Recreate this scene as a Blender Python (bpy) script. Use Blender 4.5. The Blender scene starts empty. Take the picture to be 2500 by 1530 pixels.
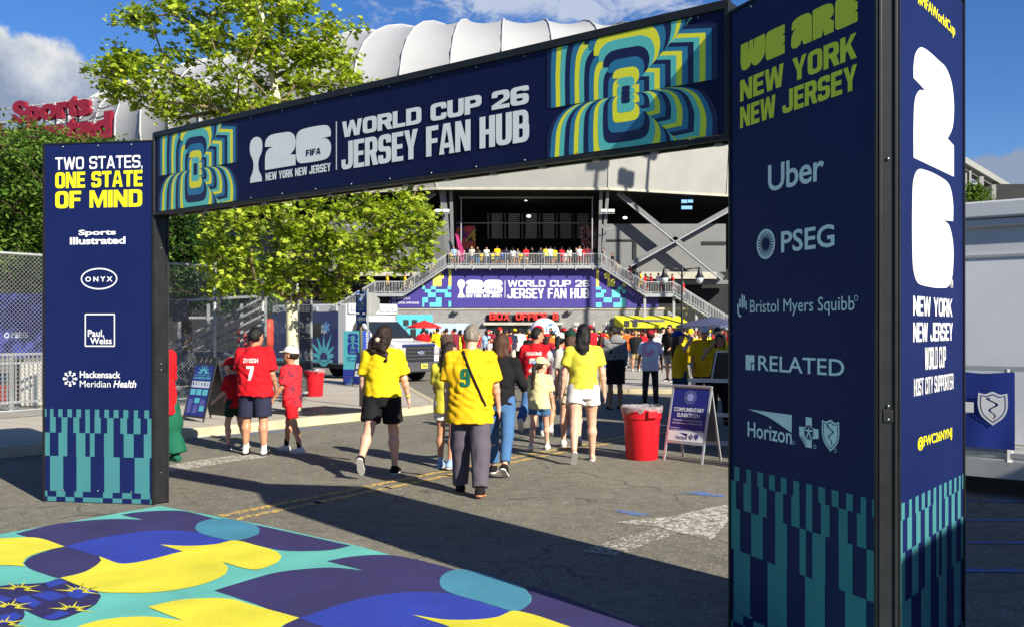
import bpy, bmesh, math, random
import numpy as np
from mathutils import Vector, Matrix, geometry, noise as mnoise
from mathutils.bvhtree import BVHTree
R = math.radians
random.seed(7)
SC = bpy.context.scene
COL = SC.collection

# ------------------------------------------------------------------ camera
CAMH, F, CX, HZ = 1.70, 2279.0, 1250.0, 797.0     # eye height, focal length and horizon in photo pixels
cam_d = bpy.data.cameras.new('camera'); cam = bpy.data.objects.new('camera', cam_d); COL.objects.link(cam)
cam.location = (0, 0, CAMH); cam.rotation_euler = (R(90), 0, 0)
cam_d.sensor_width = 36; cam_d.lens = 36 * F / 2500; cam_d.shift_y = (HZ - 765) / 2500
cam_d.clip_start = .1; cam_d.clip_end = 3000
SC.camera = cam
# ------------------------------------------------------------------ light
SUN_AZ, SUN_EL = 40.0, 29.0        # the sun stands behind the camera, 40 degrees to the right
S = Vector((math.sin(R(SUN_AZ)) * math.cos(R(SUN_EL)), -math.cos(R(SUN_AZ)) * math.cos(R(SUN_EL)), math.sin(R(SUN_EL))))
sun_d = bpy.data.lights.new('sun', 'SUN'); sun_d.energy = 5.0; sun_d.angle = R(.5); sun_d.color = (1, .93, .80)
sun = bpy.data.objects.new('sun', sun_d); COL.objects.link(sun)
sun.rotation_euler = S.to_track_quat('Z', 'Y').to_euler(); sun.location = (20, -20, 30)
SC.view_settings.view_transform = 'Standard'; SC.view_settings.look = 'None'
SC.view_settings.exposure = 1.15; SC.view_settings.gamma = 1
# ------------------------------------------------------------------ sky
W = bpy.data.worlds.new('World'); SC.world = W; W.use_nodes = True
_t = W.node_tree; _t.nodes.clear()
def _nn(t, typ, **kw):
    n = t.nodes.new(typ)
    for k, v in kw.items(): setattr(n, k, v)
    return n
def _m(t, op, a, b=None, c=None, clamp=False):
    n = t.nodes.new('ShaderNodeMath'); n.operation = op; n.use_clamp = clamp
    for i, x in enumerate((a, b, c)):
        if x is None: continue
        if isinstance(x, (int, float)): n.inputs[i].default_value = x
        else: t.links.new(x, n.inputs[i])
    return n.outputs[0]
def build_sky():
    t = _t
    sky = _nn(t, 'ShaderNodeTexSky', sky_type='NISHITA', sun_disc=False, sun_elevation=R(SUN_EL), sun_rotation=R(180 - SUN_AZ),
              air_density=1.0, dust_density=.15, ozone_density=3.0)
    hs = _nn(t, 'ShaderNodeHueSaturation'); hs.inputs['Saturation'].default_value = 1.15; hs.inputs['Value'].default_value = 1.0
    tint = _nn(t, 'ShaderNodeMix', data_type='RGBA', blend_type='MULTIPLY'); tint.inputs['Factor'].default_value = 1; tint.inputs[7].default_value = (.80, .88, 1.14, 1)
    t.links.new(sky.outputs[0], tint.inputs[6]); t.links.new(tint.outputs[2], hs.inputs['Color'])
    tc = _nn(t, 'ShaderNodeTexCoord'); sp = _nn(t, 'ShaderNodeSeparateXYZ'); t.links.new(tc.outputs['Generated'], sp.inputs[0])
    az = _m(t, 'ARCTAN2', sp.outputs[0], sp.outputs[1]); el = _m(t, 'ARCSINE', sp.outputs[2])
    cv = _nn(t, 'ShaderNodeCombineXYZ'); t.links.new(az, cv.inputs[0]); t.links.new(el, cv.inputs[1])
    def fbm(scale, detail, rough, dx=0, sy=1.0, dist=0.0):
        mp = _nn(t, 'ShaderNodeMapping'); mp.inputs['Location'].default_value = (dx, dx * .37, dx * .11); mp.inputs['Scale'].default_value = (1, sy, 1)
        t.links.new(cv.outputs[0], mp.inputs[0])
        n = _nn(t, 'ShaderNodeTexNoise'); n.inputs['Scale'].default_value = scale; n.inputs['Detail'].default_value = detail
        n.inputs['Roughness'].default_value = rough; n.inputs['Distortion'].default_value = dist
        t.links.new(mp.outputs[0], n.inputs['Vector']); return n.outputs['Fac']
    def blob(a0, e0, sa, se, w):
        u = _m(t, 'DIVIDE', _m(t, 'SUBTRACT', az, R(a0)), R(sa)); v = _m(t, 'DIVIDE', _m(t, 'SUBTRACT', el, R(e0)), R(se))
        q = _m(t, 'ADD', _m(t, 'MULTIPLY', u, u), _m(t, 'MULTIPLY', v, v))
        return _m(t, 'MULTIPLY', _m(t, 'EXPONENT', _m(t, 'MULTIPLY', q, -1.0)), w)
    # heavy cumulus low on the left, torn wisps overhead, small heaps on the right
    field = None
    for b in ((-29.5, 12.0, 6.5, 4.6, 1.0), (-25.0, 11.2, 4.2, 2.6, .75), (-38, 9, 9, 5, 1.0), (26, 7.2, 3.2, 1.9, .85), (33, 7, 6, 3.5, 1.0), (28, 17.5, 2.4, 2.6, .55)):
        x = blob(*b); field = x if field is None else _m(t, 'ADD', field, x)
    big = fbm(11, 9, .60); fine = fbm(34, 6, .62, 3.1)
    dens = _m(t, 'ADD', field, _m(t, 'ADD', _m(t, 'MULTIPLY', _m(t, 'SUBTRACT', big, .5), 1.35), _m(t, 'MULTIPLY', _m(t, 'SUBTRACT', fine, .5), .35)))
    heap = _nn(t, 'ShaderNodeMapRange', interpolation_type='SMOOTHSTEP'); heap.inputs[1].default_value = .46; heap.inputs[2].default_value = .66
    t.links.new(dens, heap.inputs[0])
    wf = None
    for b in ((2, 19.2, 10, 1.7, .8), (7, 18.6, 6, 1.4, .55), (-2, 20.0, 5, 2.0, .5), (-23, 18.2, 3, 1.2, .25)):
        x = blob(*b); wf = x if wf is None else _m(t, 'ADD', wf, x)
    wd = _m(t, 'ADD', wf, _m(t, 'MULTIPLY', _m(t, 'SUBTRACT', fbm(15, 9, .68, 7.7, 1.7, .5), .52), 3.4))
    wisp = _nn(t, 'ShaderNodeMapRange', interpolation_type='SMOOTHSTEP'); wisp.inputs[1].default_value = .45; wisp.inputs[2].default_value = 1.15
    t.links.new(wd, wisp.inputs[0])
    # cloud tops bright, bases grey-blue
    top = _m(t, 'ADD', _m(t, 'MULTIPLY', _m(t, 'SUBTRACT', el, R(13.6)), 12.0), _m(t, 'MULTIPLY', _m(t, 'SUBTRACT', fbm(12, 8, .6, 1.7), .49), 3.2), None)
    topc = _m(t, 'ADD', top, .40, None, True)
    cr = _nn(t, 'ShaderNodeValToRGB'); e = cr.color_ramp.elements
    e[0].position = .0; e[0].color = (2.6, 3.2, 4.5, 1); e[1].position = 1; e[1].color = (8.0, 7.9, 7.7, 1)
    m = cr.color_ramp.elements.new(.5); m.color = (5.0, 5.5, 6.3, 1)
    t.links.new(topc, cr.inputs[0])
    mx = _nn(t, 'ShaderNodeMix', data_type='RGBA'); t.links.new(heap.outputs[0], mx.inputs['Factor'])
    wx = _nn(t, 'ShaderNodeMix', data_type='RGBA'); t.links.new(_m(t, 'MULTIPLY', wisp.outputs[0], .8), wx.inputs['Factor'])
    t.links.new(hs.outputs[0], wx.inputs[6]); wx.inputs[7].default_value = (5.6, 6.1, 7.2, 1)
    t.links.new(wx.outputs[2], mx.inputs[6]); t.links.new(cr.outputs[0], mx.inputs[7])
    bg = _nn(t, 'ShaderNodeBackground'); bg.inputs[1].default_value = .05
    t.links.new(mx.outputs[2], bg.inputs[0])
    o = _nn(t, 'ShaderNodeOutputWorld'); t.links.new(bg.outputs[0], o.inputs[0])
build_sky()
# ------------------------------------------------------------------ helpers
def gz(y):
    """height of the ground: level near the arch, falling very gently towards the stadium"""
    return 0.0 if y < 12 else -.009 * (min(y, 90) - 12)
def G(px, py, lift=0.0):
    """the point of the ground seen at a photo pixel"""
    y = 10.0
    for _ in range(30): y = (CAMH - gz(y) - lift) * F / max(py - HZ, 1.0)
    return Vector(((px - CX) / F * y, y, gz(y) + lift))
def at(px, py, y): return Vector(((px - CX) / F * y, y, CAMH + (HZ - py) / F * y))
MATS = {}; ALB = .72      # common scale of the base colours: the picture is exposed for the shade
def mat(name, col, rough=.6, metal=0.0, var=.08, vs=4.0, bump=0.0, bs=60.0, spec=.4, emit=0.0, coat=0.0, stretch=1.0):
    if name in MATS: return MATS[name]
    raw, col = col, tuple(c * ALB for c in col)
    m = bpy.data.materials.new(name); m.use_nodes = True; t = m.node_tree; b = t.nodes['Principled BSDF']
    b.inputs['Roughness'].default_value = rough; b.inputs['Metallic'].default_value = metal
    b.inputs['Specular IOR Level'].default_value = spec; b.inputs['Coat Weight'].default_value = coat
    tc = _nn(t, 'ShaderNodeTexCoord'); src = tc.outputs['Object']
    if stretch != 1: mp = _nn(t, 'ShaderNodeMapping'); mp.inputs['Scale'].default_value = (1, 1, stretch); t.links.new(src, mp.inputs[0]); src = mp.outputs[0]
    if var > 0:
        n = _nn(t, 'ShaderNodeTexNoise'); n.inputs['Scale'].default_value = vs; n.inputs['Detail'].default_value = 5
        t.links.new(src, n.inputs['Vector'])
        mr = _nn(t, 'ShaderNodeMapRange'); mr.inputs[1].default_value = .3; mr.inputs[2].default_value = .7
        mr.inputs[3].default_value = 1 - var; mr.inputs[4].default_value = 1 + var
        t.links.new(n.outputs['Fac'], mr.inputs[0])
        h = _nn(t, 'ShaderNodeHueSaturation'); h.inputs['Color'].default_value = (*col, 1)
        t.links.new(mr.outputs[0], h.inputs['Value']); t.links.new(h.outputs[0], b.inputs['Base Color'])
    else: b.inputs['Base Color'].default_value = (*col, 1)
    if bump > 0:
        n = _nn(t, 'ShaderNodeTexNoise'); n.inputs['Scale'].default_value = bs; n.inputs['Detail'].default_value = 4
        t.links.new(src, n.inputs['Vector'])
        bp = _nn(t, 'ShaderNodeBump'); bp.inputs['Strength'].default_value = bump; bp.inputs['Distance'].default_value = .01
        t.links.new(n.outputs['Fac'], bp.inputs['Height']); t.links.new(bp.outputs[0], b.inputs['Normal'])
    if emit > 0:
        b.inputs['Emission Color'].default_value = (*raw, 1); b.inputs['Emission Strength'].default_value = emit
    MATS[name] = m; return m
def srgb(r, g, b):
    f = lambda c: (c / 255 / 12.92) if c / 255 <= .04045 else ((c / 255 + .055) / 1.055) ** 2.4
    return (f(r), f(g), f(b))
class MB:
    """collects shapes and links them as ONE mesh object"""
    def __init__(s): s.v = []; s.f = []; s.mi = []
    def add(s, vs, fs, mi=0):
        o = len(s.v); s.v += [tuple(v) for v in vs]
        for f in fs: s.f.append([i + o for i in f]); s.mi.append(mi)
        return s
    def box(s, c, d, ax=None, mi=0):
        """box with centre c, full size d; ax = (x axis, y axis, z axis)"""
        c = Vector(c); a = [Vector(k) for k in (ax or ((1, 0, 0), (0, 1, 0), (0, 0, 1)))]
        vs = [c + a[0] * (d[0] / 2 * i) + a[1] * (d[1] / 2 * j) + a[2] * (d[2] / 2 * k) for k in (-1, 1) for j in (-1, 1) for i in (-1, 1)]
        return s.add(vs, [(0, 2, 3, 1), (4, 5, 7, 6), (0, 1, 5, 4), (2, 6, 7, 3), (0, 4, 6, 2), (1, 3, 7, 5)], mi)
    def bar(s, p, q, w, d=None, up=(0, 0, 1), mi=0):
        """straight bar of rectangular section from p to q"""
        p, q = Vector(p), Vector(q); z = (q - p); L = z.length; z.normalize()
        x = Vector(up).cross(z)
        if x.length < 1e-4: x = Vector((1, 0, 0)).cross(z)
        if x.length < 1e-4: x = Vector((0, 1, 0)).cross(z)
        x.normalize(); y = z.cross(x)
        return s.box((p + q) / 2, (w, d or w, L), (x, y, z), mi)
    def tube(s, pts, r, n=8, mi=0, cap=True):
        pts = [Vector(p) for p in pts]; rs = r if isinstance(r, (list, tuple)) else [r] * len(pts)
        vs = []; fs = []; prev = None
        for i, p in enumerate(pts):
            t = (pts[min(i + 1, len(pts) - 1)] - pts[max(i - 1, 0)]).normalized()
            x = prev - t * prev.dot(t) if prev is not None else t.orthogonal()
            if x.length < 1e-5: x = t.orthogonal()
            x.normalize(); prev = x; y = t.cross(x)
            vs += [p + (x * math.cos(k * 2 * math.pi / n) + y * math.sin(k * 2 * math.pi / n)) * rs[i] for k in range(n)]
        for i in range(len(pts) - 1):
            for k in range(n):
                a, b = i * n + k, i * n + (k + 1) % n; fs.append((a, b, b + n, a + n))
        if cap: fs += [tuple(range(n))[::-1], tuple(range((len(pts) - 1) * n, len(pts) * n))]
        return s.add(vs, fs, mi)
    def lathe(s, prof, c=(0, 0, 0), n=24, mi=0, closed=True):
        """profile of (radius, height) turned round the vertical through c"""
        c = Vector(c); vs = []; fs = []
        for r, z in prof: vs += [c + Vector((r * math.cos(k * 2 * math.pi / n), r * math.sin(k * 2 * math.pi / n), z)) for k in range(n)]
        for i in range(len(prof) - 1):
            for k in range(n): a, b = i * n + k, i * n + (k + 1) % n; fs.append((a, b, b + n, a + n))
        if closed: fs += [tuple(range(n))[::-1], tuple(range((len(prof) - 1) * n, len(prof) * n))]
        return s.add(vs, fs, mi)
    def ball(s, c, r, n=12, m=8, mi=0):
        c = Vector(c); r = Vector(r) if hasattr(r, '__len__') else Vector((r, r, r)); vs = [c + Vector((0, 0, -r.z))]; fs = []
        for j in range(1, m):
            a = -math.pi / 2 + math.pi * j / m
            vs += [c + Vector((r.x * math.cos(a) * math.cos(k * 2 * math.pi / n), r.y * math.cos(a) * math.sin(k * 2 * math.pi / n), r.z * math.sin(a))) for k in range(n)]
        vs.append(c + Vector((0, 0, r.z))); T = len(vs) - 1
        for k in range(n):
            fs.append((0, 1 + (k + 1) % n, 1 + k)); b = 1 + (m - 2) * n; fs.append((T, b + k, b + (k + 1) % n))
        for j in range(m - 2):
            for k in range(n): a, b = 1 + j * n + k, 1 + j * n + (k + 1) % n; fs.append((a, b, b + n, a + n))
        return s.add(vs, fs, mi)
    def prism(s, poly, z0, z1, mi=0):
        """upright prism over a plan polygon (counter-clockwise)"""
        n = len(poly); vs = [(p[0], p[1], z0) for p in poly] + [(p[0], p[1], z1) for p in poly]
        fs = [(i, (i + 1) % n, n + (i + 1) % n, n + i) for i in range(n)]
        tri = geometry.tessellate_polygon([[Vector((p[0], p[1], 0)) for p in poly]])
        fs += [tuple(t) for t in tri] + [tuple(i + n for i in t) for t in tri]
        return s.add(vs, fs, mi)
    def build(s, name, mats, parent=None, smooth=False, loc=None, rotz=0.0, bevel=0.0, auto=None):
        me = bpy.data.meshes.new(name); me.from_pydata([tuple(v) for v in s.v], [], s.f)
        for m in (mats if isinstance(mats, (list, tuple)) else [mats]): me.materials.append(m)
        if any(s.mi): me.polygons.foreach_set('material_index', s.mi)
        bm = bmesh.new(); bm.from_mesh(me)
        bmesh.ops.recalc_face_normals(bm, faces=bm.faces)
        if bevel > 0:
            es = [e for e in bm.edges if len(e.link_faces) == 2 and e.calc_face_angle(0) > .6]
            bmesh.ops.bevel(bm, geom=es, offset=bevel, segments=2, profile=.5, affect='EDGES', clamp_overlap=True)
        bm.to_mesh(me); bm.free()
        if smooth: me.polygons.foreach_set('use_smooth', [True] * len(me.polygons))
        if auto is not None: me.polygons.foreach_set('use_smooth', [True] * len(me.polygons)); me.set_sharp_from_angle(angle=R(auto))
        return link(name, me, parent, loc, rotz)
def link(name, me, parent=None, loc=None, rotz=0.0):
    o = bpy.data.objects.new(name, me); COL.objects.link(o)
    if parent is not None: o.parent = parent
    if loc is not None: o.location = loc
    if rotz: o.rotation_euler = (0, 0, rotz)
    return o
def tag(o, label=None, cat=None, group=None, kind=None):
    if label: o['label'] = label
    if cat: o['category'] = cat
    if group: o['group'] = group
    if kind: o['kind'] = kind
    return o
def thing(name, label, cat, loc=(0, 0, 0), rotz=0.0, group=None):
    """an Empty at the thing's base that parents its parts"""
    o = bpy.data.objects.new(name, None); COL.objects.link(o); o.empty_display_size = .2
    o.location = loc; o.rotation_euler = (0, 0, rotz); return tag(o, label, cat, group)
def dup(root, loc=None, rotz=None, label=None):
    r = root.copy(); COL.objects.link(r)
    if loc is not None: r.location = loc
    if rotz is not None: r.rotation_euler = (0, 0, rotz)
    if label: r['label'] = label
    for ch in list(root.children):
        c = ch.copy(); COL.objects.link(c); c.parent = r
        for g in list(ch.children): d = g.copy(); COL.objects.link(d); d.parent = c
    return r
# ------------------------------------------------------------------ flat graphics: outlines and lettering
def smooth_poly(pts, closed=True, ang=58, n=5):
    """curve through the points, keeping sharp corners sharp"""
    P = [Vector((p[0], p[1])) for p in pts]; N = len(P); cor = []
    for i in range(N):
        a = (P[i] - P[i - 1]); b = (P[(i + 1) % N] - P[i])
        cor.append(a.length < 1e-9 or b.length < 1e-9 or math.degrees(a.angle(b, 0)) > ang)
    out = []
    for i in range(N):
        p0, p1, p2, p3 = P[i - 1], P[i], P[(i + 1) % N], P[(i + 2) % N]
        t1 = (p2 - p1) if cor[i] else (p2 - p0) / 2; t2 = (p2 - p1) if cor[(i + 1) % N] else (p3 - p1) / 2
        L = (p2 - p1).length
        if t1.length > 0: t1 = t1.normalized() * L
        if t2.length > 0: t2 = t2.normalized() * L
        for k in range(n):
            s = k / n; h00 = 2 * s**3 - 3 * s**2 + 1; h10 = s**3 - 2 * s**2 + s; h01 = -2 * s**3 + 3 * s**2; h11 = s**3 - s**2
            out.append(p1 * h00 + t1 * h10 + p2 * h01 + t2 * h11)
    return [(p.x, p.y) for p in out]
def rnd(pts, n=4):
    """polygon whose corners (x, y, r) are rounded"""
    P = [(Vector((p[0], p[1])), p[2] if len(p) > 2 else 0) for p in pts]; N = len(P); out = []
    for i in range(N):
        p, r = P[i]; a = P[i - 1][0] - p; b = P[(i + 1) % N][0] - p
        if r <= 0: out.append((p.x, p.y)); continue
        ra, rb = min(r, a.length * .499), min(r, b.length * .499); r = min(ra, rb)
        q0 = p + a.normalized() * r; q1 = p + b.normalized() * r
        for k in range(n + 1):
            s = k / n; q = q0 * (1 - s)**2 + p * 2 * s * (1 - s) + q1 * s**2; out.append((q.x, q.y))
    return out
class Face:
    """a flat face: origin, unit direction along it and outward normal; lettering is laid on it in metres"""
    def __init__(s, o, u, n, v=(0, 0, 1)): s.o = Vector(o); s.u = Vector(u).normalized(); s.n = Vector(n).normalized(); s.v = Vector(v).normalized()
    def uv(s, px, py):
        d = Vector(((px - CX) / F, 1, (HZ - py) / F)); c = Vector((0, 0, CAMH)); k = (s.o - c).dot(s.n) / d.dot(s.n); p = c + d * k - s.o
        return (p.dot(s.u), p.dot(s.v))
    def p(s, u, v, lift=0.0): return s.o + s.u * u + s.v * v + s.n * lift
    def rect(s, x0, y0, x1, y1):
        a, b = s.uv(x0, y0), s.uv(x1, y1); return (min(a[0], b[0]), min(a[1], b[1]), max(a[0], b[0]), max(a[1], b[1]))
def fill(mb, face, loops, lift=.002, mi=0):
    """flat shape with holes on a face"""
    L = [[Vector((p[0], p[1], 0)) for p in l] for l in loops]
    tri = geometry.tessellate_polygon(L); flat = [p for l in L for p in l]
    mb.add([face.p(p.x, p.y, lift) for p in flat], [tuple(t) for t in tri], mi)
def RR(x0, y0, x1, y1, r, n=4): return rnd([(x0, y0, r), (x1, y0, r), (x1, y1, r), (x0, y1, r)], n)
def glyph(ch, s, t, w=None):
    """one heavy block letter in a box one unit high: (advance, list of shapes, each outer loop plus holes); s stem, t bar"""
    b = lambda *a: [[(a[0], a[1]), (a[2], a[1]), (a[2], a[3]), (a[0], a[3])]]
    W = w or .62; r = min(.24, W * .42); ri = max(.02, r - s * .55)
    if ch == ' ': return (.30 * (W / .62), [])
    if ch in 'O0': return (W, [[RR(0, 0, W, 1, r), RR(s, t, W - s, 1 - t, ri)]])
    if ch == 'Q': return (W, [[RR(0, 0, W, 1, r), RR(s, t, W - s, 1 - t, ri)]])
    if ch == 'D': return (W, [[rnd([(0, 0), (W, 0, r), (W, 1, r), (0, 1)]), rnd([(s, t), (W - s, t, ri), (W - s, 1 - t, ri), (s, 1 - t)])]])
    if ch == 'I': return (s, [b(0, 0, s, 1)])
    if ch == 'L': W *= .85; return (W, [[[(0, 0), (W, 0), (W, t), (s, t), (s, 1), (0, 1)]]])
    if ch == 'T': W *= .95; return (W, [[[(W/2 - s/2, 0), (W/2 + s/2, 0), (W/2 + s/2, 1 - t), (W, 1 - t), (W, 1), (0, 1), (0, 1 - t), (W/2 - s/2, 1 - t)]]])
    if ch == 'H': return (W, [[[(0, 0), (s, 0), (s, .5 - t/2), (W - s, .5 - t/2), (W - s, 0), (W, 0), (W, 1), (W - s, 1), (W - s, .5 + t/2), (s, .5 + t/2), (s, 1), (0, 1)]]])
    if ch in 'EF':
        W *= .87; e = [(0, 0), (W, 0), (W, t), (s, t)] if ch == 'E' else [(0, 0), (s, 0)]
        return (W, [[e + [(s, .5 - t*.48), (W * .93, .5 - t*.48), (W * .93, .5 + t*.48), (s, .5 + t*.48), (s, 1 - t), (W, 1 - t), (W, 1), (0, 1)]]])
    if ch == 'U': return (W, [[rnd([(0, 0, r), (W, 0, r), (W, 1), (W - s, 1), (W - s, t, ri), (s, t, ri), (s, 1), (0, 1)])]])
    if ch == 'J': W *= .95; return (W, [[rnd([(0, 0, r), (W, 0, r), (W, 1), (W - s, 1), (W - s, t, ri), (s * .9, t, ri), (s * .9, .36), (0, .36)])]])
    if ch == 'C': return (W, [[rnd([(0, 0, r), (W, 0, r), (W, .38), (W - s, .38), (W - s, t, ri), (s, t, ri), (s, 1 - t, ri), (W - s, 1 - t, ri), (W - s, .62), (W, .62), (W, 1, r), (0, 1, r)])]])
    if ch == 'G': return (W, [[rnd([(0, 0, r), (W, 0, r), (W, .54), (W * .5, .54), (W * .5, .38), (W - s, .38), (W - s, t, ri), (s, t, ri), (s, 1 - t, ri), (W - s, 1 - t, ri), (W - s, .66), (W, .66), (W, 1, r), (0, 1, r)])]])
    if ch in 'S5': return (W, [[rnd([(0, 0, r), (W, 0, r), (W, .58, r), (s, .58, ri*.7), (s, 1 - t, ri), (W - s, 1 - t, ri), (W - s, .70), (W, .70), (W, 1, r), (0, 1, r), (0, .42, r), (W - s, .42, ri*.7), (W - s, t, ri), (s, t, ri), (s, .30), (0, .30)])]])
    if ch == 'P': return (W, [[rnd([(0, 0), (s, 0), (s, .34), (W, .34, r), (W, 1, r), (0, 1)]), rnd([(s, .34 + t), (W - s, .34 + t, ri), (W - s, 1 - t, ri), (s, 1 - t)])]])
    if ch == 'R': return (W, [[rnd([(0, 0), (s, 0), (s, .38), (W * .45, .38), (W - s * .95, 0), (W + .03, 0), (W * .86, .40), (W, .48, r * .6), (W, 1, r), (0, 1)]), rnd([(s, .38 + t), (W - s, .38 + t, ri), (W - s, 1 - t, ri), (s, 1 - t)])]])
    if ch == 'B': return (W, [[rnd([(0, 0), (W, 0, r), (W, .53, r * .5), (W * .96, .53, .02), (W * .96, 1, r), (0, 1)]), rnd([(s, t), (W - s, t, ri), (W - s, .5 - t*.40, ri), (s, .5 - t*.40)]), rnd([(s, .5 + t*.44), (W - s, .5 + t*.44, ri), (W - s, 1 - t, ri), (s, 1 - t)])]])
    if ch == 'A': W *= 1.06; c = W/2; return (W, [[[(0, 0), (s * .98, 0), (W * .30, .20), (W * .70, .20), (W - s * .98, 0), (W, 0), (c + s * .62, 1), (c - s * .62, 1)], [(W * .355, .20 + t), (W * .645, .20 + t), (c, .80)]]])
    if ch == 'N': W *= 1.03; return (W, [[[(0, 0), (s * .9, 0), (s * .9, .52), (W - s, 0), (W, 0), (W, 1), (W - s * .9, 1), (W - s * .9, .48), (s, 1), (0, 1)]]])
    if ch == 'M': W *= 1.32; c = W/2; return (W, [[[(0, 0), (s * .85, 0), (s * .85, .60), (c - s * .3, 0), (c + s * .3, 0), (W - s * .85, .60), (W - s * .85, 0), (W, 0), (W, 1), (W - s * 1.1, 1), (c, .42), (s * 1.1, 1), (0, 1)]]])
    if ch == 'V': W *= 1.04; c = W/2; return (W, [[[(c - s * .62, 0), (c + s * .62, 0), (W, 1), (W - s, 1), (c, .30), (s, 1), (0, 1)]]])
    if ch == 'W': W *= 1.46; c = W/2; q = W * .27; return (W, [[[(q - s * .62, 0), (q + s * .55, 0), (c, .58), (W - q - s * .55, 0), (W - q + s * .62, 0), (W, 1), (W - s * .95, 1), (W - q, .42), (c + s * .42, 1), (c - s * .42, 1), (q, .42), (s * .95, 1), (0, 1)]]])
    if ch == 'Y': W *= 1.02; c = W/2; return (W, [[[(c - s/2, 0), (c + s/2, 0), (c + s/2, .40), (W, 1), (W - s, 1), (c, .60), (s, 1), (0, 1), (c - s/2, .40)]]])
    if ch == 'K': W *= 1.04; return (W, [[[(0, 0), (s, 0), (s, .30), (s * 1.35, .42), (W - s * 1.08, 0), (W, 0), (s * 1.95, .62), (W * .98, 1), (W - s * 1.08, 1), (s, .60), (s, 1), (0, 1)]]])
    if ch == 'X': W *= 1.04; c = W/2; return (W, [[[(0, 0), (s, 0), (c, .32), (W - s, 0), (W, 0), (c + s * .6, .5), (W, 1), (W - s, 1), (c, .68), (s, 1), (0, 1), (c - s * .6, .5)]]])
    if ch == 'Z': W *= .95; return (W, [[[(0, 0), (W, 0), (W, t), (s * 1.1, t), (W, 1 - t * 1.05), (W, 1), (0, 1), (0, 1 - t), (W - s * 1.1, 1 - t), (0, t * 1.05)]]])
    if ch == '1': return (s * 1.4, [[[(s * .4, 0), (s * 1.4, 0), (s * 1.4, 1), (s * .4, 1), (0, .84), (0, .68), (s * .4, .74)]]])
    if ch == '2': return (W, [[rnd([(0, 0), (W, 0), (W, t), (s * 1.35, t), (W, .46, .12), (W, 1, r), (0, 1, r), (0, .64), (s, .64), (s, 1 - t, ri), (W - s, 1 - t, ri), (W - s, .56, .06), (0, t * 1.02)])]])
    if ch == '3': return (W, [[rnd([(0, 0, r), (W, 0, r), (W, .52, .08), (W, 1, r), (0, 1, r), (0, .68), (s, .68), (s, 1 - t, ri), (W - s, 1 - t, ri), (W - s, .5 + t/2, ri), (s, .5 + t/2), (s, .5 - t/2), (W - s, .5 - t/2, ri), (W - s, t, ri), (s, t, ri), (s, .32), (0, .32)])]])
    if ch == '6': return (W, [[rnd([(0, 0, r), (W, 0, r), (W, .60, r), (s, .60), (s, 1 - t, ri), (W - s, 1 - t, ri), (W - s, .72), (W, .72), (W, 1, r), (0, 1, r)]), RR(s, t, W - s, .60 - t, ri * .8)]])
    if ch == '9': return (W, [[rnd([(W, 1, r), (0, 1, r), (0, .40, r), (W - s, .40), (W - s, t, ri), (s, t, ri), (s, .28), (0, .28), (0, 0, r), (W, 0, r)]), RR(s, .40 + t, W - s, 1 - t, ri * .8)]])
    if ch == '7': return (W * .92, [[[(W * .18, 0), (W * .18 + s, 0), (W * .92, 1 - t), (W * .92, 1), (0, 1), (0, 1 - t), (W * .92 - s * 1.05, 1 - t)]]])
    if ch == '8': return (W, [[RR(0, 0, W, 1, r), RR(s, t, W - s, .5 - t*.4, ri), RR(s, .5 + t*.4, W - s, 1 - t, ri)]])
    if ch == ',': return (s * .8, [[[(0, -.16), (s * .45, -.16), (s * .8, .04), (s * .8, t), (0, t), (0, 0), (s * .35, 0)]]])
    if ch == '.': return (s * .8, [b(0, 0, s * .8, t)])
    if ch == '#': W *= 1.1; return (W, [b(0, .24, W, .24 + t*.8), b(0, .62, W, .62 + t*.8), b(W*.2, 0, W*.2 + s*.7, .24), b(W*.62, 0, W*.62 + s*.7, .24), b(W*.2, .24 + t*.8, W*.2 + s*.7, .62), b(W*.62, .24 + t*.8, W*.62 + s*.7, .62), b(W*.2, .62 + t*.8, W*.2 + s*.7, 1), b(W*.62, .62 + t*.8, W*.62 + s*.7, 1)])
    return (W, [[RR(0, 0, W, 1, r)]])
def block(mb, face, text, rect, s=.2, t=.2, w=None, gap=.05, lift=.002, mi=0, slant=0.0):
    """heavy block lettering stretched to fill a rectangle of the face"""
    if isinstance(mb, Ink): mb.new('lettering')
    x = 0; items = []
    for ch in text:
        adv, shapes = glyph(ch, s, t, w); items.append((x, shapes)); x += adv + gap
    Wt = x - gap; x0, y0, x1, y1 = rect
    for ox, shapes in items:
        for loops in shapes:
            fill(mb, face, [[(x0 + (p[0] + ox) / Wt * (x1 - x0) + slant * p[1] * (y1 - y0), y0 + p[1] * (y1 - y0)) for p in l] for l in loops], lift, mi)
_fonts = {}
def font_mesh(text, bold=0.0, shear=0.0, gap=1.0):
    k = (text, bold, shear, gap)
    if k in _fonts: return _fonts[k]
    c = bpy.data.curves.new('lettering', 'FONT'); c.body = text; c.offset = bold; c.shear = shear; c.space_character = gap; c.resolution_u = 3; c.fill_mode = 'FRONT'
    o = bpy.data.objects.new('lettering', c); COL.objects.link(o)
    dg = bpy.context.evaluated_depsgraph_get(); me = o.evaluated_get(dg).to_mesh()
    v = [tuple(x.co) for x in me.vertices]; f = [tuple(p.vertices) for p in me.polygons]
    bpy.data.objects.remove(o); bpy.data.curves.remove(c); _fonts[k] = (v, f); return v, f
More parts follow.
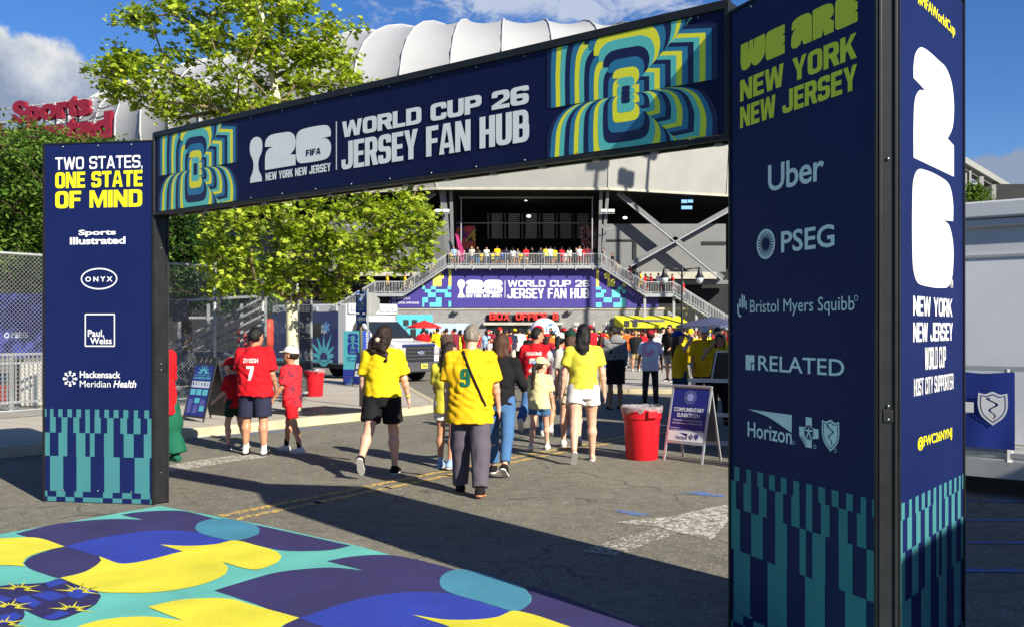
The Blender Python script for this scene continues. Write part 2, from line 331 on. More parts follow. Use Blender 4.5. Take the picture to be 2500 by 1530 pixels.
def text(mb, face, s, rect, bold=0.0, shear=0.0, lift=.002, mi=0, gap=1.0):
    """ordinary lettering stretched to fill a rectangle of the face"""
    v, f = font_mesh(s, bold, shear, gap)
    if not v: return
    if isinstance(mb, Ink): mb.new('lettering')
    xs = [p[0] for p in v]; ys = [p[1] for p in v]; a, b, c, d = min(xs), min(ys), max(xs), max(ys); x0, y0, x1, y1 = rect
    mb.add([face.p(x0 + (p[0] - a) / (c - a) * (x1 - x0), y0 + (p[1] - b) / max(d - b, 1e-6) * (y1 - y0), lift) for p in v], f, mi)
class Ink:
    """printed marks: every line of lettering and every emblem becomes a mesh of its own"""
    def __init__(s): s.parts = [('emblem', MB())]
    def new(s, name='emblem'): s.parts.append((name, MB()))
    def add(s, *a, **k): s.parts[-1][1].add(*a, **k)
# outlines of the emblem figures in a unit box
FIG2 = smooth_poly([(0, 0), (0, .30), (.03, .50), (.12, .60), (.27, .64), (0, .68), (0, .78), (.05, .91), (.20, 1), (.62, 1), (.80, .98), (.94, .88), (1, .72), (1, .60), (.96, .46), (.83, .33), (1, .30), (1, 0)], ang=52)
FIG6 = smooth_poly([(.18, 0), (.06, .05), (0, .20), (0, .80), (.06, .94), (.20, 1), (.74, 1), (.92, .95), (1, .80), (1, .64), (.74, .62), (.90, .58), (1, .42), (1, .20), (.94, .06), (.80, 0)], ang=52)
CUP = smooth_poly([(.02, 0), (.98, 0), (.92, .12), (.74, .24), (.68, .40), (.76, .52), (.96, .66), (1, .80), (.92, .92), (.70, .99), (.36, 1), (.10, .93), (0, .80), (.04, .66), (.22, .52), (.30, .40), (.24, .24), (.08, .12)], ang=70)
def shape(mb, face, loop, rect, lift=.002, mi=0):
    x0, y0, x1, y1 = rect; fill(mb, face, [[(x0 + p[0] * (x1 - x0), y0 + p[1] * (y1 - y0)) for p in loop]], lift, mi)
def quad(mb, face, rect, lift=.002, mi=0):
    x0, y0, x1, y1 = rect; mb.add([face.p(x0, y0, lift), face.p(x1, y0, lift), face.p(x1, y1, lift), face.p(x0, y1, lift)], [(0, 1, 2, 3)], mi)
def circle(c, r, n=24, ry=None): return [(c[0] + r * math.cos(k * 2 * math.pi / n), c[1] + (ry or r) * math.sin(k * 2 * math.pi / n)) for k in range(n)]
def ring(mb, face, c, r, w, lift=.002, mi=0, ry=None, n=32):
    ry = ry or r; a, b = circle(c, r, n, ry), circle(c, r - w, n, ry - w)
    mb.add([face.p(*p, lift) for p in a + b], [(i, (i + 1) % n, n + (i + 1) % n, n + i) for i in range(n)], mi)
def sgrect(face, sc, ox, oy, x0, y0, x1, y1): return face.rect(ox + x0 / sc, oy + y0 / sc, ox + x1 / sc, oy + y1 / sc)
# ------------------------------------------------------------------ ground
def asphalt_nodes(t, tone=1.0):
    tc = _nn(t, 'ShaderNodeTexCoord')
    def nz(sc, det=3, rough=.5):
        n = _nn(t, 'ShaderNodeTexNoise'); n.inputs['Scale'].default_value = sc; n.inputs['Detail'].default_value = det; n.inputs['Roughness'].default_value = rough
        t.links.new(tc.outputs['Object'], n.inputs['Vector']); return n.outputs['Fac']
    grain, patch, mid = nz(62, 4, .78), nz(.55, 5, .6), nz(7, 4, .6)
    v = _nn(t, 'ShaderNodeTexVoronoi'); v.inputs['Scale'].default_value = 42; t.links.new(tc.outputs['Object'], v.inputs['Vector'])
    chip = _nn(t, 'ShaderNodeMapRange'); chip.inputs[1].default_value = .70; chip.inputs[2].default_value = .92
    sx = _nn(t, 'ShaderNodeSeparateXYZ'); t.links.new(v.outputs['Color'], sx.inputs[0]); t.links.new(sx.outputs[0], chip.inputs[0])
    near = _m(t, 'LESS_THAN', v.outputs['Distance'], .40)
    chipm = _m(t, 'MULTIPLY', _m(t, 'MULTIPLY', chip.outputs[0], near), .75)
    cr = _nn(t, 'ShaderNodeValToRGB'); e = cr.color_ramp.elements
    e[0].position = .34; e[0].color = (.030 * tone, .028 * tone, .021 * tone, 1); e[1].position = .70; e[1].color = (.252 * tone, .232 * tone, .172 * tone, 1)
    f = _m(t, 'ADD', _m(t, 'MULTIPLY', grain, .55), _m(t, 'ADD', _m(t, 'MULTIPLY', patch, .22), _m(t, 'MULTIPLY', mid, .23)))
    t.links.new(f, cr.inputs[0])
    mx = _nn(t, 'ShaderNodeMix', data_type='RGBA'); t.links.new(chipm, mx.inputs['Factor']); t.links.new(cr.outputs[0], mx.inputs[6]); mx.inputs[7].default_value = (.34, .31, .25, 1)
    # wandering cracks, old oil drips and rubbed wheel tracks
    wp = _nn(t, 'ShaderNodeTexNoise'); wp.inputs['Scale'].default_value = 1.3; wp.inputs['Detail'].default_value = 6; t.links.new(tc.outputs['Object'], wp.inputs['Vector'])
    ad = _nn(t, 'ShaderNodeVectorMath', operation='MULTIPLY_ADD'); ad.inputs[1].default_value = (.9, .9, .9); t.links.new(wp.outputs['Color'], ad.inputs[0]); t.links.new(tc.outputs['Object'], ad.inputs[2])
    vc = _nn(t, 'ShaderNodeTexVoronoi', feature='DISTANCE_TO_EDGE'); vc.inputs['Scale'].default_value = .42; t.links.new(ad.outputs[0], vc.inputs['Vector'])
    ck = _m(t, 'MULTIPLY', _m(t, 'LESS_THAN', vc.outputs['Distance'], .0042), _m(t, 'GREATER_THAN', patch, .47))
    st = _nn(t, 'ShaderNodeMapRange'); st.inputs[1].default_value = .62; st.inputs[2].default_value = .75; t.links.new(nz(1.7, 4, .6), st.inputs[0])
    dk = _m(t, 'SUBTRACT', 1.0, _m(t, 'MAXIMUM', _m(t, 'MULTIPLY', ck, .55), _m(t, 'MULTIPLY', st.outputs[0], .30)))
    hv = _nn(t, 'ShaderNodeHueSaturation'); t.links.new(dk, hv.inputs['Value']); t.links.new(mx.outputs[2], hv.inputs['Color'])
    return tc, hv.outputs[0], grain
def asphalt_mat():
    m = bpy.data.materials.new('asphalt'); m.use_nodes = True; t = m.node_tree; b = t.nodes['Principled BSDF']
    _, c, g = asphalt_nodes(t); t.links.new(c, b.inputs['Base Color']); b.inputs['Roughness'].default_value = .88
    bp = _nn(t, 'ShaderNodeBump'); bp.inputs['Strength'].default_value = .55; bp.inputs['Distance'].default_value = .008
    t.links.new(g, bp.inputs['Height']); t.links.new(bp.outputs[0], b.inputs['Normal']); return m
def paint_mat(name, col, wear=.45, scale=9.0, crack=True, soft=.08):
    """road paint, worn through to the asphalt in patches and along cracks"""
    m = bpy.data.materials.new(name); m.use_nodes = True; t = m.node_tree; b = t.nodes['Principled BSDF']
    tc, c, g = asphalt_nodes(t)
    n = _nn(t, 'ShaderNodeTexNoise'); n.inputs['Scale'].default_value = scale; n.inputs['Detail'].default_value = 6; n.inputs['Roughness'].default_value = .65
    t.links.new(tc.outputs['Object'], n.inputs['Vector'])
    mr = _nn(t, 'ShaderNodeMapRange'); mr.inputs[1].default_value = wear - soft; mr.inputs[2].default_value = wear + soft; t.links.new(n.outputs['Fac'], mr.inputs[0])
    k = mr.outputs[0]
    if crack:
        w = _nn(t, 'ShaderNodeTexNoise'); w.inputs['Scale'].default_value = 4; t.links.new(tc.outputs['Object'], w.inputs['Vector'])
        ad = _nn(t, 'ShaderNodeVectorMath', operation='MULTIPLY_ADD'); ad.inputs[1].default_value = (.22, .22, .22)
        t.links.new(w.outputs['Color'], ad.inputs[0]); t.links.new(tc.outputs['Object'], ad.inputs[2])
        v = _nn(t, 'ShaderNodeTexVoronoi', feature='DISTANCE_TO_EDGE'); v.inputs['Scale'].default_value = 15; t.links.new(ad.outputs[0], v.inputs['Vector'])
        cm = _nn(t, 'ShaderNodeMapRange'); cm.inputs[1].default_value = .05; cm.inputs[2].default_value = .13; t.links.new(v.outputs['Distance'], cm.inputs[0])
        k = _m(t, 'MULTIPLY', k, cm.outputs[0])
    mx = _nn(t, 'ShaderNodeMix', data_type='RGBA'); t.links.new(k, mx.inputs['Factor']); t.links.new(c, mx.inputs[6]); mx.inputs[7].default_value = (*[c * ALB for c in col], 1)
    t.links.new(mx.outputs[2], b.inputs['Base Color']); b.inputs['Roughness'].default_value = .8
    bp = _nn(t, 'ShaderNodeBump'); bp.inputs['Strength'].default_value = .4; bp.inputs['Distance'].default_value = .006
    t.links.new(g, bp.inputs['Height']); t.links.new(bp.outputs[0], b.inputs['Normal']); return m
def concrete_mat(name, col, joint=1.5, ang=0.0, jw=.012):
    m = bpy.data.materials.new(name); m.use_nodes = True; t = m.node_tree; b = t.nodes['Principled BSDF']
    tc = _nn(t, 'ShaderNodeTexCoord'); mp = _nn(t, 'ShaderNodeMapping'); mp.inputs['Rotation'].default_value = (0, 0, ang); t.links.new(tc.outputs['Object'], mp.inputs[0])
    def nz(sc, det, r=.6):
        n = _nn(t, 'ShaderNodeTexNoise'); n.inputs['Scale'].default_value = sc; n.inputs['Detail'].default_value = det; n.inputs['Roughness'].default_value = r
        t.links.new(mp.outputs[0], n.inputs['Vector']); return n.outputs['Fac']
    a, g = nz(.9, 6), nz(60, 3)
    f = _m(t, 'ADD', _m(t, 'MULTIPLY', a, .75), _m(t, 'MULTIPLY', g, .35))
    mr = _nn(t, 'ShaderNodeMapRange'); mr.inputs[1].default_value = .3; mr.inputs[2].default_value = .8; mr.inputs[3].default_value = .78; mr.inputs[4].default_value = 1.14
    t.links.new(f, mr.inputs[0]); k = mr.outputs[0]
    if joint:
        sp = _nn(t, 'ShaderNodeSeparateXYZ'); t.links.new(mp.outputs[0], sp.inputs[0])
        for ax in (0, 1):
            fr = _m(t, 'FRACT', _m(t, 'DIVIDE', sp.outputs[ax], joint)); d = _m(t, 'ABSOLUTE', _m(t, 'SUBTRACT', fr, .5))
            k = _m(t, 'MULTIPLY', k, _m(t, 'SUBTRACT', 1.0, _m(t, 'MULTIPLY', _m(t, 'GREATER_THAN', d, .5 - jw / joint), .55)))
    h = _nn(t, 'ShaderNodeHueSaturation'); h.inputs['Color'].default_value = (*[c * ALB for c in col], 1); t.links.new(k, h.inputs['Value']); t.links.new(h.outputs[0], b.inputs['Base Color'])
    b.inputs['Roughness'].default_value = .85
    bp = _nn(t, 'ShaderNodeBump'); bp.inputs['Strength'].default_value = .25; bp.inputs['Distance'].default_value = .006; t.links.new(g, bp.inputs['Height']); t.links.new(bp.outputs[0], b.inputs['Normal'])
    return m
M_ASPH = asphalt_mat()
g = MB(); ys = [-60, 12, 90, 2500]
for y in ys: g.v += [(-2500, y, gz(y)), (2500, y, gz(y))]
g.f = [(2 * i, 2 * i + 1, 2 * i + 3, 2 * i + 2) for i in range(3)]; g.mi = [0] * 3
tag(g.build('ground', M_ASPH), kind='structure')
RD = Vector((.574, .819, 0)); RN = Vector((.819, -.574, 0)); CB = Vector((-4.99, 14.4, 0)); ROADANG = math.atan2(.819, .574)
M_WALK = concrete_mat('sidewalk_concrete', srgb(188, 180, 166), 1.6, -ROADANG)
M_CURB = mat('curb_concrete', srgb(196, 182, 148), .85, var=.16, vs=3, bump=.3, bs=40)
def slab(name, plan, h, m, under=.3):
    b = MB(); n = len(plan); P = [Vector((p[0], p[1], 0)) for p in plan]
    top = [(p.x, p.y, gz(p.y) + h) for p in P]; bot = [(p.x, p.y, gz(p.y) - under) for p in P]
    b.add(top + bot, [tuple(x) for x in geometry.tessellate_polygon([P])] + [(i, (i + 1) % n, n + (i + 1) % n, n + i) for i in range(n)])
    return tag(b.build(name, m), kind='structure')
edge = [CB + RD * t for t in (-24, -12, -4, 0, 3, 5.4)] + [Vector(p) for p in ((-1.55, 19.6, 0), (-1.62, 20.4, 0), (-2.0, 22.2, 0), (-2.6, 25, 0), (-3.3, 28.6, 0), (-4.6, 30.6, 0), (-7, 31.8, 0), (-14, 33.6, 0), (-60, 45, 0))]
slab('sidewalk', [(p.x, p.y) for p in edge] + [(-60, -5)], .140, M_WALK)
cb = MB(); W_ = .17
for i in range(len(edge) - 2):      # curb stones along the edge, a hair proud of the slab
    a, b = edge[i], edge[i + 1]; d = (b - a); L = d.length; k = max(1, round(L / 3.0)); d.normalize(); nrm = Vector((d.y, -d.x, 0))
    nx = (edge[i + 2] - b).normalized(); nn2 = Vector((nx.y, -nx.x, 0)); n1 = ((nrm + nn2) / 2).normalized()
    pv = (a - edge[i - 1]).normalized() if i else d; n0 = ((nrm + Vector((pv.y, -pv.x, 0))) / 2).normalized()
    for j in range(k):
        s0, s1 = j / k, (j + 1) / k; p0, p1 = a.lerp(b, s0), a.lerp(b, s1); m0, m1 = n0.lerp(n1, s0), n0.lerp(n1, s1); g0 = .004 if (i + j) else 0
        p0 = p0 + d * g0; z0, z1 = gz(p0.y), gz(p1.y)
        o0, o1, q0, q1 = p0 + m0 * .035, p1 + m1 * .035, p0 - m0 * W_, p1 - m1 * W_
        f0, f1 = p0 + m0 * .012, p1 + m1 * .012
        cb.add([(o0.x, o0.y, z0 - .1), (o1.x, o1.y, z1 - .1), (f1.x, f1.y, z1 + .125), (f0.x, f0.y, z0 + .125), (p0.x - m0.x * .02, p0.y - m0.y * .02, z0 + .147), (p1.x - m1.x * .02, p1.y - m1.y * .02, z1 + .147), (q0.x, q0.y, z0 + .147), (q1.x, q1.y, z1 + .147), (q0.x, q0.y, z0 + .1), (q1.x, q1.y, z1 + .1)],
               [(0, 1, 2, 3), (3, 2, 5, 4), (4, 5, 7, 6), (6, 7, 9, 8), (0, 3, 4, 6, 8), (1, 9, 7, 5, 2)])
tag(cb.build('curb', M_CURB, auto=30), kind='structure')
M_PLAZA = concrete_mat('plaza_concrete', srgb(178, 172, 160), 2.4, .18)
plz = smooth_poly([(.3, 29.5), (.9, 26.6), (3.2, 25.6), (9, 25.2), (40, 25), (46, 60), (46, 86), (-9, 86), (-6, 60), (-1.5, 36)], ang=50, n=4)
slab('plaza', plz, .12, M_PLAZA)
cb = MB(); pl = [Vector((p[0], p[1], 0)) for p in plz if p[1] < 34]; pl.sort(key=lambda p: p.x)
for a, b in zip(pl[:-1], pl[1:]): cb.bar((a.x, a.y - .02, gz(a.y) + .03), (b.x, b.y - .02, gz(b.y) + .03), .22, .20, up=(0, 0, 1))
tag(cb.build('plaza_curb', M_CURB), kind='structure')
# road markings
flat = lambda pts, z=.004: [Vector((p.x, p.y, gz(p.y) + z)) for p in pts]
def sheet(name, polys, m, z=.004, kind='structure'):
    b = MB()
    for P in polys:
        P = flat(P, z); b.add(P, [tuple(t) for t in geometry.tessellate_polygon([[Vector((p.x, p.y, 0)) for p in P]])])
    return tag(b.build(name, m), kind=kind)
M_YEL = paint_mat('worn_yellow_paint', (.78, .50, .09), .40, 8)
Y0 = Vector((-2.63, 8.37, 0)) ; L1 = []
for off in (0, .235):
    a = Y0 + RN * off
    for k in range(12):                       # broken where the photograph shows it patched
        p, q = a + RD * (k * 1.0 - .25 * off), a + RD * (k * 1.0 + 1.0); L1.append([p - RN * .05, q - RN * .05, q + RN * .05, p + RN * .05])
sheet('road_centre_line', L1, M_YEL)
def ipoly(pts, sc, ox, oy): return [G(ox + x / sc, oy + y / sc) for x, y in pts]
M_WHT = paint_mat('worn_white_paint', (.66, .63, .54), .45, 9); M_WHT2 = paint_mat('very_worn_white_paint', (.66, .63, .54), .52, 22, soft=.05); M_BLU = paint_mat('worn_blue_paint', (.07, .19, .52), .44, 5, False, .14)
sheet('road_arrow', [ipoly([(1660, 490), (2060, 450), (2350, 385), (2560, 352), (2440, 500), (2350, 608), (2110, 562), (1990, 520)], 2.8, 900, 1100)], M_WHT)
sheet('road_arrow_shaft', [ipoly([(1460, 690), (1640, 620), (1985, 522), (2112, 566), (1900, 640), (1680, 718)], 2.8, 900, 1100)], M_WHT2)
sheet('stop_line', [ipoly([(40, 1500), (110, 1462), (300, 1430), (560, 1392), (830, 1388), (800, 1408), (600, 1432), (330, 1478), (110, 1512), (40, 1530)], 3.016, 380, 650)], M_WHT)
bl = [ipoly(p, 2.8, 900, 1100) for p in ([(2130, 290), (2250, 278), (2440, 300), (2430, 318), (2250, 300)], [(1670, 408), (1760, 404), (1940, 440), (1800, 440)])]
for y0, w in ((1222, 3.5), (1268, 4.5), (1323, 6), (1391, 9)):
    a, b = G(2325, y0 - w / 2), G(2325, y0 + w / 2); bl.append([b, b + Vector((4, -.12, 0)), a + Vector((4, -.12, 0)), a])
bl.append([Vector((p[0], p[1], 0)) for p in ((-7.0, 14.6), (-1.6, 21.0), (-1.5, 20.9), (-6.9, 14.5))][::-1][:0] or ipoly([(260, 1262), (1100, 1190), (1300, 1185), (1100, 1196), (260, 1270)], 3.016, 380, 650))
sheet('blue_parking_line', bl, M_BLU)
# ------------------------------------------------------------------ painted mural on the road
def mural_mat(name, col):
    m = mat(name, col, .8, var=.14, vs=2.2, bump=.35, bs=80); t = m.node_tree; b = t.nodes['Principled BSDF']; src = b.inputs['Base Color'].links[0].from_socket; _, a, g = asphalt_nodes(t)
    r = _nn(t, 'ShaderNodeMapRange'); r.inputs[1].default_value = .58; r.inputs[2].default_value = .80; r.inputs[4].default_value = .55; t.links.new(g, r.inputs[0]); x = _nn(t, 'ShaderNodeMix', data_type='RGBA'); t.links.new(r.outputs[0], x.inputs['Factor']); t.links.new(src, x.inputs[6]); t.links.new(a, x.inputs[7]); t.links.new(x.outputs[2], b.inputs['Base Color']); return m
T_, P_, Y_, B_, S_ = [mural_mat(n, c) for n, c in (('mural_turquoise', srgb(100, 188, 176)), ('mural_violet', srgb(48, 42, 96)), ('mural_yellow', srgb(230, 220, 56)), ('mural_blue', srgb(38, 60, 166)), ('mural_teal', srgb(66, 138, 164)))]
N_ = mural_mat('mural_night_blue', srgb(36, 30, 88))
P1 = G(391, 1234.5); P2 = G(880, 1334); P3 = G(1571, 1530); far_end = P3 + (P3 - P2).normalized() * 1.6; near_l = P1 + (G(0, 1304) - P1).normalized() * 6.5
mur = thing('road_mural', 'painted road mural of yellow, blue and violet curved shapes on turquoise before the arch', 'mural', (0, 0, 0))
def mpart(name, m, polys, z):
    for P in polys:
        b = MB(); P = [Vector((p.x, p.y, z)) for p in P]; b.add(P, [tuple(t) for t in geometry.tessellate_polygon([[Vector((p.x, p.y, 0)) for p in P]])])
        b.build(name, m, mur)
mpart('turquoise_field', T_, [[P1, near_l, near_l + Vector((5.2, -5, 0)), far_end + Vector((.3, -4.5, 0)), far_end, P3, P2, G(640, 1281)]], .0040)
def ms(pts, sc=1.971, ox=0, oy=1200): return [G(x, y) for x, y in smooth_poly([(ox + p[0] / sc, oy + p[1] / sc) for p in pts], n=6)]
z4 = lambda x, y: ((900 + x / 2.8) * 1.971, (1100 + y / 2.8 - 1200) * 1.971)     # second view into the coordinates of the first
mpart('violet_shape', P_, [ms([(75, 203), (250, 160), (430, 138), (560, 132), (690, 135), (580, 112), (650, 100), (780, 92), (890, 95), (1040, 130), (1252, 165), (1450, 208), (1690, 260), (1600, 280), (1470, 287), (1350, 283), (1250, 262), (1130, 237), (1080, 235), (990, 205), (850, 188), (700, 192), (500, 220), (310, 265), (200, 238)]),
    ms([(1570, 335), (1700, 312), (1850, 305), (1960, 318), (2200, 378), (2330, 420), (2400, 470), (2190, 497), (2100, 487), (1970, 485), (1800, 505), (1650, 540), (1440, 611), (1230, 543), (1030, 477), (1200, 425), (1330, 390), (1500, 370), (1620, 367), (1750, 380)]),
    ms([(290, 418), (215, 398), (140, 370), (114, 345), (140, 318), (220, 288), (310, 267), (400, 285), (470, 310), (488, 335), (450, 370), (380, 400)]),
    ms([z4(980, 1080), z4(1090, 1055), z4(1115, 1005), z4(1075, 925), z4(1300, 990), z4(1880, 1204), z4(2300, 1330), z4(2000, 1420), z4(1370, 1210)]),
    ms([(1340, 662), (1440, 612), (1640, 680), (1600, 760), (1400, 760)])], .0052)
mpart('teal_lens', S_, [ms([(937, 178), (955, 152), (1040, 130), (1130, 138), (1215, 158), (1250, 180), (1240, 208), (1130, 237), (1050, 225), (960, 200)]),
    ms([z4(485, 905), z4(510, 850), z4(610, 815), z4(760, 835), z4(900, 880), z4(1060, 940), z4(1113, 1005), z4(1090, 1060), z4(1005, 1100), z4(800, 1045), z4(600, 990), z4(510, 950)])], .0076)
mpart('blue_shape', B_, [ms([(310, 265), (500, 220), (700, 192), (850, 188), (990, 205), (1080, 232), (1130, 237), (1040, 255), (930, 263), (840, 262), (770, 257), (880, 290), (600, 350), (465, 310)]),
    ms([(1440, 612), (1650, 540), (1800, 505), (1970, 485), (2100, 487), (2190, 497), (2464, 580), z4(1005, 1100), z4(880, 1142), z4(700, 1162), z4(500, 1158), z4(300, 1128), z4(540, 1204), z4(760, 1290), z4(300, 1400), (1500, 740), (1560, 655)])], .0064)
mpart('yellow_shape', Y_, [ms([(-500, 205), (0, 226), (180, 225), (310, 266), (200, 292), (130, 320), (108, 348), (122, 362), (50, 357), (0, 357), (-500, 370)]),
    ms([(290, 418), (400, 392), (460, 360), (487, 335), (476, 314), (600, 350), (880, 290), (770, 257), (850, 262), (930, 263), (1040, 255), (1130, 237), (1230, 260), (1330, 290), (1356, 315), (1330, 345), (1225, 378), (1070, 342), (1097, 365), (1085, 398), (1000, 440), (880, 470), (740, 488), (600, 490), (480, 485), (380, 455)]),
    ms([(710, 558), (850, 527), (970, 517), (1110, 520), (1200, 545), (1440, 611), (1340, 662), (1250, 760), (250, 780), (310, 690), (400, 645), (500, 620), (620, 607), (740, 607), (880, 625)]),
    ms([z4(300, 1128), z4(500, 1158), z4(700, 1162), z4(880, 1142), z4(1005, 1100), z4(1370, 1208), z4(1900, 1400), z4(760, 1290), z4(540, 1204)])], .0088)
chk = ms([(-300, 520), (0, 456), (215, 440), (290, 421), (380, 450), (460, 475), (487, 505), (460, 545), (380, 585), (250, 622), (115, 572), (118, 600), (85, 640), (0, 700), (-300, 760)])
mpart('checked_shape', N_, [chk], .0064)
ck = []
for pts in ([(215, 442), (290, 423), (325, 440), (240, 465)], [(150, 500), (240, 480), (330, 505), (240, 530)], [(330, 470), (405, 458), (470, 480), (380, 520), (320, 505)], [(130, 500), (60, 520), (160, 560), (205, 540)], [(205, 610), (290, 575), (340, 590), (250, 620)], [(0, 600), (70, 585), (110, 600), (60, 630), (0, 640)], [(0, 500), (60, 520), (0, 540)]):
    ck.append([G(x / 1.971, 1200 + y / 1.971) for x, y in pts])
mpart('blue_check', B_, ck, .0076)
sp = []
for cx_, cy_ in ((95, 472), (375, 482), (50, 558), (345, 570), (20, 640)):
    for a in range(9):
        t = -.35 + a * .42; L = 118 if a % 2 == 0 else 62; u = (math.cos(t), -math.sin(t) * .36); w = (-math.sin(t) * 6, -math.cos(t) * 4)
        sp.append([G(max(-300, cx_ + u[0] * 24 + w[0]) / 1.971, 1200 + (cy_ + u[1] * 24 + w[1]) / 1.971), G((cx_ + u[0] * L) / 1.971, 1200 + (cy_ + u[1] * L) / 1.971), G((cx_ + u[0] * 24 - w[0]) / 1.971, 1200 + (cy_ + u[1] * 24 - w[1]) / 1.971)])
mpart('yellow_ray', Y_, sp, .0088)
# ------------------------------------------------------------------ welcome arch: two three-sided towers and a header
NAVY = mat('navy_print', srgb(20, 32, 82), .5, var=.10, vs=1.3, bump=.06, bs=4, spec=.14); NAVYB = mat('dark_navy_print', srgb(16, 23, 64), .5, var=.10, vs=1.3, bump=.10, bs=3.5, spec=.14)
WHITE = mat('white_print', (.84, .85, .86), .5, var=.03); YELP = mat('yellow_print', srgb(240, 232, 30), .5, var=.03); TEALP = mat('teal_print', srgb(68, 130, 136), .5, var=.05, spec=.14)
BLACKM = mat('black_frame_metal', (.016, .016, .017), .42, .0, var=.25, vs=9, spec=.28); STEEL = mat('bolt_steel', (.4, .4, .42), .35, 1, var=.05)
PAT = [mat('pattern_navy', srgb(18, 26, 72), .45, var=.03), mat('pattern_turquoise', srgb(92, 190, 186), .45, var=.03), mat('pattern_yellow', srgb(236, 230, 52), .45, var=.03), mat('pattern_blue', srgb(42, 118, 158), .45, var=.03)]
H_T = 3.475; TW = 1.155
def rot2(d, a): c, s = math.cos(R(a)), math.sin(R(a)); return Vector((d.x * c - d.y * s, d.x * s + d.y * c, 0))
class Tower:
    def __init__(s, start, d1, CH):
        s.ch = CH
        s.pts = []; p = Vector(start); d = Vector(d1).normalized(); s.faces = []; s.posts = []
        for k in range(3):
            a = p; p = p + d * TW; n = Vector((d.y, -d.x, 0)); s.faces.append(Face((a.x, a.y, 0), d, n)); s.pts += [a, p]
            d2 = rot2(d, 60); q = p + d2 * CH; s.posts.append((p, q, Vector((d2.y, -d2.x, 0)))); p = q; d = rot2(d2, 60)
def tower_thing(tw, label):
    CH = tw.ch
    c = sum(tw.pts, Vector()) / 6; root = thing('sign_tower', label, 'sign', (c.x, c.y, 0)); inv = -Vector((c.x, c.y, 0))
    def out(mb, name, m, parent=root, **k):
        if isinstance(mb, Ink):
            for nm, b in mb.parts:
                if b.v: out(b, nm, m, parent, **k)
            return
        mb.v = [(v[0] + inv.x, v[1] + inv.y, v[2]) for v in mb.v]; return mb.build(name, m, parent, **k)
    panels = []
    for f in tw.faces:
        b = MB(); b.box(f.p(TW / 2, H_T / 2, -.012), (TW - .028, .024, H_T - .012), (f.u, f.n, (0, 0, 1))); panels.append(out(b, 'panel', NAVY))
        b = MB()
        for u in (.006, TW - .006): b.box(f.p(u, H_T / 2, -.008), (.018, .034, H_T), (f.u, f.n, (0, 0, 1)))
        b.box(f.p(TW / 2, H_T - .004, -.008), (TW - .03, .03, .012), (f.u, f.n, (0, 0, 1)))
        out(b, 'edge_trim', BLACKM)
        b = MB()
        for u in (.18, .5, .8):
            b.ball(f.p(u * TW, H_T - .035, .002), (.010, .010, .010), 8, 5); b.ball(f.p(u * TW, .12, .002), (.008, .008, .008), 8, 5)
        out(b, 'screw', STEEL, smooth=True)
    for a, q, n in tw.posts:
        m_ = (a + q) / 2; d = (q - a).normalized(); b = MB()
        b.box((m_.x - n.x * .022, m_.y - n.y * .022, H_T / 2), (CH - .02, .045, H_T - .02), (d, n, (0, 0, 1)))
        for s_ in (-1, 1): b.box((m_.x - n.x * .006 + d.x * s_ * (CH / 2 - .009), m_.y - n.y * .006 + d.y * s_ * (CH / 2 - .009), H_T / 2), (.014, .035, H_T - .004), (d, n, (0, 0, 1)))
        out(b, 'corner_post', BLACKM, bevel=.003)
        b = MB(); b.box((m_.x + n.x * .002, m_.y + n.y * .002, 1.30), (CH - .04, .012, .055), (d, n, (0, 0, 1))); b2 = out(b, 'clamp', BLACKM, bevel=.003)
        b = MB()
        for z in (1.285, 1.345, 2.45, .3): b.ball((m_.x + n.x * .004, m_.y + n.y * .004, z), (.008, .008, .008), 8, 5)
        out(b, 'bolt', STEEL, smooth=True)
    cap = MB(); cap.prism([(p.x, p.y) for p in tw.pts], H_T - .02, H_T - .008); out(cap, 'cap', BLACKM)
    return root, panels, out
CHECK = [(0, .045, [(585, 695), (808, 918), (1025, 1265), (1385, 1500), (1615, 1725), (1835, 1858)]), (.045, .10, [(555, 585), (695, 805), (918, 1022), (1268, 1383), (1500, 1615), (1725, 1835)]),
    (.10, .44, [(618, 780), (945, 1115), (1283, 1470), (1650, 1828)]), (.44, .667, [(555, 615), (722, 830), (940, 1052), (1108, 1165), (1280, 1395), (1518, 1638), (1760, 1858)]),
    (.667, .817, [(618, 688), (760, 832), (905, 978), (1052, 1108), (1165, 1240), (1318, 1395), (1478, 1558), (1638, 1720), (1803, 1858)]),
    (.817, .895, [(555, 575), (618, 660), (720, 772), (832, 888), (942, 1000), (1052, 1106), (1168, 1222), (1284, 1340), (1396, 1456), (1514, 1574), (1640, 1690), (1766, 1822)])]
def checks(out, face, panel, scale=1.0, mirror=False):
    b = MB()
    for v0, v1, xs in CHECK:
        for a, c in xs:
            u0, u1 = (a - 555) / 1303, (c - 555) / 1303
            if mirror: u0, u1 = 1 - u1, 1 - u0
            quad(b, face, (.016 + u0 * (TW - .032), .008 + v0 * scale, .016 + u1 * (TW - .032), .008 + v1 * scale), .0022)
    out(b, 'checker_band', TEALP, panel)
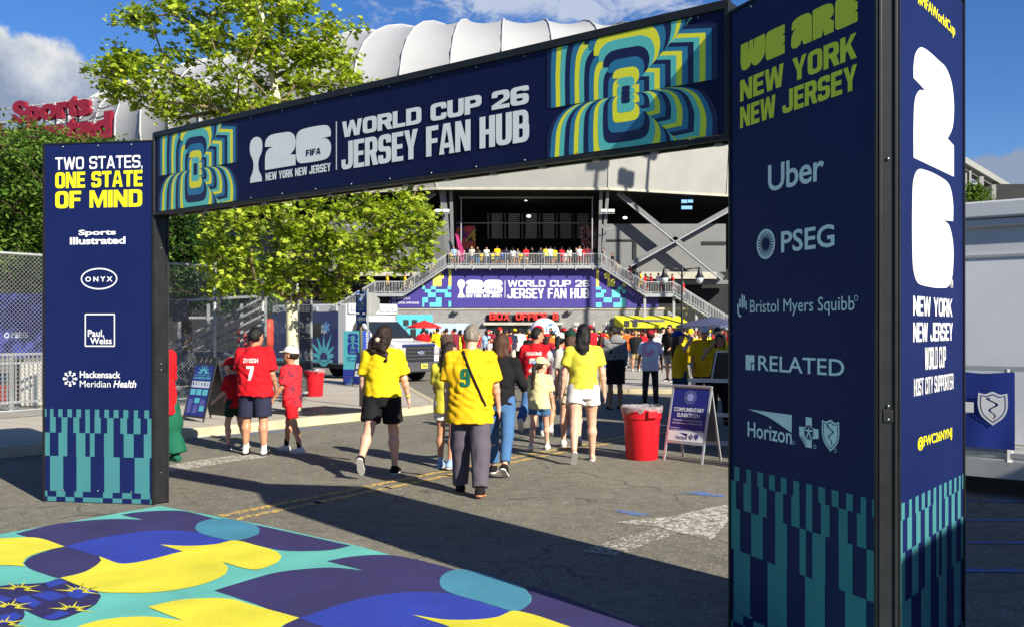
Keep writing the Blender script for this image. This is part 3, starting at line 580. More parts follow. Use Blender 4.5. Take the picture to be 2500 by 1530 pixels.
# left tower
d_l = Vector((.988, -.156, 0)); TL = Tower(Vector((-3.42, 8.91, 0)) - d_l.normalized() * TW, d_l, .150)
root_l, pan_l, outl = tower_thing(TL, 'navy three-sided sign tower with the slogan TWO STATES, ONE STATE OF MIND')
fl = TL.faces[0]; w, y = Ink(), Ink()
q = lambda *a: sgrect(fl, 2.5137, 0, 0, *a); q2 = lambda *a: sgrect(fl, 2.153, 0, 550, *a)
block(w, fl, 'TWO STATES,', q(340, 1045, 875, 952), .125, .15, .60, .06)
block(y, fl, 'ONE STATE', q(340, 1158, 875, 1045), .20, .20, .58, .045); block(y, fl, 'OF MIND', q(340, 1281, 873, 1163), .20, .20, .62, .045)
text(w, fl, 'Sports', q2(413, 62, 610, 22), .03, gap=.95); text(w, fl, 'Illustrated', q2(368, 103, 660, 60), .028, gap=.94)
w.new(); ring(w, fl, [(a + b) / 2 for a, b in zip(fl.uv(415 / 2.153, 550 + 282 / 2.153), fl.uv(628 / 2.153, 550 + 282 / 2.153))], .192, .013, ry=.104)
text(w, fl, 'O N Y X', q2(449, 298, 592, 270), .03)
w.new(); r = q2(446, 636, 605, 464)
for k in ((r[0], r[1], r[2], r[1] + .012), (r[0], r[3] - .012, r[2], r[3]), (r[0], r[1], r[0] + .012, r[3]), (r[2] - .012, r[1], r[2], r[3])): quad(w, fl, k)
text(w, fl, 'Paul,', q2(462, 590, 548, 548), .02); text(w, fl, 'Weiss', q2(474, 622, 588, 588), .02)
text(w, fl, 'Hackensack', q2(420, 800, 634, 766), .02); text(w, fl, 'Meridian', q2(420, 848, 582, 815), .0); text(w, fl, 'Health', q2(596, 850, 717, 813), .02, .25)
w.new(); c0 = fl.uv(369 / 2.153, 550 + 804 / 2.153)
for k in range(8):
    a = k * math.pi / 4
    for rr_, s_ in ((.062, .018), (.036, .011)):
        cx_, cy_ = c0[0] + math.cos(a) * rr_, c0[1] + math.sin(a) * rr_; a2 = a + (math.pi / 4 if k % 2 else 0)
        fill(w, fl, [[(cx_ + math.cos(a2 + math.pi / 4 + j * math.pi / 2) * s_, cy_ + math.sin(a2 + math.pi / 4 + j * math.pi / 2) * s_) for j in range(4)]])
outl(w, 'white_lettering', WHITE, pan_l[0]); outl(y, 'yellow_lettering', YELP, pan_l[0])
for k in range(3): checks(outl, TL.faces[k], pan_l[k])
# right tower
TR = Tower(Vector((1.23, 5.27, 0)), Vector((.357, -.934, 0)), .085)
root_r, pan_r, outr = tower_thing(TR, 'navy three-sided sign tower with WE ARE slogan and a tall white 26')
fa, fb = TR.faces[0], TR.faces[1]; w, y = Ink(), Ink()
A = lambda *a: sgrect(fa, 2.5133, 1750, 0, *a)
def fan(x0, y0, x1, y1, x2=None, y2=None):      # rectangle on the shaded face from the lower-left and upper-right pixels
    return fa.rect(x0, y0, x1, y1)
def slog(mb, words, c, y_lo, y_hi, left, right, **k):
    """one line of the slogan between two photo pixels on the left edge and one on the right"""
    u0, v0 = fa.uv(left[0], y_lo); u1, v1 = fa.uv(left[0], y_hi); u2, _ = fa.uv(right, (y_lo + y_hi) / 2 - 60); block(mb, fa, words, (u0, v0, u2, v1), **k)
px = lambda x: 1750 + x / 2.5133; py = lambda v: v / 2.5133
uL = fa.uv(px(145), 200)[0]; uR = fa.uv(px(862), 150)[0]
def row(words, ylo, yhi, u0=uL, u1=uR, **k):
    v0 = fa.uv(px(147), py(ylo))[1]; v1 = fa.uv(px(147), py(yhi))[1]; block(y, fa, words, (u0, v0, u1, v1), **k)
row('NEW YORK', 628, 498, s=.20, t=.20, w=.60, gap=.05); row('NEW JERSEY', 790, 660, s=.19, t=.20, w=.55, gap=.045)
y.new('lettering')
# WE ARE in swollen letters that almost close up
v0, v1 = fa.uv(px(150), py(443))[1], fa.uv(px(150), py(278))[1]; h = v1 - v0
def fat(loops, u0, u1): fill(y, fa, [[(u0 + p[0] * (u1 - u0), v0 + p[1] * h) for p in l] for l in loops])
fu = lambda x: fa.uv(px(x), 100)[0]
FW = [smooth_poly([(0, 1), (0, .30), (.05, .06), (.20, 0), (.36, .05), (.46, .20), (.52, .06), (.66, 0), (.86, .10), (1, .34), (1, 1), (.56, 1), (.545, .55), (.52, 1), (.36, 1), (.345, .62), (.31, 1)], ang=45)]
FE = [smooth_poly([(.12, 0), (.02, .08), (0, .2), (0, .8), (.04, .93), (.14, 1), (1, 1), (1, .70), (.86, .66), (1, .62), (1, .38), (.86, .34), (1, .30), (1, 0)], ang=50)]
FA_ = [smooth_poly([(0, .12), (.04, .45), (.14, .60), (.30, .64), (.02, .66), (.06, .90), (.28, 1), (.80, 1), (.96, .90), (1, .76), (1, 0), (.62, 0), (.52, .22), (.46, .06), (.30, 0), (.10, .02)], ang=45)]
FR = [smooth_poly([(0, 0), (0, 1), (.66, 1), (.92, .92), (1, .74), (.98, .56), (.82, .46), (1, .36), (1, 0), (.56, 0), (.50, .22), (.44, 0)], ang=45)]
for gl, x0, x1 in ((FW, 149, 298), (FE, 302, 419), (FA_, 457, 585), (FR, 590, 720), (FE, 728, 866)): fat(gl, fu(x0), fu(x1))
def prow(fn, s, x0, x1, yb, yt, sc=2.32, ox=1750, oy=350, **k):
    """lettering on the shaded face: left and right pixel columns, baseline and cap height read at the left end"""
    u0, vb = fa.uv(ox + x0 / sc, oy + yb / sc); _, vt = fa.uv(ox + x0 / sc, oy + yt / sc); u1, _ = fa.uv(ox + x1 / sc, oy + yb / sc); fn(w, fa, s, (u0, vb, u1, vt), **k)
prow(text, 'Uber', 292, 610, 278, 128, bold=.015, gap=.95)
prow(text, 'PSEG', 366, 668, 621, 500, bold=.018); prow(text, 'Bristol Myers Squibb', 190, 782, 980, 888, bold=0); prow(text, 'RELATED', 236, 724, 1283, 1198, bold=.008)
w.new(); c0 = fa.uv(1750 + 279 / 2.32, 350 + 571 / 2.32); rr0 = (fa.uv(1750 + 331 / 2.32, 350 + 571 / 2.32)[0] - fa.uv(1750 + 227 / 2.32, 350 + 571 / 2.32)[0]) / 2
ring(w, fa, c0, rr0, rr0 * .14)
for k in range(24):
    a, b_ = k * math.pi / 12 - .085, k * math.pi / 12 + .085; fill(w, fa, [[(c0[0] + math.cos((a + b_) / 2) * rr0 * .38, c0[1] + math.sin((a + b_) / 2) * rr0 * .38), (c0[0] + math.cos(a) * rr0 * .88, c0[1] + math.sin(a) * rr0 * .88), (c0[0] + math.cos(b_) * rr0 * .88, c0[1] + math.sin(b_) * rr0 * .88)]])
w.new()
for x0, x1, yb, yt in ((129, 137, 930, 880), (142, 150, 935, 855), (153, 161, 930, 862), (165, 172, 942, 892)): r = fa.rect(1750 + x0 / 2.32, 350 + yb / 2.32, 1750 + x1 / 2.32, 350 + yt / 2.32); fill(w, fa, [RR(*r, .006)])
r = fa.rect(1750 + 118 / 2.32, 350 + 984 / 2.32, 1750 + 140 / 2.32, 350 + 908 / 2.32); shape(w, fa, smooth_poly([(0, 1), (0, .5), (.3, .1), (1, 0), (1, .12), (.5, .22), (.35, .55), (.35, 1)], ang=50), r)
ring(w, fa, fa.uv(1750 + 791 / 2.32, 350 + 876 / 2.32), .013, .003)
w.new(); r = fa.rect(1750 + 165 / 2.32, 350 + 1280 / 2.32, 1750 + 217 / 2.32, 350 + 1198 / 2.32)
shape(w, fa, [(0, 0), (.55, 0), (.55, .5), (.95, .5), (.95, 1), (0, 1)], r); shape(w, fa, [(.66, 0), (.95, 0), (.95, .42), (.66, .42)], r)
B6 = lambda x, yy: fa.uv(1750 + x / 2.393, 900 + yy / 2.393)
w.new(); a, b_, c_ = B6(184, 234), B6(440, 268), B6(439, 372); fill(w, fa, [smooth_poly([a, b_, c_, (a[0] * .52 + c_[0] * .48, a[1] * .70 + c_[1] * .30 - .0)], ang=30)])
u0, vb = B6(182, 393); _, vt = B6(182, 305); u1 = B6(440, 433)[0]; text(w, fa, 'Horizon', (u0, vb, u1, vt), bold=.012)
def cross_and_shield(mb, face, cc, cs, k, lift=.002, inner=None):
    """white cross with a ringed figure cut out of it, and a shield round a staff and serpent"""
    x, y_ = cc; a = .31 * k; outer = [(x - a, y_ - k), (x + a, y_ - k), (x + a, y_ - a), (x + k * .98, y_ - a), (x + k * .98, y_ + a), (x + a, y_ + a), (x + a, y_ + k), (x - a, y_ + k), (x - a, y_ + a), (x - k * .98, y_ + a), (x - k * .98, y_ - a), (x - a, y_ - a)]
    fill(mb, face, [outer, circle(cc, k * .50, 20)[::-1]], lift)
    ring(mb, face, cc, k * .44, k * .03, lift, n=20)
    fill(mb, face, [[(x + p[0] * k * .42, y_ + p[1] * k * .42) for p in ((-.12, .62), (0, .86), (.12, .62), (.1, .42), (.88, .42), (.88, .24), (.22, .12), (.56, -.74), (.36, -.82), (0, -.12), (-.36, -.82), (-.56, -.74), (-.22, .12), (-.88, .24), (-.88, .42), (-.1, .42))]], lift)
    x, y_ = cs; sh = lambda s: smooth_poly([(x, y_ - 1.05 * k * s), (x + .62 * k * s, y_ - .5 * k * s), (x + .82 * k * s, y_ + .1 * k * s), (x + .80 * k * s, y_ + .92 * k * s), (x + .4 * k * s, y_ + .84 * k * s), (x, y_ + 1.0 * k * s), (x - .4 * k * s, y_ + .84 * k * s), (x - .80 * k * s, y_ + .92 * k * s), (x - .82 * k * s, y_ + .1 * k * s), (x - .62 * k * s, y_ - .5 * k * s)], ang=48, n=4)
    fill(mb, face, [sh(1), sh(.86)[::-1]], lift); 
    snake = []
    for t in range(21): z = t / 20; snake.append((x + math.sin(z * 11.5) * k * .24 * (.45 + .75 * z), y_ + k * (-.66 + 1.28 * z), k * (.035 + .07 * z)))
    L_ = [(p[0] - p[2], p[1]) for p in snake]; R_ = [(p[0] + p[2], p[1]) for p in snake]
    fill(mb, face, [sh(.78), (L_ + R_[::-1])], lift)
w.new(); k_ = (B6(565, 285)[1] - B6(540, 458)[1]) / 2
cross_and_shield(w, fa, B6(539, 370), B6(666, 386), k_)
for p in ((450, 430), (575, 453), (694, 475)): ring(w, fa, B6(*p), .010, .0025)
outr(w, 'white_lettering', WHITE, pan_r[0]); outr(y, 'yellow_lettering', YELP, pan_r[0])
w, y = Ink(), Ink()
def Bq(sc, ox, oy):
    def f(x, yy): return fb.uv(ox + x / sc, oy + yy / sc)
    return f
b7 = Bq(1.6757, 2150, 0); b4 = Bq(2.5133, 1750, 0)
def brow(fn, mb, words, f, x0, yb, yt, x1, **k):
    u0, vb = f(x0, yb); _, vt = f(x0, yt); u1, _ = f(x1, yb); fn(mb, fb, words, (u0, vb, u1, vt), **k)
u0, u1 = b7(150, 20)[0], b7(303, 150)[0]; text(y, fb, '#FIFAWorldCup', (u0, b4(1240, 45)[1], u1, b4(1240, -50)[1]), bold=.022, gap=.98)
u0, u1 = b7(133, 600)[0], b7(298, 600)[0]
w.new('numeral'); r = (u0, b7(133, 646)[1], u1, b7(140, 172)[1]); shape(w, fb, FIG2, r)
w.new('numeral'); r = (b7(129, 900)[0], b7(130, 1165)[1] - .02, b7(295, 900)[0], b7(135, 668)[1]); shape(w, fb, FIG6, (r[0], b7(200, 1170)[1], r[2], b7(160, 690)[1]))
text(w, fb, 'TM', (b7(283, 1175)[0], b7(283, 1178)[1], b7(294, 1175)[0], b7(283, 1142)[1]), bold=.01)
brow(block, w, 'NEW YORK', b7, 132, 1290, 1210, 292, s=.155, t=.17, w=.6, gap=.06); brow(block, w, 'NEW JERSEY', b7, 132, 1398, 1318, 293, s=.145, t=.16, w=.55, gap=.06)
brow(block, w, 'WORLD CUP', b7, 180, 1512, 1420, 265, s=.125, t=.13, w=.52, gap=.09)
b6 = Bq(2.393, 1750, 900)
brow(block, w, 'HOST CITY SUPPORTER', b6, 1150, 160, 58, 1380, s=.12, t=.12, w=.5, gap=.09); brow(text, y, '@FWC26NYNJ', b6, 1172, 482, 400, 1372, bold=.02, gap=1.0)
outr(w, 'white_lettering', WHITE, pan_r[1]); outr(y, 'yellow_lettering', YELP, pan_r[1])
checks(outr, fa, pan_r[0], 1.02, True); checks(outr, fb, pan_r[1], 1.0, True); checks(outr, TR.faces[2], pan_r[2])
# header between the towers
HA, HB = Vector((-3.42, 8.91, 0)), Vector((1.23, 5.27, 0)); hd = (HB - HA).normalized(); hn = Vector((hd.y, -hd.x, 0)); HL = (HB - HA).length
fh = Face((HA.x, HA.y, 0), hd, hn); V0, V1 = 2.755, 3.535
root_h = thing('arch_header', 'long navy header sign reading WORLD CUP 26 JERSEY FAN HUB spanning the two towers', 'sign', (HA.x, HA.y, V0)); off = Vector((HA.x, HA.y, V0))
def outh(mb, name, m, parent=root_h, **k):
    if isinstance(mb, Ink):
        for nm, b in mb.parts:
            if b.v: outh(b, nm, m, parent, **k)
        return
    mb.v = [tuple(Vector(v) - off) for v in mb.v]; return mb.build(name, m, parent, **k)
ax = (hd, hn, Vector((0, 0, 1)))
b = MB(); b.box(fh.p(HL / 2 - .15, (V0 + V1) / 2, -.075), (HL - .35, .12, V1 - V0 - .03), ax); outh(b, 'core', mat('header_core', (.28, .26, .24), .6))
hp = []
for x0, x1, tilt in ((.03, 2.86, .0015), (2.864, HL - .03, -.001)):
    b = MB(); b.box(fh.p((x0 + x1) / 2, (V0 + V1) / 2, -.006 + tilt), (x1 - x0, .010, V1 - V0 - .07), ax); hp.append(outh(b, 'panel', NAVYB))
b = MB(); b.box(fh.p(HL / 2, V1 - .018, -.06), (HL - .01, .15, .044), ax); b.box(fh.p(HL / 2, V1 + .007, -.012), (HL - .01, .045, .012), ax); outh(b, 'top_rail', BLACKM, bevel=.004)
b = MB(); b.box(fh.p(HL / 2, V0 + .014, -.006), (HL - .01, .03, .030), ax); b.box(fh.p(HL / 2, V0 + .014, -.130), (HL - .01, .03, .030), ax); outh(b, 'bottom_rail', BLACKM, bevel=.004)
for u in (.014, HL - .014): b = MB(); b.box(fh.p(u, (V0 + V1) / 2, -.06), (.028, .15, V1 - V0 - .005), ax); outh(b, 'end_rail', BLACKM, bevel=.004)
b = MB()
for k in range(14):
    u = .25 + k * .42; b.ball(fh.p(u, V1 - .052, .001), .007, 8, 5); b.ball(fh.p(u, V0 + .043, .001), .007, 8, 5); b.box(fh.p(u + .1, V0 - .008, -.07), (.05, .03, .016), ax)
outh(b, 'screw', STEEL, smooth=False)
w = Ink(); hb = lambda x, yy: fh.uv(350 + x / 2.5137, yy / 2.5137)
def hr(x0, yb, x1, yt): a, c = hb(x0, yb), hb(x1, yt); return (a[0], a[1], c[0], c[1])
block(w, fh, 'WORLD CUP 26', hr(1222, 848, 2368, 522), .235, .225, .72, .035, .004); block(w, fh, 'JERSEY FAN HUB', hr(1218, 1045, 2370, 668), .215, .16, .56, .03, .004)
w.new('divider'); a = hr(1184, 1044, 1190, 748); quad(w, fh, a, .004)
w.new(); shape(w, fh, CUP, hr(655, 1125, 733, 836), .004)
w.new('numeral'); shape(w, fh, FIG2, hr(749, 1046, 937, 800), .004)
w.new('numeral'); r6 = hr(941, 1010, 1152, 760); shape(w, fh, FIG6, r6, .004)
block(w, fh, 'NEW YORK NEW JERSEY', hr(752, 1112, 1152, 1000), .2, .18, .56, .05, .004)
outh(w, 'white_lettering', mat('header_white_print', (.80, .81, .83), .45, var=.03), hp[0])
w = MB(); block(w, fh, 'FIFA', hr(1001, 962, 1091, 908), .2, .2, .6, .08, .0055); outh(w, 'emblem_lettering', NAVYB, hp[0])
def clip(poly, x0, y0, x1, y1):
    for ax_, lim, sgn in ((0, x0, 1), (0, x1, -1), (1, y0, 1), (1, y1, -1)):
        o = []; n = len(poly)
        for i in range(n):
            p, c = poly[i - 1], poly[i]; ip, ic = (p[ax_] - lim) * sgn >= 0, (c[ax_] - lim) * sgn >= 0
            if ip != ic: t = (lim - p[ax_]) / (c[ax_] - p[ax_]); o.append((p[0] + (c[0] - p[0]) * t, p[1] + (c[1] - p[1]) * t))
            if ic: o.append(c)
        poly = o
        if not poly: break
    return poly
def burst(name, u0, u1, uc, vc, panel):
    """echoing outlines of a 2 above and a 6 below, growing from a small dark centre"""
    b = MB(); n = 17; big = max(uc - u0, u1 - uc)
    for k in range(n):
        g = (n - 1 - k); hw = .030 + (big - .030) * (g / (n - 1)) ** 1.06; up = hw * 1.75; dn = hw * 1.75; col = [0, 1, 2, 3][g % 4]
        two = [(uc - hw + p[0] * 2 * hw, vc + p[1] * up) for p in FIG2]; six = [(uc - hw + p[0] * 2 * hw, vc - dn + p[1] * dn) for p in FIG6]
        for loop in (two, six):
            c = clip(loop, u0, V0 + .035, u1, V1 - .045)
            if len(c) > 2: fill(b, fh, [c], .002 + .0006 * k, col)
    outh(b, 'echo_pattern', PAT, panel)
z3 = lambda x, yy: fh.uv(1200 + x / 3.3514, yy / 3.3514); z1 = lambda x, yy: fh.uv(x / 2.5137, yy / 2.5137)
c = z3(1106, 778); burst('right', z3(455, 700)[0], z3(1852, 500)[0], c[0], c[1], hp[1])
c = z1(1206, 1040); burst('left', z1(970, 1000)[0], z1(1462, 1000)[0], c[0], c[1], hp[0])
# ------------------------------------------------------------------ stadium
def brick_mat(name, col, bw=.4, bh=.2, mortar=.012, dark=.8):
    m = bpy.data.materials.new(name); m.use_nodes = True; t = m.node_tree; b = t.nodes['Principled BSDF']
    tc = _nn(t, 'ShaderNodeTexCoord'); sp = _nn(t, 'ShaderNodeSeparateXYZ'); cb = _nn(t, 'ShaderNodeCombineXYZ'); t.links.new(tc.outputs['Object'], sp.inputs[0])
    t.links.new(sp.outputs[0], cb.inputs[0]); t.links.new(sp.outputs[2], cb.inputs[1])
    br = _nn(t, 'ShaderNodeTexBrick'); br.inputs['Scale'].default_value = 1; br.inputs['Brick Width'].default_value = bw; br.inputs['Row Height'].default_value = bh; br.inputs['Mortar Size'].default_value = mortar
    col = [c * ALB for c in col]; br.inputs['Color1'].default_value = (*col, 1); br.inputs['Color2'].default_value = (*[c * dark for c in col], 1); br.inputs['Mortar'].default_value = (*[c * .68 for c in col], 1)
    t.links.new(cb.outputs[0], br.inputs[0]); t.links.new(br.outputs[0], b.inputs['Base Color']); b.inputs['Roughness'].default_value = .9; return m
M_MEM = mat('roof_membrane', (.41, .42, .43), .6, var=.03, vs=.4); M_RIB = mat('roof_steel', (.50, .50, .50), .5, var=.03)
M_FAS = mat('fascia_cladding', srgb(150, 151, 146), .6, var=.08, vs=.5); M_GREY = mat('grey_wall_panel', srgb(118, 120, 120), .8, var=.07, vs=.5)
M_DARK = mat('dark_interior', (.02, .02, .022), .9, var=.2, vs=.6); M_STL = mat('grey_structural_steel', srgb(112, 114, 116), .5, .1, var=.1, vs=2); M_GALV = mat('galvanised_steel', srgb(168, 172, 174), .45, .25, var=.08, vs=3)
M_LEDGE = mat('concrete_ledge', srgb(182, 178, 164), .85, var=.12, vs=1.2); M_CMU = brick_mat('block_wall', srgb(150, 149, 146)); M_LOUV = mat('louvre_metal', srgb(250, 252, 255), .5, var=.1, vs=2)
M_GLASS = mat('dark_glass', (.02, .025, .03), .08, var=0, spec=.6)
stad = thing('stadium', 'large stadium with scalloped white membrane roof, cream fascia and dark open concourse', 'stadium', (0, 86, gz(86)))
SO = Vector((0, 86, gz(86)))
def st(mb, name, m, parent=None, **k): mb.v = [tuple(Vector(v) - SO) for v in mb.v]; return mb.build(name, m, parent or stad, **k)
PATH = [(62, 160), (46, 116), (34, 99), (21, 91.4), (9, 87), (-7, 86.8), (-19, 90.5), (-33, 97.5), (-47, 107), (-60, 121), (-68, 139), (-70, 160)]
def resample(pts, step):
    P = [Vector((p[0], p[1], 0)) for p in pts]; out = []; n = len(P)
    for i in range(n - 1):
        p0, p1, p2, p3 = P[max(i - 1, 0)], P[i], P[i + 1], P[min(i + 2, n - 1)]
        for k in range(20): s = k / 20; out.append(.5 * ((2 * p1) + (p2 - p0) * s + (2 * p0 - 5 * p1 + 4 * p2 - p3) * s * s + (3 * p1 - p0 - 3 * p2 + p3) * s**3))
    res = [out[0]]; acc = 0
    for a, b in zip(out[:-1], out[1:]):
        L = (b - a).length; d = step - acc
        while d <= L: res.append(a.lerp(b, d / L)); d += step
        acc = L - (d - step)
    return res
rib = resample([(50, 160), (45, 120), (37, 98), (23, 90.5), (9, 87)] + PATH[5:], 4.75)
def inward(i):
    a, b = rib[max(i - 1, 0)], rib[min(i + 1, len(rib) - 1)]; d = (b - a).normalized(); return Vector((-d.y, d.x, 0)) * -1
def prof(s): return (20.5 * (1 - math.cos(s * math.pi / 2)) ** 1.05 - 1.9 * math.sin(math.pi * min(1, s * 1.15)), 20.2 + 14.6 * math.sin(s * math.pi / 2) ** .92)
NS, NU = 12, 8; mb = MB()
inw = [inward(i) for i in range(len(rib))]
for i in range(len(rib) - 1):
    base = len(mb.v)
    for u in range(NU + 1):
        t = u / NU; p = rib[i].lerp(rib[i + 1], t); n = inw[i].lerp(inw[i + 1], t).normalized(); sag = 4 * t * (1 - t)
        for s in range(NS + 1):
            d, z = prof(s / NS); q = p + n * (d + sag * .55 * (.35 + .65 * s / NS)); mb.v.append((q.x, q.y, z - sag * (s / NS) ** 3 * .95))
    for u in range(NU):
        for s in range(NS): a = base + u * (NS + 1) + s; mb.f.append([a, a + NS + 1, a + NS + 2, a + 1]); mb.mi.append(0)
st(mb, 'roof_membrane', M_MEM, auto=25)
for i in range(2, len(rib) - 1):
    if i % 1 == 0:
        b = MB(); b.tube([(lambda d, z: (rib[i] + inw[i] * (d - .05)) + Vector((0, 0, z + .03)))(*prof(s / 10)) for s in range(11)], .09, 6); st(b, 'roof_rib', M_RIB, smooth=True)
b = MB(); top = []
for i in range(len(rib) - 1):
    for u in range(6):
        t = u / 6; p = rib[i].lerp(rib[i + 1], t); n = inw[i].lerp(inw[i + 1], t).normalized(); sag = 4 * t * (1 - t); d, z = prof(1); top.append(p + n * (d + sag * .55) + Vector((0, 0, z - sag * .95 + .08)))
b.tube(top, .11, 5); st(b, 'ridge_cable', M_STL)
# fascia under the roof, in flat panels
corner = [Vector((p[0], p[1], 0)) for p in PATH]
for a, c in zip(corner[:-1], corner[1:]):
    d = (c - a).normalized(); n = Vector((-d.y, d.x, 0)); n = n if n.y < 0 else -n; L = (c - a).length
    b = MB(); b.add([(a.x, a.y, 14.45), (c.x, c.y, 14.45), (c.x - n.x * -.55, c.y - n.y * -.55, 20.3), (a.x + n.x * .55, a.y + n.y * .55, 20.3), (a.x - n.x * .6, a.y - n.y * .6, 14.45), (c.x - n.x * .6, c.y - n.y * .6, 14.45), (c.x - n.x * .6, c.y - n.y * .6, 20.3), (a.x - n.x * .6, a.y - n.y * .6, 20.3)],
        [(0, 1, 2, 3), (0, 4, 5, 1), (4, 7, 6, 5), (3, 2, 6, 7), (0, 3, 7, 4), (1, 5, 6, 2)]); f_ = st(b, 'fascia', M_FAS)
    b = MB(); b.bar((a.x + n.x * .04, a.y + n.y * .04, 14.5), (c.x + n.x * .04, c.y + n.y * .04, 14.5), .16, .22); b.bar(a + n * .03 + Vector((0, 0, 14.6)), a + n * .5 + Vector((0, 0, 20.2)), .18, .10, up=(d.x, d.y, 0)); st(b, 'fascia_trim', M_LEDGE, f_)
# dark concourse behind
b = MB()
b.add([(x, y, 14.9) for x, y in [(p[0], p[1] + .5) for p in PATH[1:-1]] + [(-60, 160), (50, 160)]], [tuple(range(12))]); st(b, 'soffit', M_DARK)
def wall(name, x0, x1, y_top, y_bot, Y, th, m, parent=None):
    a, c = at(x0, y_top, Y), at(x1, y_bot, Y); b = MB(); b.box(((a.x + c.x) / 2, Y + th / 2, (a.z + c.z) / 2), (abs(c.x - a.x), th, abs(a.z - c.z))); return st(b, name, m, parent)
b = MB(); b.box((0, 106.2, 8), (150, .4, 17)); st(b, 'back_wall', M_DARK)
lv = []
for x0 in range(1190, 1402, 42):
    for y0, y1 in ((484, 503), (521, 583)):
        a, c = at(x0, y0, 105.6), at(x0 + 37, y1, 105.6); n = max(3, int((y1 - y0) / 5)); b = MB()
        for k in range(n): z = a.z + (c.z - a.z) * (k + .5) / n; b.box(((a.x + c.x) / 2, 105.6, z), (c.x - a.x, .06, (a.z - c.z) / n * .72), ((1, 0, 0), (0, math.cos(.5), math.sin(.5)), (0, -math.sin(.5), math.cos(.5))))
        st(b, 'louvre', M_LOUV)
wall('wall_panel', 1472, 1772, 547, 664, 91.2, .5, M_GREY); wall('wall_panel', 800, 1092, 540, 668, 91.2, .5, mat('charcoal_wall_panel', srgb(96, 97, 98), .8, var=.07, vs=.5)); wall('wall_panel', 250, 800, 540, 668, 101, .5, M_GREY)
wall('wall_shadow_strip', 1476, 1552, 585, 589.5, 91.1, .08, M_DARK); wall('wall_shadow_strip', 1545, 1554, 589.5, 662, 91.1, .08, M_DARK); wall('wall_shadow_strip', 1714, 1772, 590, 598, 91.1, .08, M_DARK)  # dark strips stand in for shadow lines across the grey wall
wall('ledge', 1552, 1750, 664, 681, 89.3, 2.2, M_LEDGE); wall('ledge', 700, 1022, 664, 674, 89.3, 2.2, M_LEDGE); wall('lower_ledge', 1610, 1790, 684, 694, 90, 1.5, M_STL)
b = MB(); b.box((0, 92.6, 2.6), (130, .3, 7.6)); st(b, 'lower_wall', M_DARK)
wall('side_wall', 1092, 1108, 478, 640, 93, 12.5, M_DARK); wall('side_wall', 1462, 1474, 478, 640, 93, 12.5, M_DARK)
def member(name, p, q, w, Y, d=.3, m=M_STL):
    b = MB(); b.bar(at(*p, Y), at(*q, Y), d, w, up=(0, 1, 0))
    return st(b, name, m)
for p, q, w in (((1076, 462), (1095, 648), .22), ((1084, 462), (1101, 648), .12), ((1101, 462), (1106, 648), .30)): member('column', p, q, w, 88.2)
for p, q, w in (((1484, 462), (1470, 648), .34), ((1467, 462), (1463, 648), .26)): member('column', p, q, w, 88.2)
for p, q in (((1507, 470), (1764, 680)), ((1523, 655), (1790, 506)), ((1062, 470), (800, 668)), ((1048, 648), (800, 520))):
    c = member('brace', p, q, .44, 89.6, .5)
    member('brace_flange', (p[0], p[1] + 5), (q[0], q[1] + 5), .07, 89.28, .1, M_GALV)
for x in (1126, 1446): member('flag_pole', (x, 482), (x, 612), .10, 90.5, .1, M_GALV)
b = MB(); b.bar(at(1092, 545, 97), at(1464, 545, 97), .10, .10); b.bar(at(1120, 483, 92), at(1450, 483, 92), .14, .14); st(b, 'service_pipe', M_GALV)
for x in (1200, 1241, 1283, 1325, 1367, 1408):
    member('interior_column', (x - 3, 470), (x - 3, 650), .35, 104, .3, M_DARK)
LAMPM = mat('lit_lamp', (1, .97, .9), .5, var=0, emit=3.5); LAMPW = mat('lamp_housing', (.82, .82, .80), .4, var=.02)
for cx_, s in ((1080, 1), (1483, 1)):
    for dx in (-9, 9): b = MB(); c = at(cx_ + dx, 515, 87.4); b.box(c, (.62, .4, .28)); st(b, 'floodlight', LAMPW, bevel=.05)
    b = MB(); b.bar(at(cx_ - 17, 521, 87.4), at(cx_ + 17, 521, 87.4), .08, .08); b.tube([at(cx_ - 14, 548, 87.4), at(cx_ - 12, 556, 87.4), at(cx_ - 4, 561, 87.4), at(cx_ + 8, 560, 87.4), at(cx_ + 14, 551, 87.4)], .05, 6); st(b, 'lamp_bracket', M_GALV)
for x, yy in ((1284, 488), (1291, 528), (1526, 532)): b = MB(); b.ball(at(x, yy, 98), (.22, .22, .12), 10, 6); st(b, 'ceiling_lamp', LAMPM, smooth=True)
def stripes_mat(name, cols, sc):
    m = bpy.data.materials.new(name); m.use_nodes = True; t = m.node_tree; b = t.nodes['Principled BSDF']; tc = _nn(t, 'ShaderNodeTexCoord')
    n = _nn(t, 'ShaderNodeTexNoise'); n.inputs['Scale'].default_value = sc; n.inputs['Detail'].default_value = 1.5; n.inputs['Distortion'].default_value = 1.6; t.links.new(tc.outputs['Object'], n.inputs['Vector'])
    cr = _nn(t, 'ShaderNodeValToRGB'); cr.color_ramp.interpolation = 'CONSTANT'; e = cr.color_ramp.elements; e[0].color = (*cols[0], 1); e[1].position = .62; e[1].color = (*cols[-1], 1)
    for i, c in enumerate(cols[1:-1]): x = e.new(.38 + .24 * (i) / max(1, len(cols) - 2)); x.color = (*c, 1)
    t.links.new(n.outputs['Fac'], cr.inputs[0]); t.links.new(cr.outputs[0], b.inputs['Base Color']); b.inputs['Roughness'].default_value = .8; return m
a = wall('wall_mural', 1114, 1161, 552, 614, 95, .1, stripes_mat('bright_wall_mural', [srgb(90, 40, 120), srgb(190, 90, 40), srgb(220, 60, 110), srgb(60, 70, 60), srgb(205, 160, 60)], .9))
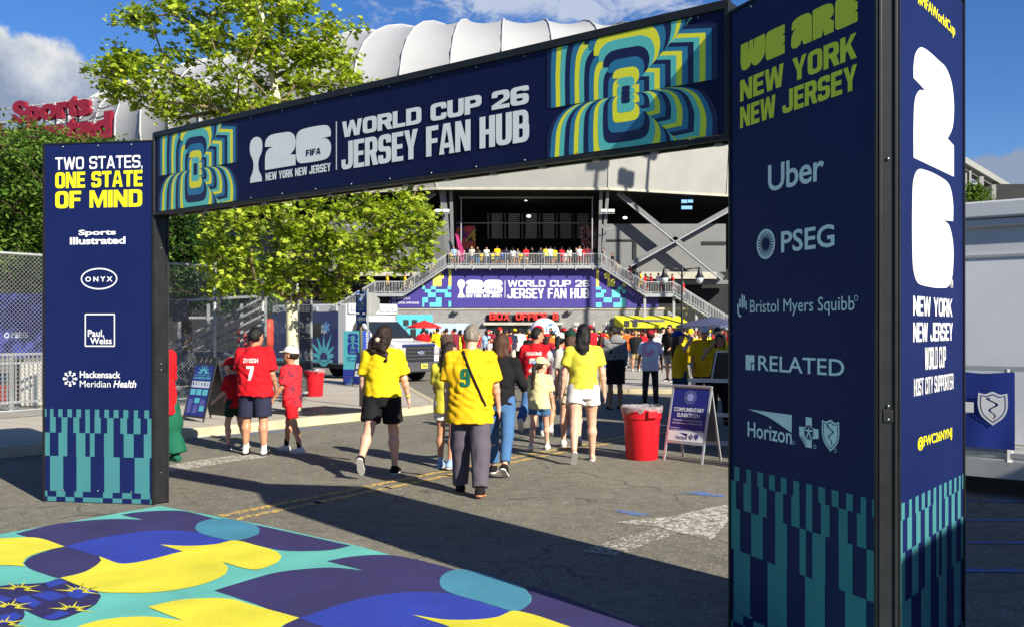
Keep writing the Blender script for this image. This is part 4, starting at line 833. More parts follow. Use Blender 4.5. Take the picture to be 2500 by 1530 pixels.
wall('wall_mural', 1418, 1456, 552, 606, 95, .1, stripes_mat('red_wall_mural', [srgb(90, 30, 34), srgb(40, 70, 40), srgb(150, 60, 60), srgb(190, 170, 160), srgb(60, 20, 30)], 1.3))
b = MB(); b.add([at(1111, 570, 87.3), at(1119, 575, 87.2), at(1132, 606, 87.0), at(1137, 632, 87.1), at(1126, 640, 87.2), at(1120, 605, 87.35)], [(0, 1, 2, 3, 4, 5)]); b.add([at(1111, 570, 87.34), at(1119, 575, 87.24), at(1132, 606, 87.04), at(1137, 632, 87.14), at(1126, 640, 87.24), at(1120, 605, 87.39)], [(5, 4, 3, 2, 1, 0)])
tag(b.build('flag', mat('pink_flag_cloth', srgb(225, 70, 140), .8)), 'pink flag drooping over the left end of the high balcony', 'flag')
for x0, x1, y0, y1 in ((1664, 1678, 488, 496), (1680, 1692, 488, 495), (1664, 1690, 503, 511)): wall('screen', x0, x1, y0, y1, 95, .1, mat('lit_screen', srgb(130, 180, 230), .5, var=0, emit=.8))
# block wall with ticket windows, under the banner
ZB = CAMH + (HZ - 752) / F * 87.9
b = MB(); xa, xb = at(948, 800, 87.9).x, at(1678, 800, 87.9).x; b.box(((xa + xb) / 2, 89.4, (ZB + gz(88) - .3) / 2), (xb - xa, 3.0, ZB - gz(88) + .3)); st(b, 'block_wall', M_CMU)
wall('wall_coping', 946, 1680, 750.5, 756, 87.8, 3.1, M_LEDGE)
wall('sign_band', 1188, 1366, 768, 786.5, 87.78, .12, mat('charcoal_sign_band', (.03, .03, .034), .7)); wall('lintel', 1180, 1375, 786.5, 793, 87.4, .5, M_LEDGE)
wall('ticket_opening', 1188, 1290, 793, 836, 87.82, .09, M_GLASS); wall('ticket_opening', 926, 949, 724, 750, 87.85, .1, M_DARK)
for x0, x1 in ((1300, 1316), (1362, 1382), (1401, 1417), (1438, 1455), (1148, 1154)): f_ = wall('ticket_window', x0, x1, 798, 818, 87.84, .08, M_STL); wall('pane', x0 + 2, x1 - 2, 800, 817, 87.80, .08, M_GLASS if x0 != 1401 else mat('bright_pane', (.7, .75, .75), .3), f_)
fw = Face((0, 87.75, 0), (1, 0, 0), (0, -1, 0))
for s_, x in (('9', 1372), ('10', 1408), ('11', 1446), ('12', 1484)): b = MB(); text(b, fw, s_, fw.rect(x - len(s_) * 2.6, 793.5, x + len(s_) * 2.6, 786), .02, lift=.16); st(b, 'window_number', LAMPW)
def text3d(face, s, rect, depth, bold=0, lift=.0, blockfont=None):
    b = MB()
    if blockfont: block(b, face, s, rect, lift=lift + depth, **blockfont)
    else: text(b, face, s, rect, bold, lift=lift + depth)
    n = len(b.v); cnt = {}
    for f in b.f:
        for i in range(len(f)): k = tuple(sorted((f[i], f[(i + 1) % len(f)]))); cnt[k] = cnt.get(k, 0) + 1
    back = [tuple(Vector(v) - face.n * depth) for v in b.v]; ff = [list(f) for f in b.f]
    b.v += back
    for f in ff: b.f.append([i + n for i in f[::-1]]); b.mi.append(0)
    for (i, j), c in cnt.items():
        if c == 1: b.f.append([i, j, j + n, i + n]); b.mi.append(0)
    return b
M_RED = mat('red_sign_letter', srgb(214, 44, 34), .5, var=.03)
f0 = Face((0, 87.6, 0), (1, 0, 0), (0, -1, 0))
for s_, x0, x1 in (('BOX', 1195, 1245), ('OFFICE', 1259, 1336), ('B', 1349, 1363)):
    st(text3d(f0, s_, f0.rect(x0, 781, x1, 764), .25, blockfont=dict(s=.21, t=.22, w=.72, gap=.06)), 'sign_word', M_RED)
for x, s_ in ((1114, 0), (1392, 0)): b = MB(); b.box(at(x, 760, 87.5), (.5, .5, .32)); st(b, 'wall_light', M_STL, bevel=.04)
# balcony, stairs and railings
def railing(pts, h=1.06, gap=.15, name='railing', parent=None):
    b = MB()
    for p, q in zip(pts[:-1], pts[1:]):
        p, q = Vector(p), Vector(q); U = Vector((0, 0, h)); L = (q - p).length; n = max(2, int(L / gap))
        b.bar(p + U, q + U, .075, .075); b.bar(p + Vector((0, 0, .12)), q + Vector((0, 0, .12)), .05, .05)
        for k in range(n + 1):
            c = p.lerp(q, k / n); big = k % 12 == 0; b.bar(c, c + U, .07 if big else .03, .07 if big else .03, up=(0, 1, 0))
    return st(b, name, M_GALV, parent)
def stair_flight(name, p, q, depth, steps, flat_=False):
    """sloping flight from p (upper) to q (lower), depth back from the front"""
    p, q = Vector(p), Vector(q); b = MB(); B_ = Vector((0, depth, 0))
    for o in (Vector((0, 0, 0)), B_): b.bar(p + o - Vector((0, 0, .14)), q + o - Vector((0, 0, .14)), .12, .36, up=(0, 1, 0)) if not flat_ else b.box((p + q) / 2 + o - Vector((0, 0, .14)), ((q - p).length, .12, .30))
    if flat_: b.box((p + q) / 2 + B_ / 2 - Vector((0, 0, .1)), ((q - p).length, depth - .13, .1))
    else:
        for k in range(steps): c = p.lerp(q, (k + .5) / steps) + B_ / 2; b.box(c, (abs(q.x - p.x) / steps * 1.1, depth - .13, .05))
    return st(b, name, M_GALV)
YS = 86.85; b1, b2 = at(1092, 648, YS), at(1468, 648, YS)
fl_ = stair_flight('balcony', b1, b2, .85, 0, True); railing([b1 + Vector((0, .02, .03)), b2 + Vector((0, .02, .03))], parent=fl_); b = MB(); b.box((b1 + b2) / 2 + Vector((0, 2.9, -.2)), ((b2 - b1).length, 4.1, .18)); st(b, 'balcony_floor', M_LEDGE, fl_)
r1, r2, r3 = at(1575, 717, YS), at(1645, 717, YS), at(1860, 851, YS); l1, l2, l3 = at(988, 716, YS), at(914, 716, YS), at(800, 783, YS)
b = MB()
for k in range(9): c = b1.lerp(b2, (k + .5) / 9); b.box(c + Vector((0, -.08, -.2)), (.1, .1, .46))
st(b, 'balcony_bracket', M_GALV, fl_)
STAIRS = {}
for key, pts in (('right', [b2, r1, r2, r3]), ('left', [b1, l1, l2, l3])):
    for i, (p, q) in enumerate(zip(pts[:-1], pts[1:])):
        s_ = stair_flight('landing' if i == 1 else 'stair', p, q, .85, 16, i == 1); railing([p + Vector((0, .02, .03)), q + Vector((0, .02, .03))], parent=s_); railing([p + Vector((0, .84, .03)), q + Vector((0, .84, .03))], parent=s_, gap=.3)
for x in (1574, 1645, 1700): b = MB(); p = at(x, 722 if x < 1650 else 755, YS + .3); b.bar((p.x, p.y, gz(86)), p, .22, .22); st(b, 'stair_post', M_GALV)
for x in (914,): b = MB(); p = at(x, 722, YS + .3); b.bar((p.x, p.y, gz(86)), p, .22, .22); st(b, 'stair_post', M_GALV)
# stadium banner between the stairs
fbn = Face((0, 87.70, 0), (1, 0, 0), (0, -1, 0)); P2 = lambda x, yy: fbn.uv(x, yy)
BV = mat('violet_banner_print', srgb(62, 52, 138), .6, var=.04, vs=.5); BC = mat('cyan_banner_print', srgb(98, 206, 212), .6, var=.03); BY = mat('pale_yellow_banner_print', srgb(236, 226, 100), .6, var=.03)
ban = thing('stadium_banner', 'wide violet banner with WORLD CUP 26 JERSEY FAN HUB hung beneath the stadium balcony', 'banner', (0, 87.7, 4)); bo = Vector((0, 87.7, 4))
def bn(mb, name, m, parent=ban):
    if isinstance(mb, Ink):
        for nm, q_ in mb.parts:
            if q_.v: bn(q_, nm, m, parent)
        return
    mb.v = [tuple(Vector(v) - bo) for v in mb.v]; return mb.build(name, m, parent)
b = MB(); fill(b, fbn, [[P2(*p) for p in ((952, 751), (952, 722), (985, 722), (1090, 655), (1470, 655), (1572, 724), (1608, 724), (1608, 751))]], 0); sheet_ = bn(b, 'banner_sheet', BV)
w = Ink(); z5 = lambda x, yy: P2(850 + x / 3.77, 430 + yy / 3.77); z6 = lambda x, yy: P2(1300 + x / 3.77, 430 + yy / 3.77)
def r5(x0, y0, x1, y1): a, c = z5(x0, y0), z5(x1, y1); return (a[0], a[1], c[0], c[1])
rt = z6(522, 960); a = z5(1470, 1020); block(w, fbn, 'WORLD CUP 26', (a[0], a[1], rt[0], z5(1470, 960)[1]), .17, .18, .72, .07, .02)
a = z5(1465, 1126); block(w, fbn, 'JERSEY FAN HUB', (a[0], a[1], rt[0], z5(1465, 1034)[1]), .18, .14, .56, .05, .02)
w.new('divider'); quad(w, fbn, r5(1441, 1120, 1446, 962), .02); w.new(); shape(w, fbn, CUP, r5(1006, 1118, 1076, 955), .02); w.new('numeral'); shape(w, fbn, FIG2, r5(1084, 1083, 1248, 957), .02); w.new('numeral'); shape(w, fbn, FIG6, r5(1254, 1083, 1420, 957), .02)
block(w, fbn, 'NEW YORK NEW JERSEY', r5(1084, 1118, 1418, 1090), .2, .18, .56, .05, .02)
text(w, fbn, 'GATE C, C1, D', r5(452, 1136, 570, 1116), .02, lift=.02); text(w, fbn, 'GATE B1, HYPE HOUSE', r5(450, 1178, 652, 1157), .02, lift=.02)
for yy in (1127, 1168): w.new('arrow_emblem'); c = z5(424, yy); ring(w, fbn, c, .17, .03, .02, n=16); quad(w, fbn, (c[0] - .08, c[1] - .015, c[0] + .08, c[1] + .015), .02)
bn(w, 'lettering', WHITE, sheet_)
w = Ink(); block(w, fbn, 'FIFA', r5(1303, 1060, 1374, 1036), .2, .2, .6, .1, .03); bn(w, 'lettering', BV, sheet_)
b = MB(); by = MB()
for x0, y0, x1, y1 in ((683, 1015, 707, 1042), (707, 1042, 762, 1072), (762, 1015, 806, 1044), (735, 1072, 806, 1115), (806, 1044, 915, 1072), (915, 1015, 948, 1044), (890, 1072, 948, 1115), (683, 1117, 735, 1163), (683, 1163, 700, 1203), (807, 1117, 860, 1203), (750, 1163, 807, 1203), (924, 1150, 948, 1203)): quad(b, fbn, r5(x0, y1, x1, y0), .02)
for x0, y0, x1, y1 in ((780, 905, 806, 1015), (806, 890, 860, 1015), (860, 905, 880, 945), (924, 855, 950, 1015), (683, 990, 700, 1015)): quad(by, fbn, r5(x0, y1, x1, y0), .02)
def r6_(x0, y0, x1, y1): a, c = z6(x0, y0), z6(x1, y1); return (a[0], a[1], c[0], c[1])
for x0, y0, x1, y1 in ((583, 1018, 632, 1046), (632, 1046, 678, 1075), (583, 1075, 655, 1118), (730, 1046, 806, 1118), (655, 1118, 730, 1163), (583, 1163, 637, 1207), (745, 1163, 806, 1207), (806, 1122, 857, 1207), (780, 1020, 828, 1046), (828, 1046, 857, 1078)): quad(b, fbn, r6_(x0, y1, x1, y0), .02)
for x0, y0, x1, y1 in ((585, 860, 612, 1018), (662, 893, 712, 948), (690, 948, 757, 1018), (830, 990, 855, 1018)): quad(by, fbn, r6_(x0, y1, x1, y0), .02)
bn(b, 'cyan_check', BC, sheet_); bn(by, 'yellow_check', BY, sheet_)
# awning at the right end of the block wall
M_AWN = mat('yellow_awning_cloth', srgb(232, 226, 40), .7, var=.04); awn = thing('awning', 'yellow sloping awning over the right end of the block wall', 'awning', (at(1590, 800, 86).x, 87.6, 2)); ao = Vector((at(1590, 800, 86).x, 87.6, 2))
b = MB(); A0, A1, A2, A3 = at(1499, 771, 87.6), at(1657, 771, 87.6), at(1690, 793, 84.6), at(1523, 793, 84.6); A4, A5 = at(1500, 794, 87.6), at(1690, 794, 87.6); dz = Vector((0, 0, -.25))
b.add([p - ao for p in (A0, A1, A2, A3, A4, A5, A2 + dz, A3 + dz)], [(0, 1, 2, 3), (0, 3, 7, 4), (1, 5, 6, 2), (3, 2, 6, 7)]); b.build('awning_cloth', M_AWN, awn)
b = MB()
u_ = (A1 - A0).normalized(); v_ = ((A0 - A3) + (A1 - A2)).normalized(); nn_ = u_.cross(v_).normalized(); nn_ = nn_ if nn_.y < 0 else -nn_; fA = Face(A3.lerp(A2, .18).lerp(A0, .25), u_, nn_, v_)
for k in range(9): u = .2 + k * .36; b.add([fA.p(u, .2, .02) - ao, fA.p(u + .28, .2, .02) - ao, fA.p(u + .12, .62, .02) - ao, fA.p(u - .16, .62, .02) - ao], [(0, 1, 2, 3)]); b.add([fA.p(u + .14, .72, .02) - ao, fA.p(u + .38, .72, .02) - ao, fA.p(u + .22, 1.1, .02) - ao, fA.p(u - .02, 1.1, .02) - ao], [(0, 1, 2, 3)])
b.build('awning_print', BV, awn)
b = MB()
for p in (A2, A3): b.bar((p.x - ao.x, p.y - ao.y + .05, gz(85) - ao.z), p - ao + dz, .09, .09)
b.build('awning_post', M_GALV, awn)
# rooftop sign letters on the left, held by a white steel frame
y1_, y2_ = 111, 105; pL, pR = at(38, 300, y1_), at(278, 300, y2_); fs = Face((pL.x, pL.y, 0), (pR.x - pL.x, pR.y - pL.y, 0), (0, -1, 0)); fs.n = Vector((fs.u.y, -fs.u.x, 0))
sgn = thing('roof_sign', 'big crimson Sports lettering on a white frame above the left treetops', 'sign', (pL.x, pL.y, 20)); so_ = Vector((pL.x, pL.y, 20))
M_CRIM = mat('crimson_sign_letter', srgb(138, 28, 50), .5, var=.04)
def sg(mb, name, m): mb.v = [tuple(Vector(v) - so_) for v in mb.v]; return mb.build(name, m, sgn)
a0, a1 = fs.uv(38, 262), fs.uv(227, 292); sg(text3d(fs, 'Sports', (a0[0], a1[1] - .35, a1[0], fs.uv(227, 226)[1]), .5, .05), 'sign_word', M_CRIM)
a1 = fs.uv(278, 340); sg(text3d(fs, 'Illustrated', (a1[0] - 21, a1[1], a1[0], fs.uv(278, 273)[1]), .5, .05), 'sign_word', M_CRIM)
b = MB()
for k in range(6): u = k * 1.8 + .5; b.bar(fs.p(u, fs.uv(227, 340)[1] - 4, -.5), fs.p(u, fs.uv(227, 228)[1] - .3, -.5), .18, .18); b.bar(fs.p(u, fs.uv(227, 236)[1], -.5), fs.p(u, fs.uv(227, 262)[1], -5), .14, .14)
for yy in (236, 270, 292): b.bar(fs.p(-8, fs.uv(227, yy)[1], -.5), fs.p(fs.uv(278, 300)[0] + .3, fs.uv(227, yy)[1], -.5), .14, .14)
sg(b, 'sign_frame', M_RIB)
# stand at the far right, seen past the tower
wg = thing('grandstand', 'distant grandstand end with sloping pale roof edge behind the white trailer', 'grandstand', (34, 66, gz(66))); wo = Vector((34, 66, gz(66)))
def wgp(mb, name, m): mb.v = [tuple(Vector(v) - wo) for v in mb.v]; return mb.build(name, m, wg)
b = MB(); b.bar(at(2300, 368, 60), at(2490, 480, 74), .4, .9, up=(0, 1, 0)); wgp(b, 'roof_edge', M_FAS)
b = MB(); b.bar(at(2300, 378, 60.4), at(2490, 490, 74.4), .5, .5, up=(0, 1, 0)); wgp(b, 'roof_beam', M_STL)
for x, yt in ((2358, 412), (2364, 415), (2394, 432), (2424, 452)): b = MB(); p = at(x, yt, 64); b.bar(p, (p.x, p.y, gz(64)), .3, .3); wgp(b, 'post', M_STL)
b = MB(); c = at(2400, 520, 66); b.box((c.x, 68, (c.z + gz(66)) / 2 + 1.2), (12, .5, c.z - gz(66) + 2.2)); wgp(b, 'wall', M_DARK)
b = MB()
for k in range(7): a, c = at(2340, 446 + k * 5, 63), at(2400, 452 + k * 5, 66); b.bar(a, c, .08, .2)
wgp(b, 'slat_screen', M_GALV)
# tall floodlight masts on the plaza; their shadows fall on the facade
for k, (x, y) in enumerate(((26.2, 65), (29.4, 65.2), (27.3, 71))):
    mast = thing('light_mast', ('front left', 'front right', 'rear')[k] + ' tall floodlight mast standing on the plaza behind the shaded tower', 'mast', (x, y, gz(y)), 0, 'floodlight masts on the plaza'); b = MB(); b.lathe([(.3, 0), (.26, 3), (.14, 33.5 - k), (.05, 34 - k)], n=12); b.build('pole', M_GALV, mast, smooth=True)
    for j in (-1, 1): b = MB(); b.box((j * .5, 0, 33.2 - k), (.8, .5, 1.3)); b.build('floodlight', M_STL, mast, bevel=.05)
dw = thing('shade_wall', 'tall dark display wall on a steel frame behind the shaded tower', 'screen', (6.6, 16.4, 0)); u_ = Vector((2.5, 5.8, 0)).normalized(); n_w = Vector((-u_.y, u_.x, 0)); ax = (u_, n_w, Vector((0, 0, 1))); b = MB(); b.box((0, 0, 2.75), (6.3, .2, 3.7), ax); b.build('screen', M_DARK, dw); b = MB()  # added wall, hidden by the tower, placed to shade the plaza
for s_ in (-1, 1): b.box(tuple(u_ * s_ * 3.0 - n_w * .25) [:2] + (2.3,), (.2, .2, 4.6), ax); b.box(tuple(u_ * s_ * 3.0 - n_w * .5)[:2] + (.06,), (.3, 1.4, .12), ax)
b.build('frame', M_GALV, dw)
# unseen box trailer added to shade the parking bays and the right tower's foot
bt = thing('shade_trailer', 'plain white box trailer parked out of view to the right of the arch', 'trailer', (5.0, .3, 0), math.atan2(.776, .63)); b = MB(); b.box((4.2, -1.25, 2.12), (8.4, 2.4, 2.80)); b.build('trailer_box', LAMPW, bt, bevel=.04); b = MB(); b.box((4.2, -1.25, .62), (8.2, 1.9, .2)); b.build('chassis', M_DARK, bt)
for x in (5.4, 6.4):
    for y in (-.25, -2.25): b = MB(); b.tube([(x, y - .13, .42), (x, y + .13, .42)], .42, 20); b.build('wheel', M_DARK, bt)
for y in (-.5, -2.0): b = MB(); b.bar((1.2, y, 0), (1.2, y, .6), .1); b.build('landing_leg', M_STL, bt)
b = MB(); b.box((4.2, -.04, .42), (5.5, .05, .36)); b.build('side_skirt', M_STL, bt)
# ------------------------------------------------------------------ trees
def leaf_mat(name, cols, trans=.45, rough=.45):
    m = bpy.data.materials.new(name); m.use_nodes = True; t = m.node_tree; b = t.nodes['Principled BSDF']; out = t.nodes['Material Output']
    oi = _nn(t, 'ShaderNodeTexCoord'); n = _nn(t, 'ShaderNodeTexWhiteNoise'); at_ = _nn(t, 'ShaderNodeAttribute', attribute_name='leaf'); t.links.new(at_.outputs['Fac'], n.inputs['Vector'])
    cols = [[c * ALB * 1.12 for c in q] for q in cols]; cr = _nn(t, 'ShaderNodeValToRGB'); e = cr.color_ramp.elements; e[0].color = (*cols[0], 1); e[1].color = (*cols[2], 1); x = e.new(.5); x.color = (*cols[1], 1)
    t.links.new(at_.outputs['Fac'], cr.inputs[0]); t.links.new(cr.outputs[0], b.inputs['Base Color']); b.inputs['Roughness'].default_value = rough; b.inputs['Specular IOR Level'].default_value = .3
    tr = _nn(t, 'ShaderNodeBsdfTranslucent'); hs = _nn(t, 'ShaderNodeHueSaturation'); hs.inputs['Saturation'].default_value = 1.1; hs.inputs['Value'].default_value = 1.25; t.links.new(cr.outputs[0], hs.inputs['Color']); t.links.new(hs.outputs[0], tr.inputs['Color'])
    mx = _nn(t, 'ShaderNodeMixShader'); mx.inputs[0].default_value = trans; t.links.new(b.outputs[0], mx.inputs[1]); t.links.new(tr.outputs[0], mx.inputs[2]); t.links.new(mx.outputs[0], out.inputs['Surface']); return m
def bark_mat(name, cols, scale):
    m = bpy.data.materials.new(name); m.use_nodes = True; t = m.node_tree; b = t.nodes['Principled BSDF']; tc = _nn(t, 'ShaderNodeTexCoord'); mp = _nn(t, 'ShaderNodeMapping'); mp.inputs['Scale'].default_value = (1, 1, .45); t.links.new(tc.outputs['Object'], mp.inputs[0])
    cols = [[c * ALB for c in q] for q in cols]; v = _nn(t, 'ShaderNodeTexNoise'); v.inputs['Scale'].default_value = scale; v.inputs['Detail'].default_value = 4; t.links.new(mp.outputs[0], v.inputs['Vector'])
    cr = _nn(t, 'ShaderNodeValToRGB'); e = cr.color_ramp.elements; e[0].position = .33; e[0].color = (*cols[0], 1); e[1].position = .40; e[1].color = (*cols[1], 1); x = e.new(.66); x.color = (*cols[2], 1)
    t.links.new(v.outputs['Fac'], cr.inputs[0]); t.links.new(cr.outputs[0], b.inputs['Base Color']); b.inputs['Roughness'].default_value = .8; return m
LOBED = [(0, -.5), (.16, -.30), (.42, -.32), (.34, -.08), (.52, .12), (.22, .14), (0, .55), (-.22, .14), (-.52, .12), (-.34, -.08), (-.42, -.32), (-.16, -.30)]
OVAL = [(0, -.5), (.22, -.1), (.18, .2), (0, .5), (-.18, .2), (-.22, -.1)]
def leaves(centres, per, spread, size, outline, rng, droop=.4, up=.55):
    """many small leaf faces gathered in clumps; returns vertices, faces and one random number per leaf"""
    k = len(outline); N = len(centres) * per
    c = np.repeat(np.array(centres), per, 0); off = rng.normal(0, 1, (N, 3)); off *= (rng.random((N, 1)) ** .5) / np.maximum(1e-6, np.linalg.norm(off, axis=1, keepdims=True)) ** .6; off *= spread * np.array([1, 1, .72]); p = c + off
    nrm = rng.normal(0, 1, (N, 3)); nrm[:, 2] = np.abs(nrm[:, 2]) + up; nrm += np.array([S.x, S.y, S.z]) * .55; nrm /= np.linalg.norm(nrm, axis=1, keepdims=True)
    a = rng.normal(0, 1, (N, 3)); a[:, 2] -= droop; a -= nrm * (a * nrm).sum(1, keepdims=True); a /= np.linalg.norm(a, axis=1, keepdims=True); b = np.cross(nrm, a); s = size * (.55 + .75 * rng.random((N, 1)))
    o = np.array(outline); v = p[:, None, :] + s[:, None, :] * (a[:, None, :] * o[None, :, 1:2] + b[:, None, :] * o[None, :, 0:1] + nrm[:, None, :] * (-.35 * (o[None, :, 0:1] ** 2)))
    return v.reshape(-1, 3), np.arange(N * k).reshape(N, k), rng.random(N)
def mesh_np(name, v, f, m, parent=None, leaf=None):
    me = bpy.data.meshes.new(name); nv, nf, k = len(v), len(f), f.shape[1]; me.vertices.add(nv); me.vertices.foreach_set('co', np.ascontiguousarray(v, np.float32).ravel())
    me.loops.add(nf * k); me.loops.foreach_set('vertex_index', f.astype(np.int32).ravel()); me.polygons.add(nf); me.polygons.foreach_set('loop_start', np.arange(0, nf * k, k, dtype=np.int32))
    me.update(calc_edges=True); me.materials.append(m)
    if leaf is not None: at_ = me.attributes.new('leaf', 'FLOAT', 'FACE'); at_.data.foreach_set('value', leaf.astype(np.float32))
    return link(name, me, parent)
def tree(name, label, base, trunk_pts, trunk_r, blobs, Y, depth, nclump, per, spread, size, outline, lm, bm_, seed, group=None, min_r=.012):
    """blobs: ellipses (photo px, photo py, rx, ry, weight) at distance Y; clumps are hung on limbs grown from the trunk"""
    rng = np.random.default_rng(seed); base = Vector(base); root = thing(name, label, 'tree', base, 0, group)
    wt = np.array([b[2] * b[3] * (b[4] if len(b) > 4 else 1) for b in blobs]); cl = []
    while len(cl) < nclump:
        b = blobs[rng.choice(len(blobs), p=wt / wt.sum())]; q = rng.normal(0, .52, 3); q *= min(1, 1.15 / max(1e-6, np.linalg.norm(q)))
        y = Y + q[2] * depth * min(1, (b[2] + b[3]) / 110); cl.append(at(b[0] + q[0] * b[2] * 1.35, b[1] + q[1] * b[3] * 1.35, y) - base)
    T = [Vector(p) - base for p in trunk_pts]; nodes = []; 
    for i in range(len(T) - 1):
        n = max(2, int((T[i + 1] - T[i]).length / .22))
        for k in range(n): nodes.append([T[i].lerp(T[i + 1], k / n), len(nodes) - 1, 0])
    first_branch = next((i for i, nd in enumerate(nodes) if nd[0].z > T[1].z * .98), 0)
    cl.sort(key=lambda c: min((c - nd[0]).length for nd in nodes[first_branch::3]))
    P = np.array([nd[0][:] for nd in nodes]); ok = np.array([i >= first_branch for i in range(len(nodes))]); tips = []
    for c in cl:
        cv = np.array(c[:]); d = P - cv; dist = np.linalg.norm(d, axis=1) + np.maximum(0, P[:, 2] - cv[2] + .05) * 1.4; dist[~ok] = 1e9; j = int(dist.argmin()); a = nodes[j][0]; L = (c - a).length; n = max(1, int(L / .30)); pj = j
        mid = (a + c) / 2 + Vector((0, 0, -.06 * L)) + Vector(rng.normal(0, .07 * L, 3))
        for k in range(1, n + 1):
            s = k / n; q = a * (1 - s) ** 2 + mid * 2 * s * (1 - s) + c * s * s; nodes.append([q, pj, 0]); pj = len(nodes) - 1; P = np.vstack([P, np.array(q[:])]); ok = np.append(ok, True)
        tips.append(pj)
    for t_ in tips:
        k = t_
        while k >= 0: nodes[k][2] += 1; k = nodes[k][1]
    mx = max(nd[2] for nd in nodes); nt = sum(max(2, int((T[i + 1] - T[i]).length / .22)) for i in range(len(T) - 1))
    rad = lambda k: max(min_r, trunk_r * (nodes[k][2] / mx) ** .42) if k >= nt else max(trunk_r * .32, trunk_r * (1 - .55 * nodes[k][0].z / max(T[-1].z, .1)))
    tk = MB(); tk.tube([nodes[k][0] for k in range(nt)], [rad(k) * (1.25 if k == 0 else 1) for k in range(nt)], 12); tr = tk.build('trunk', bm_[0], root, smooth=True)
    lb = MB()
    for k in range(nt, len(nodes)):
        p = nodes[k][1]; r0, r1 = min(rad(p), rad(k) * 1.35), rad(k); lb.tube([nodes[p][0], nodes[k][0]], [r0, r1], 5, cap=False)
    lb.build('limb', bm_[1], root, smooth=True)
    v, f, lf = leaves([c[:] for c in cl], per, spread, size, outline, rng); mesh_np('crown', v, f, lm, root, lf); return root
PLANE_LEAF = leaf_mat('plane_leaf', [srgb(88, 112, 24), srgb(142, 166, 40), srgb(192, 204, 76)], .40); LOCUST_LEAF = leaf_mat('locust_leaf', [srgb(52, 80, 24), srgb(80, 112, 36), srgb(122, 148, 62)], .38); DEEP_LEAF = leaf_mat('deep_leaf', [srgb(30, 54, 18), srgb(46, 76, 26), srgb(64, 98, 34)], .3)
PALE_BARK = bark_mat('pale_plane_bark', [srgb(96, 96, 74), srgb(214, 208, 168), srgb(226, 222, 190)], 7); LIMB_BARK = mat('limb_bark', srgb(120, 104, 78), .85, var=.25, vs=6); DARK_BARK = mat('dark_bark', srgb(70, 58, 46), .9, var=.25, vs=6)
TB = G(716, 1003, .14); TB.z = gz(TB.y) + .14
up = [TB, at(712, 735, TB.y), at(706, 640, TB.y + .1), at(700, 480, TB.y), at(688, 330, TB.y - .1), at(668, 190, TB.y), at(640, 60, TB.y + .1), at(625, -60, TB.y)]
BL = [(560, 30, 120, 60), (700, 15, 70, 45), (390, 42, 62, 34, 1.5), (345, 30, 30, 20, 1.2), (620, 105, 110, 58), (750, 100, 48, 60), (838, 110, 40, 50), (490, 105, 60, 34), (318, 160, 42, 40, 1.7), (268, 172, 30, 26, 2), (405, 175, 54, 42, 1.2), (335, 215, 60, 24, 1.6), (455, 232, 66, 40), (560, 195, 70, 50, .7), (660, 185, 70, 50, .7), (765, 185, 80, 62), (850, 185, 48, 44), (905, 205, 38, 32, .7), (975, 196, 30, 12, .6), (432, 285, 46, 24), (640, 262, 90, 34), (545, 272, 46, 26, .7),
      (650, 360, 190, 80, .45), (850, 340, 150, 70, .4), (980, 430, 70, 40, .5), (520, 400, 70, 60, .35),
      (1000, 495, 48, 34), (905, 525, 105, 52), (765, 545, 120, 62), (625, 555, 95, 55), (525, 585, 46, 46), (1022, 550, 40, 46), (950, 605, 84, 40), (820, 622, 100, 52), (700, 642, 120, 52), (600, 652, 90, 44), (545, 675, 46, 22), (826, 682, 44, 30), (795, 720, 32, 30), (640, 690, 60, 22, .7), (770, 755, 24, 16, .4), (560, -60, 130, 60, .6)]
tree('plane_tree', 'young plane tree with pale blotched trunk and bright yellow-green leaves behind the header', TB, up, .125, BL, TB.y, 1.5, 520, 46, .245, .112, LOBED, PLANE_LEAF, (PALE_BARK, LIMB_BARK), 3)
def bg_tree(label, px_, Y, blobs, seed, lm, n=260, per=60, spread=.5, size=.15, r=.2):
    b = Vector(((px_ - CX) / F * Y, Y, gz(Y))); top = min(x[1] for x in blobs)
    tree('leafy_tree', label, b, [b, at(px_, 720, Y), at(px_ + 8, top + 30, Y)], r, blobs, Y, 2.4, n, per, spread, size, OVAL, lm, (DARK_BARK, DARK_BARK), seed, 'leafy trees behind the chain-link fence', .02)
bg_tree('broad leafy tree with a pale mist of leaflets left of the slogan tower', 40, 26, [(20, 372, 90, 46), (70, 440, 110, 80), (0, 500, 110, 100), (90, 560, 90, 80), (20, 620, 100, 70), (130, 380, 60, 30)], 11, LOCUST_LEAF, 420)
bg_tree('dense leafy tree whose crown rises above the slogan tower', 200, 27.5, [(150, 378, 80, 34), (230, 388, 60, 28), (290, 420, 60, 40), (200, 460, 110, 70), (300, 500, 90, 90), (180, 580, 110, 90)], 12, LOCUST_LEAF, 360)
bg_tree('dark leafy tree seen between the slogan tower and the plane tree', 455, 29, [(440, 560, 60, 60), (470, 620, 70, 60), (430, 690, 80, 50), (540, 650, 70, 70), (500, 560, 50, 50), (590, 700, 80, 50), (400, 520, 60, 60)], 13, DEEP_LEAF, 330)
b = Vector(((2385 - CX) / F * 58, 58, gz(58)))
tree('leafy_tree', 'small green treetop peeping over the white trailer roof', b, [b, at(2385, 560, 58), at(2385, 470, 58)], .12, [(2372, 468, 22, 14), (2385, 490, 30, 24), (2400, 520, 34, 26)], 58, .8, 60, 60, .45, .22, OVAL, LOCUST_LEAF, (DARK_BARK, DARK_BARK), 21)
